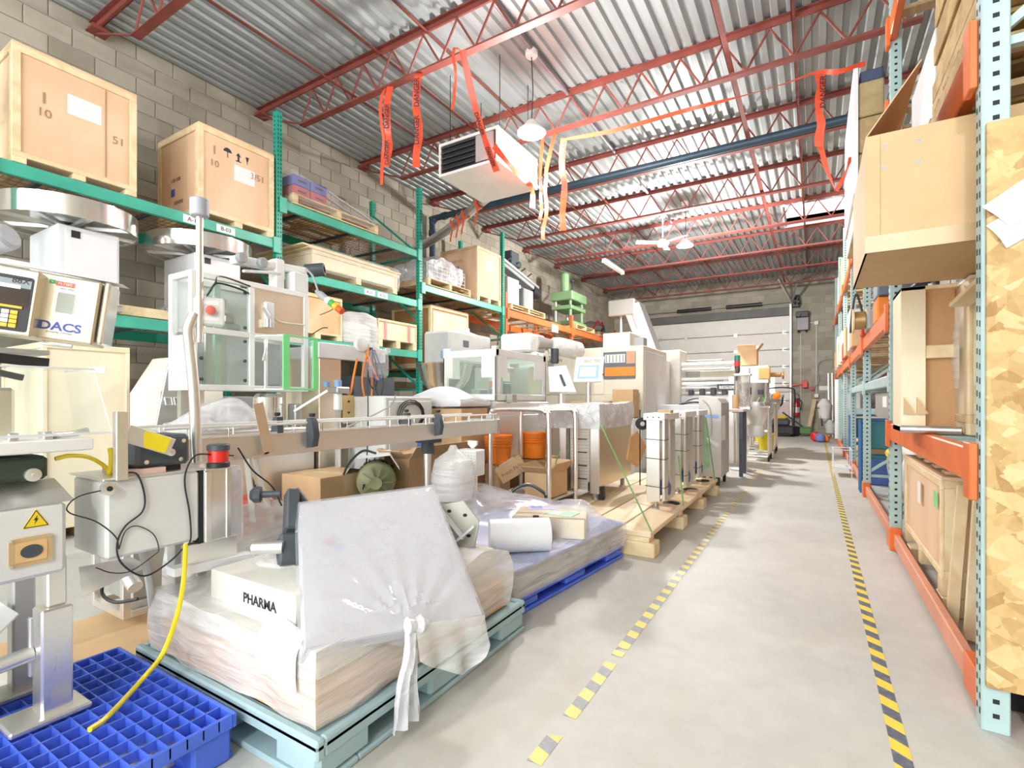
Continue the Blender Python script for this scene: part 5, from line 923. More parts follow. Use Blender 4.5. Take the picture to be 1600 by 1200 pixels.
# ================================================================ CONVEYOR LINE
t = thing('belt_conveyor', 'long stainless conveyor with white guide rails above the pallets', 'conveyor'); CXF, CXB, CY0, CY1 = -2.30, -2.56, .98, 3.56
MB().box(CXF - .006, CXF, CY0, CY1, .882, .985, .002).build('side_plate', STEEL, t); MB().box(CXB, CXB + .006, CY0, CY1, .882, .985, .002).build('side_plate', STEEL, t); MB().box(CXB + .006, CXF - .006, CY0, CY1, .955, .975).build('belt', paint('belt_white', (.75, .75, .72), .5), t); MB().box(CXF - .02, CXF + .003, CY0, CY1, .984, .992).build('top_flange', STEEL, t)
for x in (CXF, CXB):
    MB().tube([(x, CY0 + .05, 1.040), (x, CY1, 1.040)], .0065, 8).build('guide_rail', WHITE, t); y = CY0 + .15
    while y < CY1: MB().tube([(x, y, .985), (x, y, 1.04)], .003, 6).build('rail_pin', SCREW, t); y += .17
for x, ys, s in ((CXF, (1.73, 2.77), 1), (CXB, (1.73, 2.77), -1)):
    for y in ys: MB().prism([(-.02, -.01), (.03, .0), (.045, .06), (.03, .13), (.015, .15), (-.015, .15), (-.02, .08)], fr((x + s * .012, y - .018, .915), (s, 0, 0), (0, 0, 1)), -.036 * s if s < 0 else -.036).build('rail_bracket', CHAR, t); MB().lathe([(.012, 0), (.016, .006), (.016, .02)], (x + s * .02, y, 1.07), 10).build('bracket_knob', BLACK, t)
MB().tube([(CXF - .13, 2.83, .02), (CXF - .13, 2.83, .86)], .028, 16).build('support_column', STEELV, t); MB().box(CXF - .19, CXF - .05, 2.76, 2.90, .85, .882, .006).lathe([(.05, -.09), (.045, 0)], (CXF - .13, 2.83, .86), 14).build('column_head', CHAR, t); MB().lathe([(.14, 0), (.14, .012), (.04, .03)], (CXF - .13, 2.83, 0), 20).build('column_foot', CHAR, t)
MB().bar(aX(403, 630, -2.27), aX(420, 708, -2.27), .004, .05, 0).bar(aX(420, 708, -2.27), aX(395, 716, -2.27), .004, .015).build('flat_stop', STEELY, t)
for px0, px1 in ((386, 396), (398, 425)): MB().bar(aX(px0, 715, -2.45), aX(px1, 815, -2.45), .05, .006).build('splayed_leg', STEELV, t)
MB().tube([(-2.45, 1.3, 0), (-2.45, 1.3, .882)], .025, 12).build('support_column', STEELV, t)
for y in (3.30, 3.50): 
    for z in (.955, .915): MB().lathe([(.006, 0), (.005, .004)], (CXF, y, z), 8, (1, 0, 0)).build('bolt', SCREW, t)
MB().box(CXB - .02, CXF + .006, CY1, CY1 + .04, .9, 1.0, .004).build('end_block', STEELD, t)
cable([aX(372, 700, -2.24), aX(395, 735, -2.3), aX(425, 760, -2.35), aX(440, 790, -2.4)], .004, BLACK, 'thin black cable slanting below the conveyor start')

t = thing('cylinder_post', 'grey tilted cylinder head at the edge above the weigher displays', 'pole', D(4, 372, 1.75)); ax = V((.25, .35, -.35)).normalized(); MB().lathe([(.03, -.12), (.045, -.11), (.045, .02), (.035, .03), (.0001, .03)], (0, 0, 0), 20, (CT * .8, ST * .8, .25)).build('cap', paint('cap_grey', (.42, .44, .50), .5), t); MB().tube([(-.06 * CT, -.06 * ST, -.02), (-.25, -.05, -.25), (-.27, -.05, 1.32 - D(4, 372, 1.75).z)], .014, 12).build('tube', STEELV, t)
# ================================================================ MACHINES BEHIND THE CONVEYOR
def frame(parent, x0, x1, y0, y1, z0, z1, w_=.035, mat=None, name='frame', mids=(), skip=()):
    m = MB(); h = w_ / 2
    for x in (x0 + h, x1 - h):
        for y in (y0 + h, y1 - h): m.box(x - h, x + h, y - h, y + h, z0, z1, .003)
        for z in (z0 + h, z1 - h): m.box(x - h * .98, x + h * .98, y0 + w_, y1 - w_, z - h * .98, z + h * .98, .003)
    for y in (y0 + h, y1 - h):
        for z in (z0 + h, z1 - h): m.box(x0 + w_, x1 - w_, y - h * .98, y + h * .98, z - h * .98, z + h * .98, .003)
    for (a, b, c, d, e, f) in mids: m.box(a, b, c, d, e, f, .003)
    return m.build(name, mat or WHITE, parent)
t = thing('cartoning_machine', 'white framed machine with clear guards and green edged cover', 'machine'); x0, x1, y0, y1, z0, z1 = -3.80, -3.50, 1.73, 2.62, 1.225, 2.02
frame(t, x0, x1, y0, y1, z0, z1, .04, WHITE, 'frame', ((-3.537, -3.503, 2.13, 2.17, z0 + .04, z1 - .04), (-3.537, -3.503, y0 + .04, 2.13, 1.61, 1.65), (-3.537, -3.503, 2.17, y1 - .04, 1.61, 1.65)))
MB().box(-3.519, -3.515, 1.77, 2.13, 1.65, 1.98).build('pane', GLASSG, t); MB().box(-3.519, -3.515, 1.77, 2.13, 1.265, 1.61).build('pane', GLASSG, t)
MB().box(-3.78, -3.52, 1.749, 1.752, 1.265, 1.60).build('pane', WHITEP, t); MB().box(-3.78, -3.52, 1.749, 1.752, 1.62, 1.98).build('pane', GLASS, t)
MB().box(-3.53, -3.508, 2.17, 2.58, 1.65, 1.98).build('tan_reflection_panel', STEELY, t)  # stainless panel, the tan it reflects is put into its colour
MB().box(-3.785, -3.78, 1.77, 2.58, 1.265, 1.98).build('rear_plate', WHITEP, t); MB().box(-3.74, -3.70, 1.92, 2.08, 1.27, 1.9, .005).build('inner_plate', STEEL, t); MB().box(-3.62, -3.59, 1.93, 1.97, 1.27, 1.97).build('inner_post', paint('pale_green_post', (.62, .78, .66), .4), t)
MB().box(-3.69, -3.58, 1.98, 2.08, 1.7, 1.78, .02).cyl((-3.6, 2.0, 1.68), (-3.6, 2.1, 1.68), .03).build('mechanism', STEELD, t); MB().box(-3.66, -3.6, 2.22, 2.45, 1.27, 1.60, .01).build('dark_unit', MIDG, t)
for y, z in ((1.8, 1.95), (2.1, 1.93), (1.8, 1.68), (2.1, 1.68), (2.1, 1.58), (1.8, 1.58), (1.8, 1.3), (2.1, 1.3), (1.8, 1.44), (2.1, 1.44)): MB().lathe([(.012, 0), (.012, .008), (.005, .01)], (-3.515, y, z), 10, (1, 0, 0)).build('knob', CHAR, t)
MB().tube(catm([(-3.52, 1.86, 1.9), (-3.50, 1.9, 1.96), (-3.5, 2.05, 1.95), (-3.5, 2.12, 1.93)], 4), .007, 6).build('cable', BLACK, t)
o = MB().box(-3.508, -3.48, 2.24, 2.31, 1.70, 1.89, .006).build('solenoid', WHITEP, t); MB().cyl((-3.47, 2.215, 1.84), (-3.46, 2.25, 1.78), .012).cyl((-3.47, 2.25, 1.76), (-3.47, 2.25, 1.70), .02).build('fitting', STEELD, t); MB().tube(catm([(-3.5, 2.30, 1.85), (-3.495, 2.33, 1.78), (-3.495, 2.4, 1.755), (-3.495, 2.58, 1.76)], 5), .006, 6).build('air_line', CREAM, t)
# cover with green edges
A_ = [(-3.50, 2.17), (-3.27, 2.24), (-3.27, 2.52), (-3.48, 2.62)]; m = MB()
for (a, b) in zip(A_[:-1], A_[1:]): m.add([(*a, 1.235), (*b, 1.235), (*b, 1.625), (*a, 1.625)], [(0, 1, 2, 3)])
o = m.build('clear_cover', GLASS, t); m = MB()
m.box(-3.275, -3.262, 2.235, 2.285, 1.235, 1.63).box(-3.275, -3.262, 2.485, 2.525, 1.235, 1.63).bar((-3.268, 2.285, 1.239), (-3.268, 2.49, 1.239), .014, .014).bar((-3.268, 2.24, 1.628), (-3.268, 2.525, 1.628), .014, .010); m.build('green_edging', LGREEN, t)
m = MB().bar((-3.50, 2.17, 1.628), (-3.27, 2.24, 1.628), .006, .008).bar((-3.48, 2.62, 1.628), (-3.27, 2.52, 1.628), .006, .008).bar((-3.50, 2.17, 1.238), (-3.27, 2.24, 1.238), .006, .008); m.build('cover_edge', WHITEP, t)
MB().tube([(-3.45, 2.22, 1.24), (-3.45, 2.22, 1.6)], .012, 8).tube(catm([(-3.45, 2.2, 1.45), (-3.42, 2.2, 1.52), (-3.43, 2.21, 1.6)], 4), .01).build('inner_tube', STEEL, t)
MB().box(-3.95, -3.42, 1.72, 2.62, .0, .95, .01).build('base_cabinet', STEEL, t)
for y in (1.8, 2.55):
    for x in (-3.75, -3.55): MB().box(x - .025, x + .025, y - .025, y + .025, .95, 1.225).build('stand_off', STEELV, t)
MB().lathe([(.11, 0), (.11, .22), (.08, .25)], (-3.62, 2.35, .96), 22).build('round_housing', MIRROR, t); m = MB()
for k, (y, z, h_) in enumerate(((1.85, .95, .12), (1.98, .95, .2), (2.1, .95, .1), (2.5, .95, .18))): m.box(-3.56, -3.46, y - .03, y + .03, z, z + h_, .008)
m.build('small_units', STEELD, t, kind='stuff')
tag(draped(-3.62, -3.30, 1.62, 2.2, .955, lambda u, v: 1.0 + .16 * math.sin(3.1 * u) * math.sin(3.1 * v), 12, 12, .05, 9.).build('plastic_sheet', FILMD), 'crumpled milky plastic under the white framed machine', 'plastic')
# feeder arm on top
t = thing('feeder_arm', 'white feeder arm with grey motor on top of the framed machine', 'machine'); c = V((-3.62, 2.42, 2.021))
MB().box(c.x - .05, c.x + .05, c.y - .04, c.y + .04, c.z, c.z + .24, .01).build('post', WHITE, t); MB().bar(c + V((.0, -.35, .16)), c + V((.0, .25, .2)), .09, .06, .01).build('arm', WHITE, t); MB().bar(c + V((.05, -.3, .08)), c + V((.05, .0, .13)), .03, .02, .004).build('arm_link', WHITEP, t)
for dy in (-.32, -.16): MB().lathe([(.035, 0), (.04, .01), (.04, .04), (.03, .05)], c + V((.04, dy, .17)), 16, (1, 0, 0)).build('roller', MIDG, t)
MB().lathe([(.03, 0), (.055, .02), (.055, .16), (.05, .17), (.03, .17), (.03, .12), (.0001, .12)], c + V((-.05, .28, .22)), 20, (.72, .55, .1)).build('motor', CHAR, t); MB().box(c.x - .02, c.x + .1, c.y + .08, c.y + .22, c.z, c.z + .16, .01).build('gear_box', GREYP, t)
a, b, e_ = D(489, 432, 3.78), D(498, 458, 3.74), D(536, 488, 3.66); t = thing('stack_light', 'tilted stack light with green, yellow and red segments', 'light'); ax = (e_ - b).normalized(); Lx = (e_ - b).length
MB().tube(catm([D(478, 420, 3.9), a, b], 4), .008, 6).build('cord', MIDG, t); MB().lathe([(.012, -.03), (.02, 0), (.026, .02), (.024, .34 * Lx)], b, 16, ax).build('grey_body', MIDG, t); MB().lathe([(.024, 0), (.024, .14 * Lx)], b + ax * (.34 * Lx), 16, ax).build('white_segment', WHITE, t)
for k, (m_, f, nm) in enumerate(((paint('lens_green', (.05, .40, .10), .25), .48, 'green_lens'), (paint('lens_amber', (.90, .50, .03), .25), .62, 'amber_lens'), (paint('lens_red', (.80, .12, .03), .25), .80, 'red_lens'))): MB().lathe([(.0255, 0), (.0255, .16 * Lx), (.0001, .165 * Lx)], b + ax * (f * Lx), 16, ax).build(nm, m_, t)
cable([D(500, 492, 3.75), D(515, 486, 3.72), D(527, 478, 3.7)], .003, BLACK, 'thin black wire under the stack light')
cable([D(488, 522, 3.7), D(503, 513, 3.68), D(512, 512, 3.66)], .004, BLACK, 'short black wire with clip beside the framed machine')
# tall stainless column with beam and hanging cables
t = thing('labelling_column', 'tall stainless column machine with white beam and hanging cables', 'machine'); MB().box(-3.86, -3.40, 2.645, 2.865, .06, 1.50, .006).build('column', STEELY, t); MB().box(-3.88, -3.38, 2.64, 2.87, 0, .06).build('plinth', STEELD, t); MB().box(-3.44, -3.385, 2.63, 3.36, 1.50, 1.625, .006).build('beam', WHITEP, t); MB().box(-3.84, -3.45, 2.65, 2.86, 1.50, 1.6, .006).build('head', WHITEP, t)
MB().box(-3.395, -3.39, 2.74, 2.79, .405, .45).build('blue_label', PBLUED, t); MB().box(-3.395, -3.39, 2.80, 2.85, .40, .455).build('rating_plate', CHAR, t); MB().box(-3.396, -3.3895, 2.735, 2.795, .385, .40).build('white_label', PAPER, t)
MB().lathe([(.02, 0), (.06, .005), (.06, .05), (.02, .055)], (-3.40, 3.05, 1.64), 18, (1, 0, 0)).lathe([(.02, 0), (.05, .005), (.05, .05), (.02, .055)], (-3.40, 3.20, 1.62), 18, (1, 0, 0)).build('white_reel', WHITE, t); MB().lathe([(.02, 0), (.025, .03), (.025, .06)], (-3.38, 3.33, 1.61), 12, (1, 0, 0)).build('knob', GREYP, t); MB().box(-3.42, -3.30, 3.08, 3.34, 1.36, 1.60, .03).build('clear_hood', film('clear_hood_film', .22, (1, 1, 1), .1, .1), t)
hk = V((-3.33, 3.12, 1.62)); 
for k, (dx, dy, L_, r, m_, lb) in enumerate(((-.0, -.06, .50, .008, PORANGE, 'orange hose hanging from the white beam'), (.0, .0, .36, .006, BLACK, 'black cable bundle hanging from the white beam, longest loop'), (.01, .03, .28, .006, INKB, 'dark blue cable hanging from the white beam'), (.01, .06, .42, .005, BLACK, 'thin black cable hanging beyond the blue one'))):
    cable([hk + V((0, dy * .3, 0)), hk + V((dx, dy - .03, -L_ * .5)), hk + V((dx + .02, dy - .02, -L_ * .9)), hk + V((dx + .01, dy + .05, -L_)), hk + V((dx, dy + .08, -L_ * .6)), hk + V((0, dy * .4 + .03, -.02))], r, m_, lb)
cable([hk + V((0, -.05, -.05)), hk + V((.01, .05, -.25)), hk + V((.01, .08, -.28))], .012, PORANGE, 'short thick orange hose hanging from the white beam')
cable([D(558, 560, 4.2), D(552, 590, 4.15), D(547, 615, 4.1), D(540, 612, 4.1)], .009, PORANGE, 'orange hose running down to the filter regulator')
# filter regulator, control cabinet with papers, box with arrows
t = thing('filter_regulator', 'air filter regulator with pale blue caps beside the tall column', 'regulator', D(528, 642, 4.0)); MB().lathe([(.02, 0), (.034, .01), (.034, .13), (.03, .14)], (0, 0, 0), 16).build('bowl', GREYP, t); MB().box(-.05, .05, -.05, .08, .14, .19, .008).build('manifold', STEELD, t); MB().lathe([(.03, 0), (.03, .05), (.02, .055)], (0, 0, .19), 14).build('cap', SKY, t); MB().lathe([(.025, 0), (.025, .04), (.02, .045)], (-.04, -.08, .19), 14).build('cap', SKY, t); MB().bar((0, -.1, .16), (-.2, -.25, .0), .015, .015).build('pipe', STEEL, t); MB().bar((0, 0, 0), (0, 0, -.75), .03, .03).build('stand', STEELV, t)
t = thing('control_cabinet', 'grey control cabinet with papers and coiled black cable on top', 'cabinet'); MB().box(-3.62, -3.05, 3.02, 3.62, .02, 1.19, .01).build('body', GREYP, t); MB().box(-3.049, -3.04, 3.06, 3.58, .1, 1.15, .004).build('door', GREYP, t); MB().box(-3.6, -3.1, 3.05, 3.6, 0, .02).build('plinth', CHAR, t)
for k in range(3): MB().tube([V((-3.02 + .006 * k, 3.30 + (.17 - .02 * k) * math.cos(i * .42), 1.03 + (.13 - .015 * k) * math.sin(i * .42))) for i in range(16)], .006, 6).build('coil', BLACK, t)
for k, (y, m_, lb) in enumerate(((3.25, PAPER, 'white printed sheet on the grey control cabinet'), (3.42, paint('blue_print', (.35, .45, .75), .5), 'blue printed booklet on the grey control cabinet'))): tag(MB().box(-3.45 + .1 * k, -3.2 + .08 * k, y - .1, y + .1, 1.1905, 1.195).build('booklet', m_), lb, 'booklet')
cable([D(618, 618, 4.1), D(612, 632, 4.05), D(600, 640, 4.05), D(570, 655, 4.05), D(540, 668, 4.05)], .006, MIDG, 'grey cable lying across the control cabinet front')
cable([D(574, 585, 4.0), D(575, 640, 4.0), D(574, 700, 3.9), D(571, 740, 3.7), D(567, 765, 3.6)], .005, BLACK, 'black cable dropping behind the conveyor')
t = carton('small yellow carton with two black arrows beside the filter regulator', -3.62, -3.42, 2.90, 3.02, 1.0, 1.2, paint('yellow_carton', (.80, .62, .28), .6), tape=False)
for dz in (.14, .06): MB().prism([(-.02, 0), (.02, 0), (0, .02)] if dz > .1 else [(0, -.02), (.02, 0), (-.02, 0)], FX(.101, 0, dz), .001).build('arrow_mark', INK, t)
tag(MB().box(-3.65, -3.40, 2.88, 3.015, .96, 1.0).build('machine_shelf', STEELD), 'steel shelf under the yellow carton', 'shelf')
# goods under and behind the conveyor
carton('brown carton with black print under the conveyor', -3.35, -2.92, 2.28, 2.75, .0, .62, CARDL); carton('open brown carton behind the motor under the conveyor', -3.35, -2.75, 3.05, 3.55, .30, .70, CARD, flaps=True) if False else None
carton('long brown carton standing behind the green motor', -2.98, -2.72, 2.95, 3.75, .0, .70, CARD, flaps=True)
tag(MB().box(-2.96, -2.88, 3.3, 3.42, .56, .80, .01).build('blue_can', INKB), 'blue can in the long brown carton', 'can')
t = thing('fan_motor', 'olive green motor with ribbed fan cover and white shell under the conveyor', 'motor', (-2.74, 2.62, .56)); ax = V((.70, -.714, 0)).normalized()
MB().lathe([(.02, .05), (.045, .055), (.05, .02), (.11, .0), (.135, -.02), (.145, -.08), (.13, -.11)], (0, 0, 0), 28, ax).build('fan_cover', OLIVE, t)
sd = ax.cross(V((0, 0, 1)))
for k in range(10): a = k * math.pi / 5; r_ = sd * math.cos(a) + V((0, 0, math.sin(a))); MB().bar(r_ * .045 + ax * .04, r_ * .12 + ax * .018, .008, .01, 0, ax).build('rib', OLIVE, t)
MB().lathe([(.13, -.1), (.13, -.36)], (0, 0, 0), 24, ax).build('body', OLIVE, t)
for k in range(14): a = math.pi * (k / 13.0 * 1.2 - .1); r_ = sd * math.cos(a) + V((0, 0, math.sin(a))); MB().bar(r_ * .13 - ax * .12, r_ * .13 - ax * .34, .006, .03, 0, r_).build('fin', OLIVE, t)
sh = MB(); q = [V((-.17, 0, .08)), V((-.10, 0, .19)), V((.14, 0, .17)), V((.24, 0, .02)), V((.24, 0, -.12))]
def shell(u, v): i = min(3, int(v * 4)); f = v * 4 - i; p = q[i] * (1 - f) + q[min(4, i + 1)] * f; return sd * p.x + V((0, 0, p.z)) - ax * (.02 + .46 * u)
MB().grid(shell, 6, 8).build('white_shell', WHITEP, t); MB().box(-.3, .06, -.08, .3, -.56, -.16, .01).build('machine_foot', STEELD, t)
MB().tube(catm([sd * .0 + V((0, 0, .2)) - ax * .1, sd * .1 + V((0, 0, .22)) - ax * .1, sd * .2 + V((0, 0, .12)) - ax * .05, sd * .26 + V((0, 0, -.05)) - ax * .02], 5), .009, 8).build('cable', BLACK, t)
t = thing('bagged_machine_part', 'machine part in a clear plastic bag beside the conveyor column', 'bag', D(708, 785, 3.5)); MB().lathe([(.06, 0), (.14, .03), (.16, .16), (.13, .3), (.04, .36), (.02, .4)], (0, 0, 0), 18).build('bag', FILM, t); MB().box(-.06, .06, -.07, .07, .02, .2, .02).build('part', STEELD, t); MB().tube([(0, 0, .0), (0, 0, -.42)], .05, 10).build('pedestal', STEELD, t)
c = D(735, 742, 3.72); t = thing('perforated_box', 'white box with dotted front and white cup bracket beside the stainless base', 'box', c, 0); MB().box(-.09, .09, -.06, .06, 0, .19, .006).build('body', WHITE, t); m = MB()
for i in range(7):
    for j in range(8): m.box(-.075 + i * .025, -.069 + i * .025, -.0612, -.06, .015 + j * .022, .021 + j * .022)
m.build('holes', MIDG, t, kind='stuff'); MB().prism([(-.04, .22), (.04, .22), (.04, .25), (-.04, .25)][::1], FY(0, .02, 0), -.02).prism([(-.035, .22), (0, .19), (.035, .22)], FY(0, .02, 0), -.02).build('bracket', WHITE, t); MB().box(-.03, .03, .0, .05, -c.z, 0).build('post', STEELV, t)
tag(draped(-3.45, -2.80, 3.72, 4.22, 1.10, lambda u, v: 1.16 + .14 * math.sin(3.1 * u) * (1 - abs(v - .35)), 14, 14, .03, 12.).build('foam_cover', WHITEP), 'white foam cover draped over cartons beside the glazed cabinet', 'cover')
carton('brown carton under the white foam cover', -3.4, -2.82, 3.76, 4.2, .55, 1.08, CARD); carton('lower brown carton under the white foam cover', -3.4, -2.82, 3.76, 4.2, .0, .54, CARDL)
t = thing('red_tool_box', 'red tool box on the floor behind the conveyor legs', 'tool box', (-3.2, 1.75, 0)); MB().box(-.12, .12, -.3, .3, 0, .52, .02).build('body', REDP, t); MB().box(.12, .125, -.05, .05, .05, .47).build('grey_strip', STEELD, t)
cable([D(392, 745, 2.9), D(398, 760, 2.85), D(388, 772, 2.85), D(398, 790, 2.9)], .008, BLACK, 'curled black hose by the splayed conveyor legs')
# glazed cabinet machine
t = thing('guard_cabinet', 'white glazed guard cabinet on a stainless base behind the conveyor', 'machine'); x0, x1, y0, y1, z0, z1 = -3.43, -2.75, 4.25, 5.34, 1.145, 1.68
def glazed_face(parent, M, w_, h_, name='guard_door', inset=.0):
    """white plate with a stepped window (wide below, narrower above)"""
    wl, wu = w_ * .86, w_ * .55; lo, mid, hi = h_ * .14, h_ * .46, h_ * .86; m = MB(); e = .018
    def bx(a, b, c, d): m.box(a, b, c, d, -e, 0, .003, M)
    bx(-w_ / 2, w_ / 2, 0, lo); bx(-w_ / 2, w_ / 2, hi, h_); bx(-w_ / 2, -wl / 2, lo, mid); bx(wl / 2, w_ / 2, lo, mid); bx(-w_ / 2, -wu / 2 - .03, mid, hi); bx(wu / 2 - .03, w_ / 2, mid, hi)
    o = m.build(name, WHITE, parent); MB().box(-wl / 2, wl / 2, lo, hi, -e * .6, -e * .4, 0, M).build('pane', GLASSG, o); return o
glazed_face(t, FY((x0 + x1) / 2, y0, z0), x1 - x0, z1 - z0); glazed_face(t, FX(x1, (y0 + y1) / 2, z0), y1 - y0, z1 - z0)
glazed_face(t, fr(((x0 + x1) / 2, y1, z0), (-1, 0, 0), (0, 0, 1)), x1 - x0, z1 - z0, 'rear_door'); glazed_face(t, fr((x0, (y0 + y1) / 2, z0), (0, -1, 0), (0, 0, 1)), y1 - y0, z1 - z0, 'side_door'); MB().box(x0, x1, y0, y1, z0 - .01, z0 + .01).build('table', STEEL, t); MB().box(x0, x0 + .2, y0 + .02, y1, z1 - .015, z1).build('roof_panel', GLASS, t); MB().box(x0 + .2, x1 - .0, y1 - .2, y1, z1 - .015, z1).build('roof_panel', GLASS, t)
for (x, y) in ((x0 + .03, y0 + .03), (x1 - .03, y0 + .03), (x1 - .03, y1 - .03)): MB().box(x - .03, x + .03, y - .035, y + .025, z1 - .07, z1 + .03, .005).build('corner_block', WHITEP, t)
m = MB()
for k in range(6): xx, yy = R.uniform(x0 + .1, x1 - .12), R.uniform(y0 + .15, y1 - .2); h_ = R.uniform(.1, .28); m.box(xx - .06, xx + .06, yy - .08, yy + .08, z0 + .01, z0 + h_, .01)
m.build('inner_units', MIDG, t, kind='stuff'); MB().lathe([(.22, .02), (.24, .03), (.24, .06), (.2, .07)], (-3.05, 4.8, z0), 26).build('turntable', CHAR, t); MB().tube([(-3.05, 4.8, z0), (-3.05, 4.8, z0 + .4)], .03).box(-3.3, -2.9, 4.75, 4.85, z0 + .32, z0 + .38, .01).build('inner_arm', GREYP, t)
MB().box(x0 - .02, x1 + .02, y0 - .02, y1 + .02, 1.06, 1.135, .006).build('base_top', STEEL, t); MB().box(x0, x1, y0 + .01, y1 - .01, .12, 1.06, .006).build('base_cabinet', STEEL, t); MB().box(x1, x1 + .012, y0 + .04, y1 - .04, .18, 1.0, .004).build('base_door', STEEL, t)
for x in (x0 + .08, x1 - .08):
    for y in (y0 + .08, y1 - .08): MB().tube([(x, y, 0), (x, y, .12)], .03).build('foot', STEELD, t)
MB().box(-2.70, -2.60, 4.85, 4.95, 1.085, 1.13, .005).box(-2.75, -2.63, 4.86, 4.94, 1.065, 1.085).build('sensor_base', BLACK, t) if False else None
tag(MB().box(-2.74, -2.66, 4.42, 4.52, 1.136, 1.155, .004).box(-2.735, -2.665, 4.425, 4.515, 1.155, 1.22, .003).build('glass_jar', paint('jar_grey', (.45, .48, .40), .15)), 'small dark-based jar beside the glazed cabinet corner', 'jar')
# mixer with bowl
t = thing('bowl_mixer', 'mixer with grey head and stainless bowl behind the glazed cabinet', 'mixer', (-4.15, 5.0, 0)); MB().box(-.22, .22, .0, .95, 1.62, 2.05, .03).build('head', paint('mixer_grey', (.55, .56, .53), .4), t); MB().box(.221, .225, .28, .4, 1.86, 1.94).build('switch', CHAR, t); MB().lathe([(.1, -.36), (.22, -.33), (.31, -.2), (.36, -.02), (.375, 0), (.36, 0), (.3, -.18), (.2, -.3), (.0001, -.31)], (.05, .12, 1.62), 36).build('bowl', MIRROR, t); MB().cyl((.1, .3, 1.62), (.1, .3, 1.80), .1, .12).build('shroud', STEEL, t); MB().box(-.2, .2, .6, .95, 0, 1.62, .02).build('column', paint('mixer_grey', (.55, .56, .53), .4), t); MB().box(-.3, .3, -.1, .98, 0, .1, .02).build('base', CHAR, t); MB().box(-.1, .15, .2, .6, 1.1, 1.2, .01).build('bowl_arm', STEELD, t)
for dx, dy in ((.24, -.05), (.26, .08)): MB().lathe([(.03, 0), (.05, .005), (.05, .09), (.03, .1)], (dx - .02, dy - .05, 1.68), 14).build('blue_knob', SKY, t)
MB().tube([(.1, .1, 2.05), (.12, .5, 2.08), (.1, .85, 2.05)], .012).box(.06, .14, .48, .54, 2.05, 2.13, .006).build('top_rail', GREYP, t)
t = thing('wrapped_gear_motor', 'white gearbox with plastic-wrapped motor beyond the glazed cabinet', 'motor'); MB().box(-3.95, -3.45, 6.2, 6.7, 1.85, 2.12, .03).build('gear_box', WHITE, t); MB().cyl((-3.45, 6.45, 2.0), (-3.30, 6.6, 1.98), .09, .07).build('flange', STEELD, t); MB().lathe([(.05, 0), (.12, .02), (.14, .1), (.14, .5), (.1, .56), (.03, .58)], (-3.36, 6.72, 1.98), 20, (.45, .89, -.12)).build('wrapped_motor', film('motor_wrap', .8, (.85, .86, .84), .2, .5, 8), t); MB().box(-3.7, -3.4, 6.3, 6.6, 1.62, 1.85, .02).build('bracket', WHITE, t); MB().box(-3.85, -3.5, 6.25, 6.65, 0, 1.62).build('stand', STEELV, t); MB().lathe([(.05, 0), (.06, .02), (.06, .22)], (-3.3, 6.7, 1.70), 14).build('dark_drive', CHAR, t)
# cream machine cabinet with HMI
t = thing('cream_packaging_machine', 'cream cabinet machine with orange and grey window and black lettering', 'machine'); x0, x1, y0, y1, z1 = -4.05, -2.24, 7.6, 9.0, 2.0
MB().box(x0, x1, y0, y1, .1, z1, .012).build('cabinet', CREAM, t); MB().box(x0 + .05, x1 - .05, y0 + .05, y1 - .05, 0, .1).build('plinth', STEELD, t); MB().box(x0 + .02, x0 + .62, y0 - .012, y0, 1.25, z1 - .03, .004).build('door', CREAM, t); MB().box(x0 + .64, x0 + 1.18, y0 - .012, y0, 1.25, z1 - .03, .004).build('door', CREAM, t); MB().box(x0 + 1.2, x1 - .01, y0 - .012, y0, 1.14, 1.27, .004).build('door', CREAM, t)
wx0, wx1 = aY(943, 570, y0).x, aY(993, 570, y0).x; zt, zb_ = aY(960, 550, y0).z, aY(960, 592, y0).z; zm = (zt + zb_) / 2
o = MB().box(wx0, wx1, y0 - .016, y0 - .01, zb_, zt, .003).build('window_frame', paint('window_bezel', (.12, .14, .17), .4), t); MB().box(wx0 + .03, wx1 - .0, y0 - .022, y0 - .016, zb_ + .04, zm - .03, .002).build('orange_tray', PORANGE, o); MB().box(wx0 + .03, wx1 - .16, y0 - .02, y0 - .016, zm + .04, zt - .04).build('grey_reels', STEELD, o); MB().box(wx1 - .14, wx1, y0 - .02, y0 - .016, zm + .02, zt).build('tan_plate', paint('tan_plate', (.62, .34, .20), .5), o)
for k in range(6): MB().box(wx0 + .05 + .055 * k, wx0 + .058 + .055 * k, y0 - .0225, y0 - .02, zm + .05, zt - .05).build('reel_gap', DARK, o)
for s, px, py, sz in (('Thyme', 865, 551, .085), ('on', 860, 557, .07), ('Batters', 868, 563, .085)): p = aY(px, py, y0 - .0125); text(s, sz, FY(p.x, y0 - .0125, p.z), t, INK)
p = aY(861, 568, y0); MB().box(p.x - .06, p.x + .06, y0 - .0135, y0 - .012, p.z - .05, p.z + .05).build('rating_plate', MIDG, t); p = aY(893, 548, y0); MB().lathe([(.02, 0), (.03, .01), (.0001, .02)], (p.x, y0 - .012, p.z), 12, (0, -1, 0)).build('lock', CHAR, t)
for k in (0, 1): p = aY(939, 573 + 12 * k, y0); MB().tube([(p.x - .05, y0 - .02, p.z), (p.x + .02, y0 - .05, p.z), (p.x + .05, y0 - .02, p.z)], .012, 6).build('handle', BLACK, t)
MB().box(-2.95, -2.50, 7.75, 8.3, 2.0, 2.24, .01).build('top_box', CREAM, t); MB().box(-2.42, -2.27, 7.72, 7.9, 2.0, 2.14, .01).build('socket', MIDG, t); MB().box(x1 + .0, x1 + .012, y0 + .05, y1 - .05, .2, z1 - .08, .004).build('side_panel', GREYP, t)
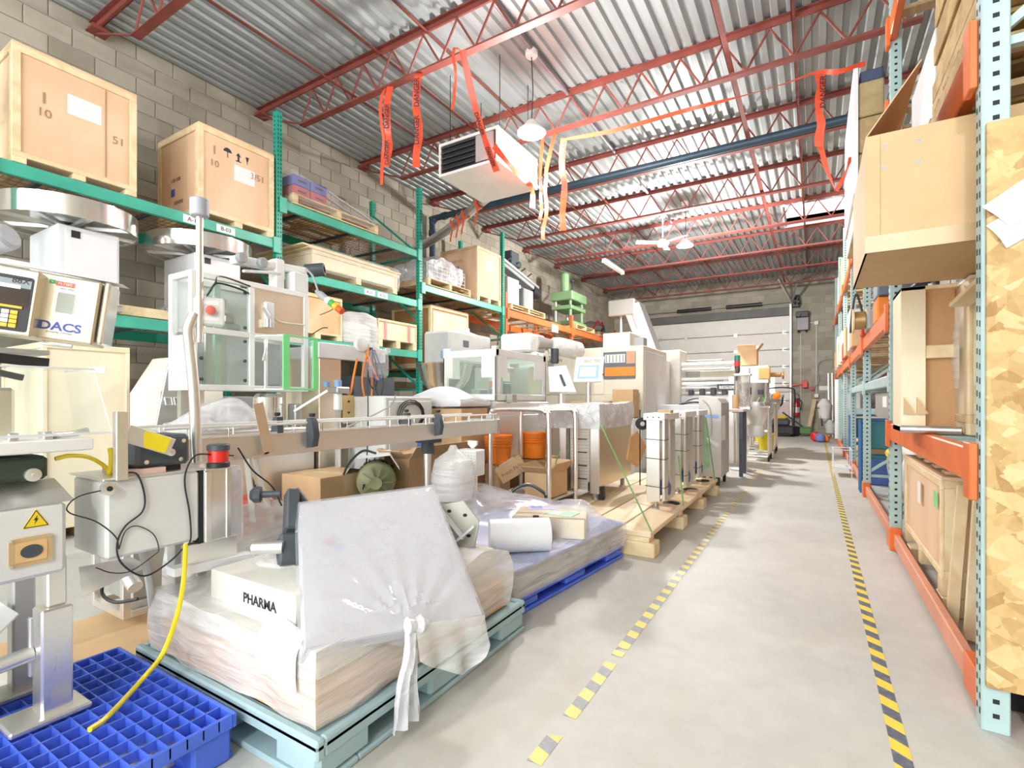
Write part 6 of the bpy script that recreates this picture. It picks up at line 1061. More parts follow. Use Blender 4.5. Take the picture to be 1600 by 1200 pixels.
carton('light carton against the cream machine', -2.62, -2.30, 7.28, 7.56, .9, 1.32, CARDL); carton('wide flat carton against the cream machine', -3.5, -2.66, 7.26, 7.56, .9, 1.14, CARDL)
tag(MB().box(-3.6, -2.25, 7.2, 7.57, .0, .89, .01).build('work_bench', STEEL), 'stainless bench below the cream machine', 'bench')
t = thing('operator_panel', 'white operator panel with blue screen on a steel post', 'display'); c = D(917, 577, 6.0); P4 = [D(888, 594, 6.0), D(932, 593, 6.0), D(940, 556, 6.05), D(897, 557, 6.05)]; M = fr(c, P4[1] - P4[0], P4[3] - P4[0]); wv, hv = (P4[1] - P4[0]).length, (P4[3] - P4[0]).length
o = MB().prism([(-wv / 2, -hv / 2), (wv / 2, -hv / 2), (wv / 2 + .05, hv / 2), (-wv / 2 + .05, hv / 2)], M, -.06).prism([(-wv / 2, -hv / 2), (wv / 2, -hv / 2), (wv / 2 + .05, hv / 2), (-wv / 2 + .05, hv / 2)], M, .002).build('housing', WHITE, t)
MB().prism([(-wv * .36, -hv * .38), (wv * .38, -hv * .38), (wv * .44, hv * .16), (-wv * .28, hv * .16)], M @ LI(0, 0, .002), .003).build('screen', glow('pale_blue_screen', (.30, .45, .85), .35), t); MB().prism([(-wv * .29, -hv * .30), (wv * .29, -hv * .30), (wv * .34, hv * .09), (-wv * .22, hv * .09)], M @ LI(0, 0, .005), .001).build('screen_picture', glow('screen_picture', (.5, .62, .9), .4), t)
text('PAC-TEC', .05, M @ LI(wv * .22, hv * .32, .003), t, paint('logo_orange', (.85, .35, .15), .5)); MB().tube([c + V((0, .05, -.12)), c + V((0, .05, -1.3))], .03, 12).lathe([(.045, 0), (.03, -.06)], c + V((0, .05, -.12)), 12).build('post', STEELV, t); MB().lathe([(.2, 0), (.2, .02), (.04, .04)], (c.x, c.y + .05, 0), 18).build('foot', STEELD, t)
t = thing('sloped_panel', 'white sloped console with black handle beside the operator panel', 'console'); c = D(877, 592, 5.9); MB().prism([(-.14, -.16), (.17, -.16), (.06, .17), (-.15, .15)], fr(c, (CT, ST, 0), (0, .35, 1)), -.09).build('housing', WHITE, t); MB().box(-.008, .02, -.1, .05, 0, .02, .003, fr(c, (CT, ST, 0), (0, .35, 1)) @ Matrix.Rotation(.35, 4, 'Z')).build('handle', CHAR, t); MB().tube([c + V((-.02, .05, -.16)), c + V((-.02, .05, -c.z + .02))], .04, 12).build('post', STEELV, t)
# inclined elevator
t = thing('inclined_elevator', 'stainless inclined elevator rising behind the cream machine', 'conveyor'); a, b = D(990, 478, 13.6), D(1026, 575, 13.4); a2 = D(978, 487, 13.6)
MB().bar(a, b + (b - a) * 1.3, .55, .45, .02, (1, 0, 0)).build('leg', STEEL, t); MB().box(a.x - .62, a.x + .12, a.y - .3, a.y + .3, a.z - .28, a.z + .16, .03).build('head', STEELV, t); q = b + (b - a) * 1.3; MB().box(q.x - .4, q.x + .4, q.y - .4, q.y + .4, 0, q.z + .2, .02).build('boot', STEEL, t); MB().bar(a + (b - a) * .1 + V((-.05, -.28, .0)), a + (b - a) * .38 + V((-.05, -.28, 0)), .05, .01, 0, (1, 0, 0)).build('red_marks', INKR, t); MB().tube([(a.x - .35, a.y, a.z - .28), (a.x - .35, a.y, 1.0)], .05).box(a.x - .6, a.x - .1, a.y - .25, a.y + .25, 0, 1.0).build('stand', STEELD, t)
# ================================================================ STEEL TABLE, CARTONS, BINS
t = thing('tube_table', 'stainless rounded tube frame holding cartons and orange bins', 'frame'); yF, xa, xb_ = 3.86, -2.56, -1.96
for y in (yF, 4.42): MB().tube(catm([(xa, y, .0), (xa, y, .95), (xa + .03, y, 1.05), (xa + .12, y, 1.075), (xb_ - .12, y, 1.075), (xb_ - .03, y, 1.05), (xb_, y, .95), (xb_, y, .0)], 3), .022, 10).build('tube_frame', STEELV, t)
MB().box(xa + .02, xb_ - .02, yF, 4.42, 1.06, 1.075, .004).build('top_plate', STEEL, t); MB().box(xa, xb_, yF + .02, 4.42, .27, .29, .004).build('lower_shelf', paint('shelf_grey', (.55, .56, .52), .4), t); MB().box(xa - .03, xa + .03, yF - .03, yF - .02, .85, 1.02).build('side_plate', STEELD, t)
t = thing('carton', 'tilted brown carton with red print and white label inside the tube frame', 'carton'); a_ = math.radians(31); r_ = V((CT * math.cos(a_), ST * math.cos(a_), math.sin(a_))); t.matrix_world = fr(D(786, 757, 4.66), r_, V((0, 0, 1)))
MB().box(-.0, .27, 0, .16, -.14, 0, .004).build('body', CARD, t); text('Fresh Plus', .05, LI(.135, .07), t, paint('maroon_ink', (.35, .06, .05), .6), 'printed_word'); MB().box(.02, .21, .1605, .1615, -.13, -.01).build('shipping_label', PAPER, t); MB().box(.03, .05, .1615, .162, -.12, -.02).build('red_print', INKR, t)
carton('open brown carton with tape band inside the tube frame', -2.22, -1.98, 3.90, 4.28, .29, .52, CARDL, flaps=True)
def bin_(lab, c, r, h):
    t = thing('storage_bin', lab, 'bin', c, 0, 'orange bins'); MB().lathe([(r * .8, 0), (r * .86, h * .4), (r * .9, h * .55), (r * .93, h * .56), (r * .95, h * .8), (r, h * .82), (r * 1.0, h), (r * .95, h), (r * .78, .02), (.0001, .02)], (0, 0, 0), 26).build('tub', PORANGE, t)
    for z in (.6, .7, .9): MB().lathe([(r * .97, z * h), (r * 1.03, z * h + .006), (r * .97, z * h + .012)], (0, 0, 0), 26).build('rib', PORANGE, t)
tag(MB().box(-2.74, -2.22, 4.46, 5.0, .0, .55, .01).build('carton_plinth', CARDD), 'brown plinth carton under the orange bins', 'carton')
tag(MB().box(-2.72, -2.55, 4.0, 4.2, .0, .55, .01).build('carton_plinth', CARD), 'narrow brown carton standing under the partly hidden orange bin', 'carton'); bin_('orange ribbed bin behind the tilted carton, partly hidden by the frame leg', (-2.62, 4.09, .55), .14, .27); bin_('orange ribbed bin in full view inside the tube frame', (-2.52, 4.62, .56), .15, .26)
for x, lb in ((-2.50, 'pale timber post standing behind the orange bins'), (-2.27, 'tilted pale timber post behind the orange bins')): tag(MB().bar((x, 4.93, .56), (x - .03 * (x > -2.4), 4.95, 1.07), .05, .03).build('timber_post', PINE), lb, 'post')
# ================================================================ SKID WITH FOIL-WRAPPED CART AND PLATES
t = thing('timber_skid', 'long heavy timber skid beside the hazard tape carrying the plate machines', 'skid'); xa, xb_ = -2.05, -1.02
for k in range(4): MB().box(xa + k * .26, xa + k * .26 + .245, 3.66, 6.62, .150, .19, .005).build('deck_plank', wood('skid_pine', (.88, .72, .50), (.74, .54, .31), 3, (1, .3, 1)), t)
for y in (3.66, 4.62, 5.56, 6.42): MB().box(xa, xb_ + .02, y, y + .16, 0, .11, .008).build('bearer', PINE, t); MB().box(xa, xb_ - .02, y + .01, y + .14, .11, .15, .004).build('cross_batten', PINE, t)
FOIL = film('foil_wrap', .92, (.80, .82, .85), .16, .9, 10)
t = thing('slotted_cart', 'stainless cart with slotted drawer front under silvery foil wrap', 'machine'); x0, x1, y0, y1 = -2.18, -1.78, 4.58, 5.55
MB().box(x0, x1 - .02, y0 + .02, y1, .30, 1.08, .008).build('body', STEEL, t); MB().prism([(0, 0), (.97, 0), (.97, .78), (.30, .78), (.0, .60)], FX(x1 - .02, y0, .32), .022).build('side_sheet', steel('brassy_steel', (.78, .66, .46), .3), t)
MB().box(x0 + .10, x0 + .30, y0 + .0, y0 + .02, .28, 1.02, .003).build('drawer_stack', paint('drawer_beige', (.66, .60, .54), .5), t)
for k in range(22): MB().box(x0 + .10, x0 + .30, y0 - .004, y0, .30 + k * .032, .303 + k * .032).build('drawer_gap', paint('gap_line', (.45, .41, .37)), t)
for k in range(5): MB().box(x0 + .125, x0 + .275, y0 - .006, y0 + .001, .38 + k * .13, .392 + k * .13).build('slot', CHAR, t)
MB().box(x0 + .06, x0 + .085, y0 - .012, y0 + .02, .25, 1.05, .003).build('dark_rail', paint('rail_olive', (.22, .20, .14), .4, .5), t); MB().box(x0 + .31, x0 + .40, y0 - .006, y0 + .02, .25, 1.05, .003).box(x0 - .02, x0 + .055, y0 - .006, y0 + .02, .28, 1.05, .003).build('front_strip', STEELV, t); MB().box(x0 + .29, x0 + .305, y0 - .02, y0, .27, .36, .003).build('handle', BLACK, t)
for x in (x0 + .05, x1 - .07):
    for y in (y0 + .08, y1 - .08): MB().box(x - .02, x + .02, y - .02, y + .02, .2, .3).lathe([(.04, 0), (.04, .015)], (x, y, .19), 12).build('foot', STEELD, t)
MB().box(x1 - .02, x1 + .035, y0 + .02, y0 + .07, .19, .32, .004).build('black_foot', BLACK, t)
tag(draped(-2.42, -1.77, 4.55, 5.58, .88, lambda u, v: 1.125 - .07 * max(0, .35 - u) , 22, 22, .03, 14., .012).build('foil_wrap', FOIL), 'silvery foil wrap over the top of the slotted cart', 'plastic wrap')
tag(MB().prism([(-.19, -.10), (.02, -.2), (.17, .02), (.0, .2), (-.12, .14)], fr((-1.68, 5.42, .62), (.3, 1, 0), (0, 0, 1)), .02).build('cardboard_pad', paint('orange_cardboard', (.72, .42, .20), .7)), 'diamond shaped orange cardboard between the cart and the plates', 'cardboard')
def plate_unit(y, lab, w0=.16, blue=True):
    t = thing('plate_conveyor', lab, 'machine', (-1.20, y, .19), 0, 'upright plate conveyors on the skid')
    TAUPE = steel('taupe_aluminium', (.62, .58, .49), .38); MB().box(-.10, .02, -.02, .0, .06, .80, .003).build('front_plate', steel('bright_aluminium', (.74, .72, .66), .34), t); MB().box(.05, .075, -.06, .06, .08, .80, .003).build('side_plate', TAUPE, t); MB().box(.03, .055, .22, .34, .05, .79, .003).build('side_plate', TAUPE, t); MB().box(-.06, .02, .215, .225, .08, .76, .003).build('rear_post', TAUPE, t); MB().box(.02, .04, .40, .47, .05, .79, .003).build('rear_post', TAUPE, t); MB().box(-.10, .0, .30, .32, .1, .76, .003).build('back_plate', STEEL, t); MB().box(-.12, .07, -.05, .50, .79, .85, .004).build('white_top', WHITE, t); MB().box(-.05, -.03, .05, .12, .1, .79, .003).build('thin_plate', STEELY, t)
    m = MB()
    for k in range(3): m.lathe([(.006, 0), (.006, .002)], (-.08 + .05 * k, -.0505, .815), 8, (0, -1, 0))
    m.build('holes', DARK, t, kind='stuff')
    MB().tube([(-.02, -.01, 0), (-.02, -.01, .06)], .012).lathe([(.035, 0), (.03, .01), (.012, .02)], (-.02, -.01, .0), 12).build('levelling_foot', STEELD, t); MB().lathe([(.075, 0), (.075, .01), (.02, .02)], (.05, .28, .0), 18).build('black_foot', RUBBER, t); MB().lathe([(.05, 0), (.06, .01), (.06, .16)], (.07, .14, .16), 14, (-1, 0, 0)).box(-.12, .02, .08, .2, .10, .24, .02).build('blue_motor', paint('motor_blue', (.06, .12, .30), .4), t); MB().bar((-.28, .25, .06), (-.05, .2, .12), .03, .02).build('strut', STEELY, t); MB().tube(catm([(-.08, .2, .6), (-.06, .16, .4), (-.10, .2, .2)], 4), .012).build('red_hose', INKR, t); MB().box(-.16, -.06, .40, .48, .05, .7, .01).build('rear_unit', MIDG, t)
    for z in (.2, .45, .62): MB().tube([(.08, .07, z), (.08, -.07, z - .004), (-.11, -.025, z)], .003, 5).build('tie_band', BLACK, t)
plate_unit(4.52, 'plate conveyor on the skid with black roller, nearest the cart'); plate_unit(5.36, 'second plate conveyor on the skid'); plate_unit(6.05, 'third plate conveyor on the skid, farthest from the cart')
t = thing('guide_roller', 'black guide roller on a white bar beside the foil-wrapped cart', 'roller', D(1003, 662, 4.7)); MB().lathe([(.02, -.03), (.058, -.025), (.058, .025), (.02, .03)], (0, 0, 0), 20, (CT * .3 + .2, -.9, 0)).build('tyre', RUBBER, t); MB().lathe([(.025, .026), (.02, .034), (.0001, .034)], (0, 0, 0), 14, (CT * .3 + .2, -.9, 0)).build('hub', STEEL, t); MB().bar((0, .03, 0), (.2, .3, .0), .08, .03).build('bar', WHITE, t)
tag(MB().box(-1.2, -1.09, 4.52, 4.62, 1.045, 1.07).build('cardboard_pad', CARDL), 'small cardboard scrap on top of the first plate conveyor', 'cardboard')
for k, (y, x) in enumerate(((4.55, -1.13), (5.42, -1.08))): tag(MB().prism(rrect(.12, .16, .04, 3), fr((x, y, .1905), (1, 0, 0), (0, 1, 0)), .03).build('wood_block', paint('pinkish_wood', (.80, .58, .42), .6)), 'pinkish wood block on the skid by the %s plate conveyor' % ('first' if k == 0 else 'second'), 'block')
GS = paint('green_strap', (.22, .42, .16), .4)
for a, b, lb in ((D(938, 662, 4.52), V((-1.03, 3.70, .19)), 'green strap from the slotted cart to the skid corner'), (V((-1.13, 5.0, .62)), V((-1.03, 4.75, .19)), 'twisted green strap in the middle of the skid'), (V((-1.10, 6.25, .95)), V((-1.04, 6.5, .19)), 'green strap at the far end of the skid'), (D(858, 762, 4.5), D(875, 700, 4.55), 'short green strap beside the tube frame leg')): tag(MB().bar(a, b, .014, .003).build('green_strap', GS), lb, 'strap')
tag(MB().tube([D(1000, 640, 4.85), D(1000, 758, 4.85)], .006, 6).build('black_rod', BLACK), 'thin black rod behind the guide roller', 'rod')
tag(MB().add([V((-1.14, 6.42, .3)), V((-1.12, 6.62, .35)), V((-1.16, 6.5, .95)), V((-1.2, 6.38, .9))] + [V((-1.13, 6.43, .3)), V((-1.11, 6.63, .35)), V((-1.15, 6.51, .95)), V((-1.19, 6.39, .9))], [(3, 2, 1, 0), (4, 5, 6, 7), (0, 1, 5, 4), (1, 2, 6, 5), (2, 3, 7, 6), (3, 0, 4, 7)]).build('green_film', film('green_film', .6, (.35, .75, .40), .2)), 'sheet of green plastic at the end of the skid', 'plastic')
# grey cabinet on casters
t = thing('wheeled_cabinet', 'slim grey steel cabinet with blue tape band on casters', 'cabinet'); x0, x1, y0, y1 = -1.33, -1.05, 7.05, 7.75
MB().prism([(0, 0), (x1 - x0, 0), (x1 - x0, .98), (x1 - x0 - .05, 1.04), (0, 1.08)], FY(x0, y0, .14), -(y1 - y0)).build('body', paint('warm_grey', (.52, .50, .45), .4, .3), t); MB().box(x0 + .02, x1 - .03, y0 - .003, y0, .92, .965).build('blue_tape', paint('blue_tape', (.25, .42, .75), .5), t); MB().tube(catm([(x0 + .05, y0 - .01, 1.16), (x0 + .14, y0 - .012, 1.05), (x0 + .16, y0 - .012, .8), (x0 + .15, y0 - .012, .7)], 4), .006, 6).build('cable', MIDG, t)
MB().grid(lambda u, v: V((x0 + .05 + .2 * u, y0 - .01 - .03 * math.sin(3.1 * u) * math.sin(3.1 * v), .55 + .08 * v + .03 * math.sin(5 * u))), 8, 5).build('plastic_scrap', FILMD, t); MB().box(x1, x1 + .003, y0 + .05, y0 + .35, .62, .95, 0, Matrix.Translation((0, 0, 0))).build('paper_sheet', PAPER, t)
for x in (x0 + .05, x1 - .05):
    for y in (y0 + .08, y1 - .08): MB().lathe([(.02, -.018), (.055, -.015), (.055, .015), (.02, .018)], (x, y, .056), 16, (1, 0, 0)).box(x - .025, x + .025, y - .03, y + .03, .11, .14).build('caster', RUBBER, t)
# ================================================================ FAR MACHINES
# roller labeller
t = thing('roller_machine', 'tall off-white machine with rows of white rollers behind the skid', 'machine'); yF = 10.0
pA, pB = aY(1030, 548, yF), aY(1063, 650, yF); MB().box(pA.x, pB.x, yF, yF + .6, .0, pA.z, .015).build('side_tower', paint('bone_enamel', (.80, .79, .72), .4), t); xr0, xr1 = pB.x, aY(1150, 600, yF).x
for k, (py, r) in enumerate(((569, .05), (576, .055), (592, .04), (600, .045), (606, .03), (614, .03))): z = aY(1100, py, yF + .1).z; MB().tube([(xr0, yF + .1 + .04 * (k % 2), z), (xr1 - .1 * (k % 2), yF + .1 + .04 * (k % 2), z)], r * .8, 14).build('roller', STEEL if k % 2 else WHITE, t)
MB().box(xr0, xr1 - .3, yF + .5, yF + .6, 0, aY(1100, 562, yF + .5).z, .01).build('rear_plate', paint('mid_tone_plate', (.42, .41, .37), .5), t); z0_, z1_ = aY(1090, 640, yF).z, aY(1090, 618, yF).z; MB().box(xr0, xr1, yF + .02, yF + .5, z0_ - .2, z1_, .02).build('bed', WHITEP, t); MB().box(xr0 + .3, xr0 + 1.0, yF + .3, yF + .5, aY(1100, 592, yF).z, aY(1100, 578, yF).z, .01).build('web_guide', paint('khaki', (.50, .48, .36), .5), t)  # rear plate in one even mid tone behind the rollers
za, zb2 = aY(1140, 610, yF).z, aY(1140, 600, yF).z; o = MB().box(xr1 - .32, xr1 + .1, yF - .05, yF, za, zb2, .004).build('name_plate', CHAR, t); MB().box(xr1 - .28, xr1 + .03, yF - .053, yF - .05, za + .03, zb2 - .03).build('plate_face', PAPER, o); text('TAMECO', .07, FY(xr1 - .12, yF - .0535, (za + zb2) / 2), o, INK)
MB().box(xr1 - .12, xr1 - .04, yF, yF + .4, 0, aY(1100, 590, yF).z).box(xr0, xr0 + .06, yF + .0, yF + .5, 0, 1.0).build('leg', STEELV, t); m = MB()
for k in range(7): x = xr0 + .15 + k * .2; m.box(x, x + .09, yF - .02, yF + .1, aY(1100, 617, yF).z, aY(1100, 609, yF).z + .02 * (k % 3), .01)
m.build('small_parts', CHAR, t, kind='stuff')
c = aY(1152, 590, yF - .2); t = thing('stack_light', 'upright stack light with green and red lenses on the roller machine', 'light', c); MB().lathe([(.03, 0), (.03, .1)], (0, 0, 0), 14).box(-.05, .05, -.05, .05, -.06, 0).build('base', CHAR, t)
for k, (m_, nm) in enumerate(((paint('lens_dark', (.08, .08, .08), .3), 'dark_lens'), (paint('lens_red2', (.80, .06, .06), .3), 'red_lens'), (paint('lens_teal', (.03, .30, .26), .3), 'green_lens'))): MB().lathe([(.05, 0), (.05, .095), (.03, .1)], (0, 0, .1 + .1 * k), 16).build(nm, m_, t)
MB().tube([(0, 0, -.06), (0, 0, -c.z)], .04).build('post', STEELV, t)
t = thing('steel_cabinet', 'stainless cabinet between the cream machine and the roller machine', 'cabinet'); pA, pB = aY(1003, 562, 9.3), aY(1034, 650, 9.3); MB().box(pA.x - .1, pB.x, 9.3, 9.9, .05, pA.z, .01).build('body', STEEL, t); MB().box(pA.x + .1, pB.x - .1, 9.292, 9.3, 1.4, pA.z - .1, .004).build('door', STEELV, t); MB().box(pA.x - .05, pB.x - .05, 9.35, 9.85, 0, .05).build('plinth', CHAR, t); MB().box(pA.x + .0, pA.x + .25, 9.296, 9.3, pA.z - .16, pA.z - .06).build('pink_label', paint('pink_label', (.9, .45, .42), .5), t)
cable([aY(1056, 645, 8.6), aY(1062, 633, 8.6), aY(1085, 628, 8.6), aY(1105, 632, 8.6), aY(1112, 642, 8.6)], .02, BLACK, 'thick black hose arching behind the plate conveyors'); cable([aY(1065, 633, 8.9), aY(1080, 624, 8.9), aY(1098, 623, 8.9), aY(1110, 635, 8.9)], .012, CHAR, 'thinner black hose arch behind the thick one')
c = aY(1110, 640, 8.5); tag(MB().box(c.x - .12, c.x + .08, 8.4, 8.55, c.z - .05, c.z + .07, .03).build('yellow_plug', YEL), 'yellow plug at the end of the black hose', 'plug')
tag(MB().box(-2.4, -1.5, 8.35, 8.8, .0, 1.08, .01).build('white_bench', WHITEP), 'white low bench in front of the roller machine', 'bench')
tag(MB().cyl(aY(1149, 645, 8.9), aY(1149, 617, 8.9), .05, .05, 14).build('cardboard_tube', CARDL), 'upright cardboard tube beside the grey cabinet', 'tube')
t = thing('pink_table', 'small table with pinkish top and dark legs behind the grey cabinet', 'table'); MB().box(-1.45, -.92, 8.25, 8.8, .98, 1.02, .005).build('top', paint('pinkish_top', (.80, .66, .62), .5), t)
for x in (-1.42, -.98):
    for y in (8.30, 8.73): MB().box(x, x + .05, y - .03, y + .03, 0, .98).build('leg', CHAR, t)
# fillers
def filler(lab, x, y, hz, r, ck):
    t = thing('filling_machine', lab, 'machine', (x, y, 0)); s = .24
    for dx in (-s, s):
        for dy in (-.25, .25): MB().tube([(dx, dy, .14), (dx, dy, hz)], .022, 10).build('leg', STEELV, t); MB().lathe([(.02, -.02), (.06, -.016), (.06, .016), (.02, .02)], (dx, dy, .06), 14, (1, 0, .0)).build('caster', RUBBER, t)
    for z in (.14, hz): MB().tube([(-s, -.25, z), (s, -.25, z)], .022, 8).tube([(-s, .25, z), (s, .25, z)], .022, 8).tube([(-s, -.25, z), (-s, .25, z)], .022, 8).tube([(s, -.25, z), (s, .25, z)], .022, 8).build('tube_frame', STEELV, t)
    MB().lathe([(.04, 0), (r * .5, .12), (r, .42), (r, .6), (r - .02, .6), (.03, .05)], (0, 0, hz - .5), 22).build('hopper', STEEL, t)
    for k in range(4): MB().tube(catm([(-.2 + .12 * k, -.2, hz), (-.2 + .12 * k, -.25, hz + .12), (-.16 + .12 * k, -.28, hz + .2)], 4), .014, 8).build('nozzle', SCREW, t)
    MB().box(-.14, .14, -.15, .1, .45, .68, .02).build('pump_box', ck, t); MB().tube([(-s, -.25, .14), (-s - .02, -.6, .12), (s, -.6, .12), (s, -.25, .14)], .02, 8).build('front_bar', STEELV, t); return t
filler('stainless filler with grey pump box, first of the wheeled fillers', -.98, 10.85, 1.02, .28, GREYP); filler('stainless filler with yellow pump box, farther along the wheeled fillers', -.98, 12.6, 1.08, .33, YEL)
t = thing('hopper_stand', 'square stainless hopper with cone on a tall stand', 'machine', (-1.18, 11.6, 0)); p = aY(1173, 572, 11.6).z; MB().prism([(-.38, 0), (.38, 0), (.38, .34), (-.38, .34)], FY(0, -.35, p - .36), -.7).build('hopper', STEEL, t); MB().lathe([(.06, -.5), (.28, 0)], (.1, 0, p - .36), 20).build('cone', STEELD, t)
for x in (-.34, .34):
    for y in (-.3, .3): MB().tube([(x, y, 0), (x, y, p - .36)], .025, 8).build('leg', STEELV, t)
MB().tube([(.38, -.1, p - .2), (.6, -.12, p - .2)], .05, 10).lathe([(.09, 0), (.09, .03)], (.62, -.12, p - .2), 14, (1, 0, 0)).build('valve', paint('brass_valve', (.60, .35, .15), .35, .7), t); MB().box(.2, .42, -.4, -.34, p - .3, p - .05, .02).build('orange_part', paint('amber_part', (.90, .55, .2), .5), t)
carton('open brown carton with white bag inside standing on the square hopper', -1.38, -1.02, 11.42, 11.78, p + .001, p + .33, CARD, flaps=True); tag(MB().grid(lambda u, v: V((-1.36 + .32 * u, 11.45 + .3 * v, p + .3 + .14 * math.sin(3.1 * u) * math.sin(3.1 * v) + .04 * noise.noise(V((u * 6, v * 6, 1))))), 8, 8).build('bag_liner', FILMD), 'white plastic liner puffing out of the open carton on the hopper', 'plastic')
t = thing('glass_column', 'clear cylinder column with steel fittings beside the square hopper', 'machine', (-1.02, 9.1, 0)); MB().tube([(0, 0, .0), (0, 0, 1.0)], .06, 12).build('stand', STEELV, t); MB().lathe([(.05, 1.05), (.085, 1.1), (.09, 1.3), (.085, 1.56)], (0, 0, 0), 20).build('cylinder', film('smoked_cylinder', .45, (.6, .56, .5), .1, 0), t); MB().box(-.13, .13, -.12, .12, 1.56, 1.60, .01).build('flange', SCREW, t); MB().box(-.13, .13, -.12, .12, 1.0, 1.05, .01).build('flange', SCREW, t)
for x in (-.11, .11): MB().tube([(x, -.1, 1.0), (x, -.1, 1.68)], .011, 8).build('rod', SCREW, t)
MB().lathe([(.2, 0), (.2, .02), (.06, .04)], (0, 0, 0), 16).build('foot', STEELD, t)
c = aY(1185, 626, 12.2); t = thing('hose_reel', 'bright green coiled hose hanging on the filler', 'hose', c)
for k in range(3): MB().tube([V(((.2 - .04 * k) * math.cos(i * .5), .03 * k, (.24 - .04 * k) * math.sin(i * .5))) for i in range(14)], .022, 8).build('loop', paint('hose_green', (.15, .62, .12), .4), t)
MB().lathe([(.05, -.04), (.14, -.03), (.14, .03), (.05, .04)], (0, .05, -.05), 16, (0, 1, 0)).build('drum', LGREEN, t); MB().tube([(0, .06, -.05), (0, .3, -c.z)], .03).build('stand', STEELV, t)
c = aY(1204, 617, 12.8); t = thing('blue_motor', 'blue motor with orange knob above the yellow pump', 'motor', c); MB().lathe([(.08, 0), (.13, .03), (.13, .28), (.08, .3)], (-.1, 0, -.05), 16, (0, 1, 0)).build('body', paint('motor_blue2', (.35, .5, .72), .4), t); MB().lathe([(.04, 0), (.09, .02), (.09, .12), (.04, .15)], (.12, -.05, -.02), 14, (0, -1, 0)).build('orange_knob', PORANGE, t); MB().tube(catm([(-.25, 0, .05), (-.1, -.1, -.25), (.2, -.1, -.25), (.25, 0, .0)], 4), .02).build('black_hose', BLACK, t); MB().box(-.12, .0, .1, .2, -c.z, -.1).build('stand', STEELV, t)
for k, (x, y, lb) in enumerate(((-.84, 11.3, 'yellow bucket on the floor by the fillers'), (-1.1, 13.4, 'second yellow bucket beyond the first by the fillers'))):
    t = thing('yellow_pump', lb, 'bucket', (x, y, .16)); MB().lathe([(.12, 0), (.15, .3), (.16, .3), (.16, .33), (.13, .33), (.11, .03)], (0, 0, 0), 20).build('tub', YEL, t); MB().lathe([(.06, .2), (.08, .36), (.03, .4)], (.02, 0, 0), 12).build('insert', paint('pale_green_insert', (.6, .7, .55), .4), t); MB().box(-.15, .15, -.15, .15, -.16, 0, .01).build('stand', STEELD, t)
# hand truck / pallet jack at the door
t = thing('floor_scrubber', 'black and yellow wheeled machine with tall handle by the loading door', 'machine', (-.98, 18.5, 0)); MB().box(-.42, .42, -.5, .3, .06, .34, .04).build('deck', BLACK, t); MB().box(-.3, .3, -.35, .15, .34, .55, .05).build('engine', CHAR, t); MB().box(-.22, .22, -.3, .05, .55, .66, .04).build('yellow_cover', paint('cover_yellow', (.90, .60, .04), .4), t); MB().tube(catm([(-.4, .2, .3), (-.42, .35, 1.35), (-.3, .4, 1.55), (.3, .4, 1.55), (.42, .35, 1.35), (.4, .2, .3)], 5), .025, 8).build('handle', BLACK, t)
for x in (-.36, .36): MB().lathe([(.05, -.04), (.12, -.035), (.12, .035), (.05, .04)], (x, .2, .12), 16, (1, 0, 0)).build('wheel', RUBBER, t)
t = thing('garden_machine', 'dark green and grey small machine on the floor beside the extinguisher', 'machine', (-.36, 18.6, 0)); MB().lathe([(.06, -.05), (.16, -.04), (.16, .04), (.06, .05)], (-.15, -.1, .16), 16, (.5, -1, 0)).build('wheel', BLACK, t); MB().box(-.12, .3, -.1, .25, .05, .3, .05).build('body', paint('dark_green_body', (.12, .26, .08), .5), t); MB().bar((.1, 0, .25), (-.55, .3, .75), .04, .04).bar((.2, 0, .1), (.75, -.6, .04), .03, .03).build('long_handle', CHAR, t)
t = thing('mop_bundle', 'white mop heads hanging over brooms by the end of the racking', 'mops', (.36, 18.3, 0)); 
for k in range(4): MB().bar((.02 + .1 * k, .1, 0), (.0 + .1 * k, .25, 2.0), .028, .028).build('stick', STEEL, t)
MB().lathe([(.05, .5), (.15, .6), (.2, 1.0), (.08, 1.2)], (-.1, 0, 0), 12).build('white_mop', WHITE, t); MB().lathe([(.03, 0), (.12, .05), (.15, .3), (.05, .45)], (.05, -.1, .1), 12).build('grey_bag', GREYP, t); MB().bar((-.35, -.1, .9), (-.05, -.1, .92), .05, .03).bar((-.2, -.1, .9), (-.16, -.1, .35), .05, .03).build('red_black_tool', CHAR, t)
for k, (x, y, c, s, lb) in enumerate(((.02, 16.5, REDP, .14, 'red ball on the floor at the end of the racking'), (.13, 16.2, paint('toy_blue', (.2, .25, .55), .5), .13, 'blue rolled bag on the floor at the end of the racking'), (.26, 16.3, PORANGE, .10, 'orange pad on the floor by the racking end'))): tag(MB().lathe([(.02, 0), (s * .8, s * .3), (s, s), (s * .8, s * 1.6), (.02, s * 2)], (x, y, 0), 16).build('floor_item', c), lb, 'item')
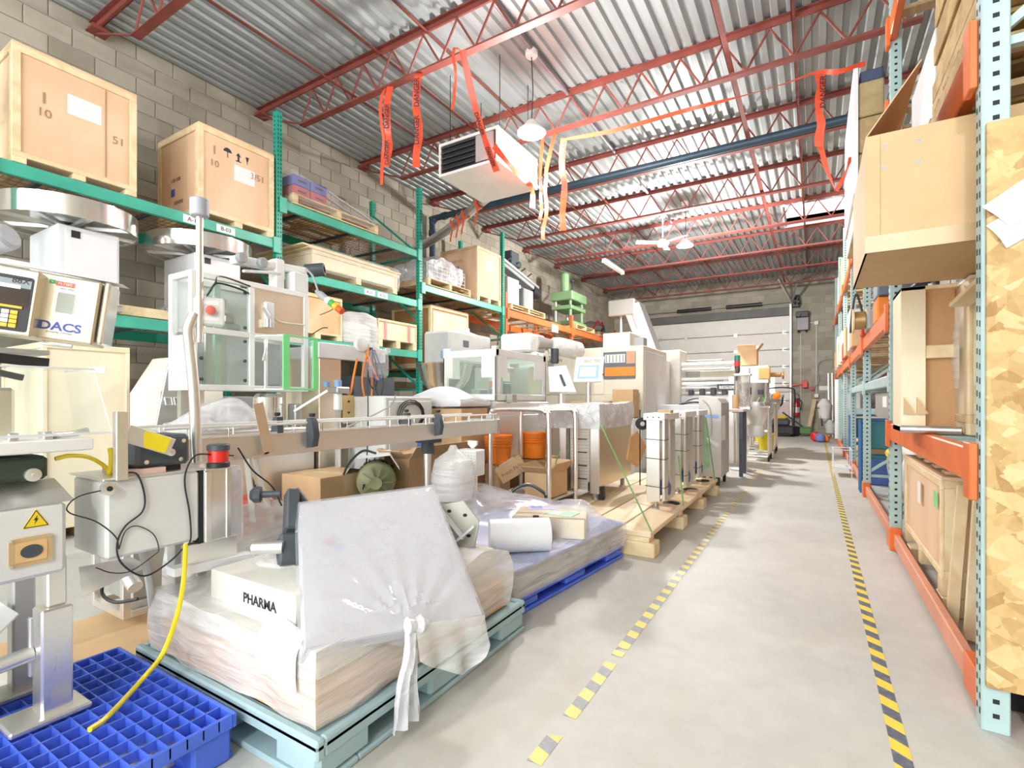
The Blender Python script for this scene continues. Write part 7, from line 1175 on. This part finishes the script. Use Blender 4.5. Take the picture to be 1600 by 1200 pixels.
# ================================================================ AISLE RACK STOCK
t = thing('wall_board', 'big strand board sheet fixed to the near end of the aqua racking', 'board'); MB().box(.510, 1.75, 2.335, 2.355, .165, 2.12, .001).build('sheet', osb_mat(), t)
m = MB()
for x, z in ((.7, 2.0), (.62, 1.2), (.75, .6), (.9, 1.5), (.64, .35), (.8, .9)): m.lathe([(.005, 0), (.004, .001)], (x, 2.3355, z), 8, (0, -1, 0))
m.build('nail_heads', CHAR, t, kind='stuff')
t = thing('paper_bundle', 'white sheets of paper taped on the strand board', 'papers')
for k, (px, py, w_, h_, rz) in enumerate(((1600, 345, .16, .10, .55), (1596, 312, .15, .11, .62))):
    p = aY(px, py, 2.325 - .012 * k); M = FY(p.x, 2.332 - .008 * k, p.z) @ Matrix.Rotation(rz, 4, 'Z'); MB().grid(lambda u, v: M @ V(((u - .5) * w_, (v - .5) * h_, .003 + .016 * math.sin(3 * v + k))), 6, 6).build('sheet', PAPER, t)
t = thing('beam_end', 'red beam end and black foot under the strand board', 'beam'); MB().box(.64, .70, 2.38, 2.46, .0, .15, .004).build('connector', INKR, t); MB().box(.70, 1.5, 2.37, 2.45, .0, .12, .004).build('beam', BLACK, t); MB().box(.70, 1.5, 2.36, 2.38, .10, .15, .002).build('yellow_board', PALW, t)
# big carton over the walkway
t = thing('carton', 'large brown carton jutting over the walkway above the wooden crates', 'carton', (0, 0, 0)); x0, x1, y0, y1, z0, z1 = .185, 1.15, 2.60, 3.40, 1.782, 2.275; e = .006
m = MB().box(x0, x1, y0, y0 + e, z0, z1).box(x0, x1, y1 - e, y1, z0, z1).box(x0, x0 + e, y0 + e, y1 - e, z0, z1).box(x1 - e, x1, y0 + e, y1 - e, z0, z1).box(x0, x1, y0, y1, z0, z0 + e); m.build('body', CARDL, t)
MB().add([(x0, y0, z1), (x0, y1, z1), (x0 + .20, y1, z1 + .32), (x0 + .20, y0 + .12, z1 + .33)] + [(x0 + e, y0, z1), (x0 + e, y1, z1), (x0 + e + .20, y1, z1 + .32), (x0 + e + .20, y0 + .12, z1 + .33)], [(0, 1, 2, 3), (7, 6, 5, 4), (0, 3, 7, 4), (1, 5, 6, 2), (3, 2, 6, 7)]).build('flap', CARD, t)
MB().box(x0 - .002, x1, y0 - .0012, y0, z0 + .0, z0 + .07).build('bottom_tape', paint('clear_tape', (.64, .45, .26), .25), t); MB().box(x0 + .05, x0 + .052, y0 - .001, y0, z0 + .02, z1 - .01).build('edge_crease', CARDD, t)
for (px, py, s1, s2) in ((1381, 227, 1, -1), (1437, 217, -1, -1), (1378, 263, 1, 1), (1437, 253, -1, 1)): p = aY(px, py, y0); MB().box(p.x, p.x + s1 * .018, y0 - .001, y0, p.z - .0015, p.z + .0015).box(p.x - .0015, p.x + .0015, y0 - .001, y0, p.z, p.z + s2 * .014).build('corner_mark', SKY, t)
MB().box(x0 + .02, x1 - .05, y0 + .02, y1 - .02, z0 + .01, z0 + .3).build('contents', CARDD, t)
# wooden crates on the first beam level
c1 = thing('wooden_crate', 'tall open-sided wooden crate with brown back under the big carton', 'crate'); x0, x1, y0, y1, z0, z1 = .405, .64, 3.46, 3.78, .985, 1.775
MB().box(x0, x0 + .107, y0, y0 + .02, z0, z1, .002).build('face_board', PINEL, c1); MB().box(x0, x0 + .018, y0 + .02, y1, z0, z1, .002).build('side_panel', PINEL, c1); MB().box(x0 + .107, x1, y0 + .05, y0 + .065, z0, z1).build('back_panel', wood('crate_back', (.62, .36, .17), (.5, .27, .11), 2.5, (1, 1, .3)), c1); MB().box(x0 + .107, x1, y0 + .01, y0 + .05, z0 + .40, z0 + .47, .003).build('rail', PINE, c1); MB().box(x0, x1, y0, y1, z1 - .02, z1, .002).build('lid', PINE, c1); MB().box(x0, x1, y0, y1, z0, z0 + .03, .002).build('floor_board', PINE, c1)
for dx in (.0, .07): MB().prism([(0, 0), (.05, 0), (.0, .09)], FY(x0 + .01 + dx * .8, y0 - .012, z0 + .10), .01).build('gusset', CARD, c1)
tag(MB().tube([(.40, 3.44, 1.0), (.74, 3.30, .99)], .018, 12).build('steel_pipe', STEELD), 'grey steel pipe lying on the beam at the foot of the crates', 'pipe') if False else tag(MB().tube([V((.40, 3.42, 1.004)), V((.64, 3.36, 1.004))], .02, 12).build('steel_pipe', STEELD), 'grey steel pipe lying at the foot of the open crate', 'pipe')
c2 = crate('pale plywood crate right behind the near aqua post under the big carton', .65, 1.40, 3.27, 3.85, .985, 1.775, PINEL, PINE, .05, .06)
tag(MB().bar((.60, 3.20, 1.62), (.70, 2.72, 1.76), .085, .022, .003).build('loose_plank', PINE), 'short loose plank sticking out under the big carton', 'plank'); tag(MB().box(.645, .647, 3.5, 3.58, 1.33, 1.45).build('paper_note', PAPER), 'small white note between the two upper crates', 'note')
tag(MB().grid(lambda u, v: V((.638 - .015 * math.sin(3 * u) * math.sin(3 * v), 3.40 + .25 * u, 1.22 + .36 * v)), 8, 8).build('plastic_pouch', FILM), 'crinkled clear plastic pouch between the two upper crates', 'pouch')
c3 = crate('low plywood crate with torn paper and green sticker on the rack floor', .585, 1.5, 3.52, 4.83, .10, .745, PLY, PINE, .045, .10, gaps='x')
sheet(c3, fr((.5835, 4.18, .56), (0, -1, 0), (0, .25, 1)), .09, .14, 'torn_paper'); sheet(c3, fr((.5835, 3.66, .60), (0, -1, 0), (0, .1, 1)), .10, .09, 'green_sticker', paint('sticker_green2', (.25, .75, .28), .5))
for k, y in enumerate((3.50, 4.55)): tag(MB().box(.585, 1.5, y, y + .16, .0, .10, .006).build('timber_bearer', PINE), 'timber bearer under the %s end of the low crate' % ('near' if k == 0 else 'far'), 'bearer')
for k in range(4): tag(MB().box(.62, 1.4, 3.62 + .27 * k, 3.72 + .27 * k, .746 + .004 * k, .765 + .004 * k, .003).build('loose_lath', PINE), ('nearest', 'second', 'third', 'fourth')[k] + ' loose wooden lath lying across the low crate lid', 'lath', 'laths on the low crate')
for k, (a, b, w_, lb) in enumerate((((.60, 3.36, .0), (.66, 3.44, .72), .05, 'thin pale batten leaning on the low crate'), ((.72, 3.18, .0), (.80, 3.40, .66), .22, 'wide pale board leaning on the low crate, behind the near post'), ((.92, 3.10, .0), (.98, 3.36, .60), .2, 'wide pale board leaning deepest into the bay'))): tag(MB().bar(a, b, w_, .03, .003, (0, -1, .3)).build('leaning_board', PINE), lb, 'board', 'boards leaning on the low crate')
tag(MB().lathe([(.02, -.10), (.12, -.085), (.155, -.03), (.16, .0), (.155, .03), (.12, .085), (.02, .1)], (.70, 2.66, .34), 26, (.3, -1, 0)).build('red_disc', paint('red_disc', (.80, .10, .13), .35)), 'red round disc behind the near aqua post', 'disc'); tag(MB().box(.63, .70, 2.95, 3.05, .42, .66, .01).build('grey_part', MIDG), 'grey box part beside the leaning boards', 'part')
tag(MB().box(.62, .72, 2.56, 2.7, 0, .19, .01).build('disc_stand', BLACK), 'black stand under the red disc', 'stand')
# upper stock near the camera
def upallet(lab, x0, x1, y0, y1, z): return pallet(lab, x0, x1, y0, y1, z, .14, None, 'pallet', 'x', CHIP, 'wooden_pallet', 6)
upallet('chipboard pallet overhead on the beam behind the near aqua post', .52, 1.6, 2.6, 3.7, 2.505); upallet('second chipboard pallet overhead on the beam behind the near aqua post', .50, 1.6, 3.8, 4.8, 2.505)
t = thing('board_stack', 'stack of brown strand boards overhead behind the near aqua post', 'boards')
for k in range(8): MB().box(.60 + R.uniform(-.02, .02), 1.55, 2.55, 3.75, 2.65 + .11 * k, 2.752 + .11 * k, .004).build('board', CHIP, t)
carton('white wrapped goods on the second overhead pallet', .62, 1.5, 3.9, 4.75, 2.65, 3.4, WHITEP, tape=False)
t = thing('insulation_stack', 'stack of brown fibre boards with white edge sheet jutting from the upper beam', 'boards'); bx0 = .28
for k in range(3): MB().box(bx0 + .04, .495, 5.15, 6.5, 2.95 + .30 * k, 3.24 + .30 * k, .01).build('fibre_board', wood('fibre_board', (.50, .40, .22), (.36, .27, .13), 12, (1, 1, 1), .9, 2), t)
MB().box(bx0, bx0 + .035, 5.12, 6.55, 2.9, 3.96, .003).build('edge_sheet', WHITEP, t); MB().box(bx0 + .05, .495, 5.2, 6.4, 3.855, 3.96, .01).build('blue_black_sheet', paint('dark_blue_sheet', (.06, .08, .16), .4), t)
tag(MB().box(.30, 1.4, 5.2, 6.6, 2.70, 2.94, .006).build('support_crate', PALW), 'pallet-like base under the fibre board stack', 'base')
tag(MB().box(.55, 1.5, 5.4, 6.6, 2.45, 2.69, .01).build('wrapped_stack', film('stack_wrap', .85, (.86, .86, .84), .25, .5)), 'white wrapped stack under the fibre boards', 'stack')
# assorted stock farther along the aisle rack
def stock(name, lab, cat, x0, x1, y0, y1, z0, z1, mat, lid=None, strap=None):
    t = thing(name, lab, cat); MB().box(x0, x1, y0, y1, z0, z1 - (.03 if lid else 0), .012).build('body', mat, t)
    if lid: MB().box(x0 - .012, x1 + .012, y0 - .012, y1 + .012, z1 - .03, z1, .008).build('lid', lid, t)
    if strap: MB().box(x0 - .003, x1 + .003, (y0 + y1) / 2 - .02, (y0 + y1) / 2 + .02, z0, z1 + .002).build('band', strap, t)
    return t
DTOTE = paint('dark_tote', (.16, .19, .25), .45)
stock('steel_chest', 'pale steel chest carrying the wrapped stack over the aqua rack', 'chest', .95, 1.5, 5.45, 6.6, 1.905, 2.445, GREYP); stock('storage_tote', 'dark grey lidded tote on the aqua rack middle level', 'tote', .50, .85, 5.75, 6.15, 2.13, 2.40, DTOTE, DTOTE); stock('storage_box', 'orange box under the dark grey tote', 'box', .50, .82, 5.78, 6.2, 1.905, 2.125, PORANGE)
stock('storage_box', 'grey divided box beyond the orange box', 'box', .48, .8, 6.45, 6.9, 1.905, 2.10, MIDG); stock('storage_box', 'small red crate on the aqua rack middle level', 'box', .46, .75, 7.0, 7.25, 1.905, 2.05, REDP)
stock('storage_box', 'white box beside the first far post on the middle level', 'box', .52, 1.2, 7.5, 8.1, 1.905, 2.3, WHITEP, WHITEP); stock('storage_box', 'green box on the upper far level', 'box', .5, .9, 7.6, 8.2, 2.7, 2.9, PRESSG)
for k, (y, z0, z1, m_, lb) in enumerate(((8.4, 1.905, 2.3, CARDL, 'light carton past the third aqua post'), (8.9, 1.905, 2.5, WHITEP, 'white wrapped box past the third aqua post'), (10.2, 1.905, 2.4, CARD, 'brown carton past the fourth aqua post'), (10.9, 1.905, 2.2, REDP, 'red case past the fourth aqua post'), (11.6, 1.905, 2.5, WHITEP, 'white box farther past the fourth aqua post'), (12.8, 1.905, 2.4, PALW, 'timber box past the fifth aqua post'), (13.6, 1.905, 2.6, WHITEP, 'tall white box past the fifth aqua post'), (15.2, 1.905, 2.4, CARDL, 'light carton past the sixth aqua post'))): stock('stored_box', lb, 'box', .44, 1.3, y, y + .55, z0, z1, m_)
for k, (y, z1, m_, lb) in enumerate(((7.55, 4.2, PALW, 'timber pallet stack on the upper level past the third aqua post'), (8.6, 4.1, WHITEP, 'white wrapped load on the upper level past the third aqua post'), (10.2, 4.3, CARDL, 'carton load on the upper level past the fourth aqua post'), (12.8, 4.2, PALW, 'timber load on the upper level past the fifth aqua post'), (15.2, 4.3, WHITEP, 'white load on the upper level past the sixth aqua post'))): stock('stored_load', lb, 'load', .5, 1.4, y, y + .9, 3.505, z1, m_)
t = thing('wire_spool', 'wooden spool of wire jutting over the walkway on the middle level', 'spool', (.42, 8.65, 2.05))
t.location = (.36, 6.75, 1.905)
MB().lathe([(.13, 0), (.13, .015), (.06, .016), (.06, .12), (.13, .121), (.13, .136)], (0, 0, .135), 22, (1, 0, 0)).build('spool', PALW, t); MB().lathe([(.1, .02), (.1, .115)], (0, 0, .135), 22, (1, 0, 0)).build('wire', paint('copper_wire', (.45, .30, .12), .4, .5), t)
cable([(.5, 7.1, 2.06), (.42, 7.12, 2.4), (.38, 7.15, 2.2), (.36, 7.12, 1.95)], .012, BLACK, 'black cable hanging over the middle beam'); cable([(.56, 5.78, 2.41), (.5, 5.85, 2.415), (.49, 6.05, 2.415), (.56, 6.13, 2.41)], .012, BLACK, 'black cable drooping above the dark grey tote')
t = thing('cable_heap', 'heap of dark bundled cables on the middle level by the second post', 'cables', (.62, 5.1, 2.45))
t.location = (.70, 5.05, 1.905)
for k in range(7): MB().tube([V((.1 * math.cos(i * .6 + k) + .02 * k, .12 * math.sin(i * .6 + k), .06 + .09 * k + .04 * math.sin(i + k))) for i in range(12)], .014, 6).build('loop', paint('cable_navy', (.07, .07, .14), .4) if k % 2 else BLACK, t)
stock('white_tub', 'white ribbed tub beside the heap of cables', 'tub', .95, 1.3, 5.0, 5.35, 1.905, 2.3, WHITEP)
# lower bays: tanks, trolleys, chairs
t = thing('steel_vessel', 'dark round steel vessel lying in the lower bay behind the second post', 'vessel', (1.05, 6.1, .0)); MB().lathe([(.1, -.6), (.4, -.5), (.44, 0), (.4, .5), (.1, .6)], (0, 0, .5), 26, (0, 1, 0)).build('shell', STEELD, t); MB().box(-.3, .3, -.4, .4, 0, .1, .01).build('cradle', CHAR, t); MB().lathe([(.03, 0), (.05, .02), (.05, .3)], (-.42, -.4, .65), 12, (0, 1, 0)).build('outlet', YEL, t)
stock('machine_hood', 'grey machine hood on the aqua shelf behind the second post', 'machine part', .62, 1.4, 5.2, 6.0, 1.375, 1.62, STEELD); stock('motor_part', 'dark motor block on the aqua shelf', 'machine part', .7, 1.0, 6.3, 6.7, 1.375, 1.66, CHAR)
tag(MB().box(.505, .507, 5.12, 5.40, 1.10, 1.19).build('shelf_label', PAPER), 'blank white label on the aqua shelf front', 'label'); stock('steel_chute', 'sloped grey steel chute under the aqua shelf', 'machine part', .58, 1.4, 5.05, 6.9, .98, 1.24, STEELD)
stock('timber_case', 'yellow timber case on the lower rack floor behind the vessel', 'case', .9, 1.5, 6.95, 7.3, .02, .8, PALW)
for k in range(5):
    y = 7.65 + .1 * k + (k > 2) * 2.0
    t = thing('stacking_chair', ('first', 'second', 'third', 'fourth', 'fifth')[k] + ' blue tubular chair stacked in the lower bay, counting away from the camera', 'chair', (.78, y, 0), 0, 'blue tubular chairs')
    MB().tube(catm([(-.28, 0, 0), (-.28, .0, .8), (-.24, .02, .9), (.2, .02, .9), (.25, 0, .8), (.25, 0, 0)], 4), .018, 8).build('tube_frame', paint('chair_blue', (.05, .16, .38), .4), t); MB().box(-.24, .22, .0, .03, .55, .86, .02).build('backrest', paint('chair_teal', (.05, .22, .25), .6), t); MB().box(-.25, .22, .01, .06, .42, .47, .015).build('seat', paint('chair_teal', (.05, .22, .25), .6), t)
t = thing('wire_cart', 'small white wire cart at the edge of the walkway', 'cart', (.36, 9.3, 0)); m = MB()
for z in (.12, .4): m.box(-.12, .12, -.25, -.24, z, z + .012).box(-.12, .12, .24, .25, z, z + .012).box(-.12, -.11, -.25, .25, z, z + .012).box(.11, .12, -.25, .25, z, z + .012)
for x in (-.115, .115):
    for y in (-.245, .245): m.box(x - .006, x + .006, y - .006, y + .006, 0, .42)
m.build('wire_frame', WHITE, t); MB().box(-.11, .11, -.24, .24, .13, .14).build('shelf', GREYP, t)
for k, (y, s, m_, lb) in enumerate(((8.4, .22, PBLUED, 'blue box on the rack floor past the third post'), (10.3, .3, CARDL, 'light carton on the rack floor past the fourth post'), (11.5, .4, PBLUED, 'blue crate on the rack floor past the fourth post'), (13.0, .5, CARD, 'brown carton on the rack floor past the fifth post'), (14.0, .6, AQUA, 'aqua bin on the rack floor past the fifth post'))): stock('floor_box', lb, 'box', .62, 1.3, y, y + .5, .0, s * 1.6, m_)
for k in range(3): tag(MB().box(.45 + .02 * k, 1.0, 15.6 + .2 * k, 15.7 + .2 * k, .15, 1.7).build('panel_sheet', (STEEL, PAPER, STEELD)[k]), ('steel', 'white', 'dull grey')[k] + ' upright sheet stored near the end of the racking', 'sheet')
# ================================================================ MORE GOODS BETWEEN THE LINE AND THE GREEN RACK
t = thing('hooded_machine', 'beige hooded machine with sloped grey door beside the cream crate', 'machine'); y0, y1, xf = 2.20, 2.62, -4.70
MB().prism([(-.26, 0), (.26, 0), (.26, .62), (.14, .72), (-.08, .72), (-.26, .40)], FX(xf, 2.34, .82), -.55).build('hood', paint('beige_hood', (.80, .76, .66), .4), t); MB().bar((xf + .015, 2.11, .9), (xf + .015, 2.21, 1.46), .16, .02, .004, (1, 0, 0)).build('grey_door', STEELD, t)
m = MB()
for dy in (0, .07): m.tube([(xf + .03, 2.10 + dy, 1.18), (xf + .05, 2.10 + dy, 1.12), (xf + .05, 2.15 + dy, 1.12), (xf + .03, 2.15 + dy, 1.18), (xf + .03, 2.10 + dy, 1.18)], .006, 6)
m.build('wire_handle', STEEL, t); MB().box(xf - .55, xf, 2.10, 2.60, .0, .82, .01).build('base', GREYP, t)
stock_ = lambda name, lab, cat, x0, x1, y0, y1, z0, z1, mat: MB().box(x0, x1, y0, y1, z0, z1, .012).build('body', mat, thing(name, lab, cat))
pallet('wooden pallet on the floor under the first green bay', -6.4, -5.35, 2.30, 3.45, .0, .14); carton('large brown carton on the floor pallet under the first green bay', -6.35, -5.5, 2.35, 2.95, .141, 1.0, CARD); stock_('machine_crate', 'grey machine block on the floor pallet under the first green bay', 'machine part', -6.3, -5.45, 3.0, 3.42, .141, 1.2, MIDG)
pallet('wooden pallet on the floor under the second green bay', -6.4, -5.35, 3.85, 5.0, .0, .14); carton('brown carton on the floor pallet under the second green bay', -6.3, -5.45, 3.9, 4.5, .141, .76, CARDL); carton('second brown carton on the floor pallet under the second green bay', -6.3, -5.45, 4.5, 4.98, .141, .7, CARD)
crate('plywood crate on the floor under the end of the second green bay', -6.3, -5.45, 5.2, 6.0, .0, .76, PLY, PINE, .05, .1)
stock_('machine_part', 'blue grey machine unit on the lowest shelf of the second green bay', 'machine part', -6.2, -5.5, 4.0, 4.6, .905, 1.35, paint('bluegrey', (.32, .40, .45), .5)); stock_('machine_part', 'dark machine unit on the lowest shelf of the second green bay', 'machine part', -6.2, -5.55, 4.9, 5.7, .905, 1.5, CHAR)
stock_('stored_box', 'dark green box on the floor under the third green bay', 'box', -6.2, -5.5, 6.5, 7.3, 0, .9, PRESSG); carton('brown carton on the floor under the third green bay', -6.2, -5.5, 7.5, 8.3, 0, 1.1, CARD)
for k, (y, z, m_, lb) in enumerate(((9.2, 1.36, CARD, 'brown carton under the orange racking, first'), (10.2, 1.3, MIDG, 'grey unit under the orange racking'), (11.1, 1.37, PALW, 'timber box under the orange racking'), (12.4, 1.35, CARDL, 'light carton under the orange racking, far end'), (13.6, 1.38, GREYP, 'pale grey unit under the orange racking, far end'))): stock_('stored_box', lb, 'box', -6.2, -5.5, y, y + .8, 0, z, m_)
for k, (x0, x1, y0, y1, z1, m_, lb) in enumerate(((-5.0, -4.3, 3.0, 3.7, .95, CARDL, 'tall light carton standing behind the grey control cabinet'), (-5.0, -4.4, 3.8, 4.6, .8, CARD, 'brown carton behind the white foam cover'), (-4.9, -4.2, 6.3, 7.0, 1.0, CARD, 'brown carton beyond the mixer'), (-5.0, -4.4, 7.3, 8.4, 1.2, CARDL, 'light carton beside the cream machine'))): carton(lb, x0, x1, y0, y1, 0, z1, m_)
t = thing('steel_frame_machine', 'low stainless machine frame with dark motors behind the conveyor', 'machine'); frame(t, -4.35, -3.95, 1.75, 3.4, 0, .92, .05, STEELV, 'frame'); MB().box(-4.3, -4.0, 1.9, 2.5, .25, .7, .03).build('motor', CHAR, t); MB().box(-4.3, -4.0, 2.6, 3.3, .2, .8, .02).build('gear_case', STEELD, t); MB().box(-4.36, -3.94, 1.74, 3.41, .92, .95, .004).build('top', STEEL, t)
for k in range(5): 
    y = 1.85 + k * .22; MB().tube([(-2.9, y, .0), (-2.9, y, .3)], .02) if False else None
t = thing('gear_motor', 'grey gear motor on a yellow timber block under the conveyor', 'motor', (-2.78, 2.05, .0)); MB().box(-.2, .3, -.3, .3, 0, .14, .01).build('timber_block', PALW, t); MB().lathe([(.05, 0), (.1, .02), (.1, .3), (.06, .33)], (-.05, -.15, .26), 18, (.2, 1, 0)).build('body', MIDG, t); MB().box(-.1, .08, -.25, -.1, .14, .4, .02).build('gear_case', CHAR, t)
t = thing('steel_trolley', 'stainless trolley base under the framed machine', 'trolley'); frame(t, -3.36, -2.98, 1.15, 1.6, .05, .62, .035, STEELV, 'frame'); MB().box(-3.36, -2.98, 1.15, 1.6, .62, .64, .004).build('top', STEEL, t); MB().box(-3.3, -3.04, 1.2, 1.55, .1, .4, .02).build('pump', STEELD, t)
tag(draped(-2.66, -2.34, 1.2, 1.95, .05, lambda u, v: .5 + .12 * math.sin(3.1 * u) * math.sin(3.1 * v), 12, 14, .05, 21.).build('plastic_sheet', FILM), 'clear plastic bunched beneath the conveyor start', 'plastic')
# ---------------------------------------------------------------- lettering becomes plain mesh
bpy.context.view_layer.update(); dg = bpy.context.evaluated_depsgraph_get()
for o in [o for o in sc.objects if o.type == 'FONT']:
    me = bpy.data.meshes.new_from_object(o.evaluated_get(dg)); nm = o.name; n_ = bpy.data.objects.new('tmp', me); COL.objects.link(n_); n_.parent = o.parent; n_.matrix_local = o.matrix_local.copy()
    bpy.data.objects.remove(o); n_.name = nm
# ---------------------------------------------------------------- put every thing's Empty at the base of the thing
def world_box(o):
    lo = V((1e9,) * 3); hi = V((-1e9,) * 3)
    for c in [o] + list(o.children_recursive):
        if c.type in ('MESH', 'FONT'):
            for b in c.bound_box:
                p = c.matrix_world @ V(b)
                for i in range(3): lo[i] = min(lo[i], p[i]); hi[i] = max(hi[i], p[i])
    return lo, hi
bpy.context.view_layer.update()
for o in list(sc.objects):
    if o.type == 'EMPTY' and o.parent is None and o.children and o.location.length < 1e-6 and abs(o.rotation_euler.z) < 1e-6:
        lo, hi = world_box(o); b = V(((lo.x + hi.x) / 2, (lo.y + hi.y) / 2, lo.z)); o.location = b
        for ch in o.children: ch.location = ch.location - b
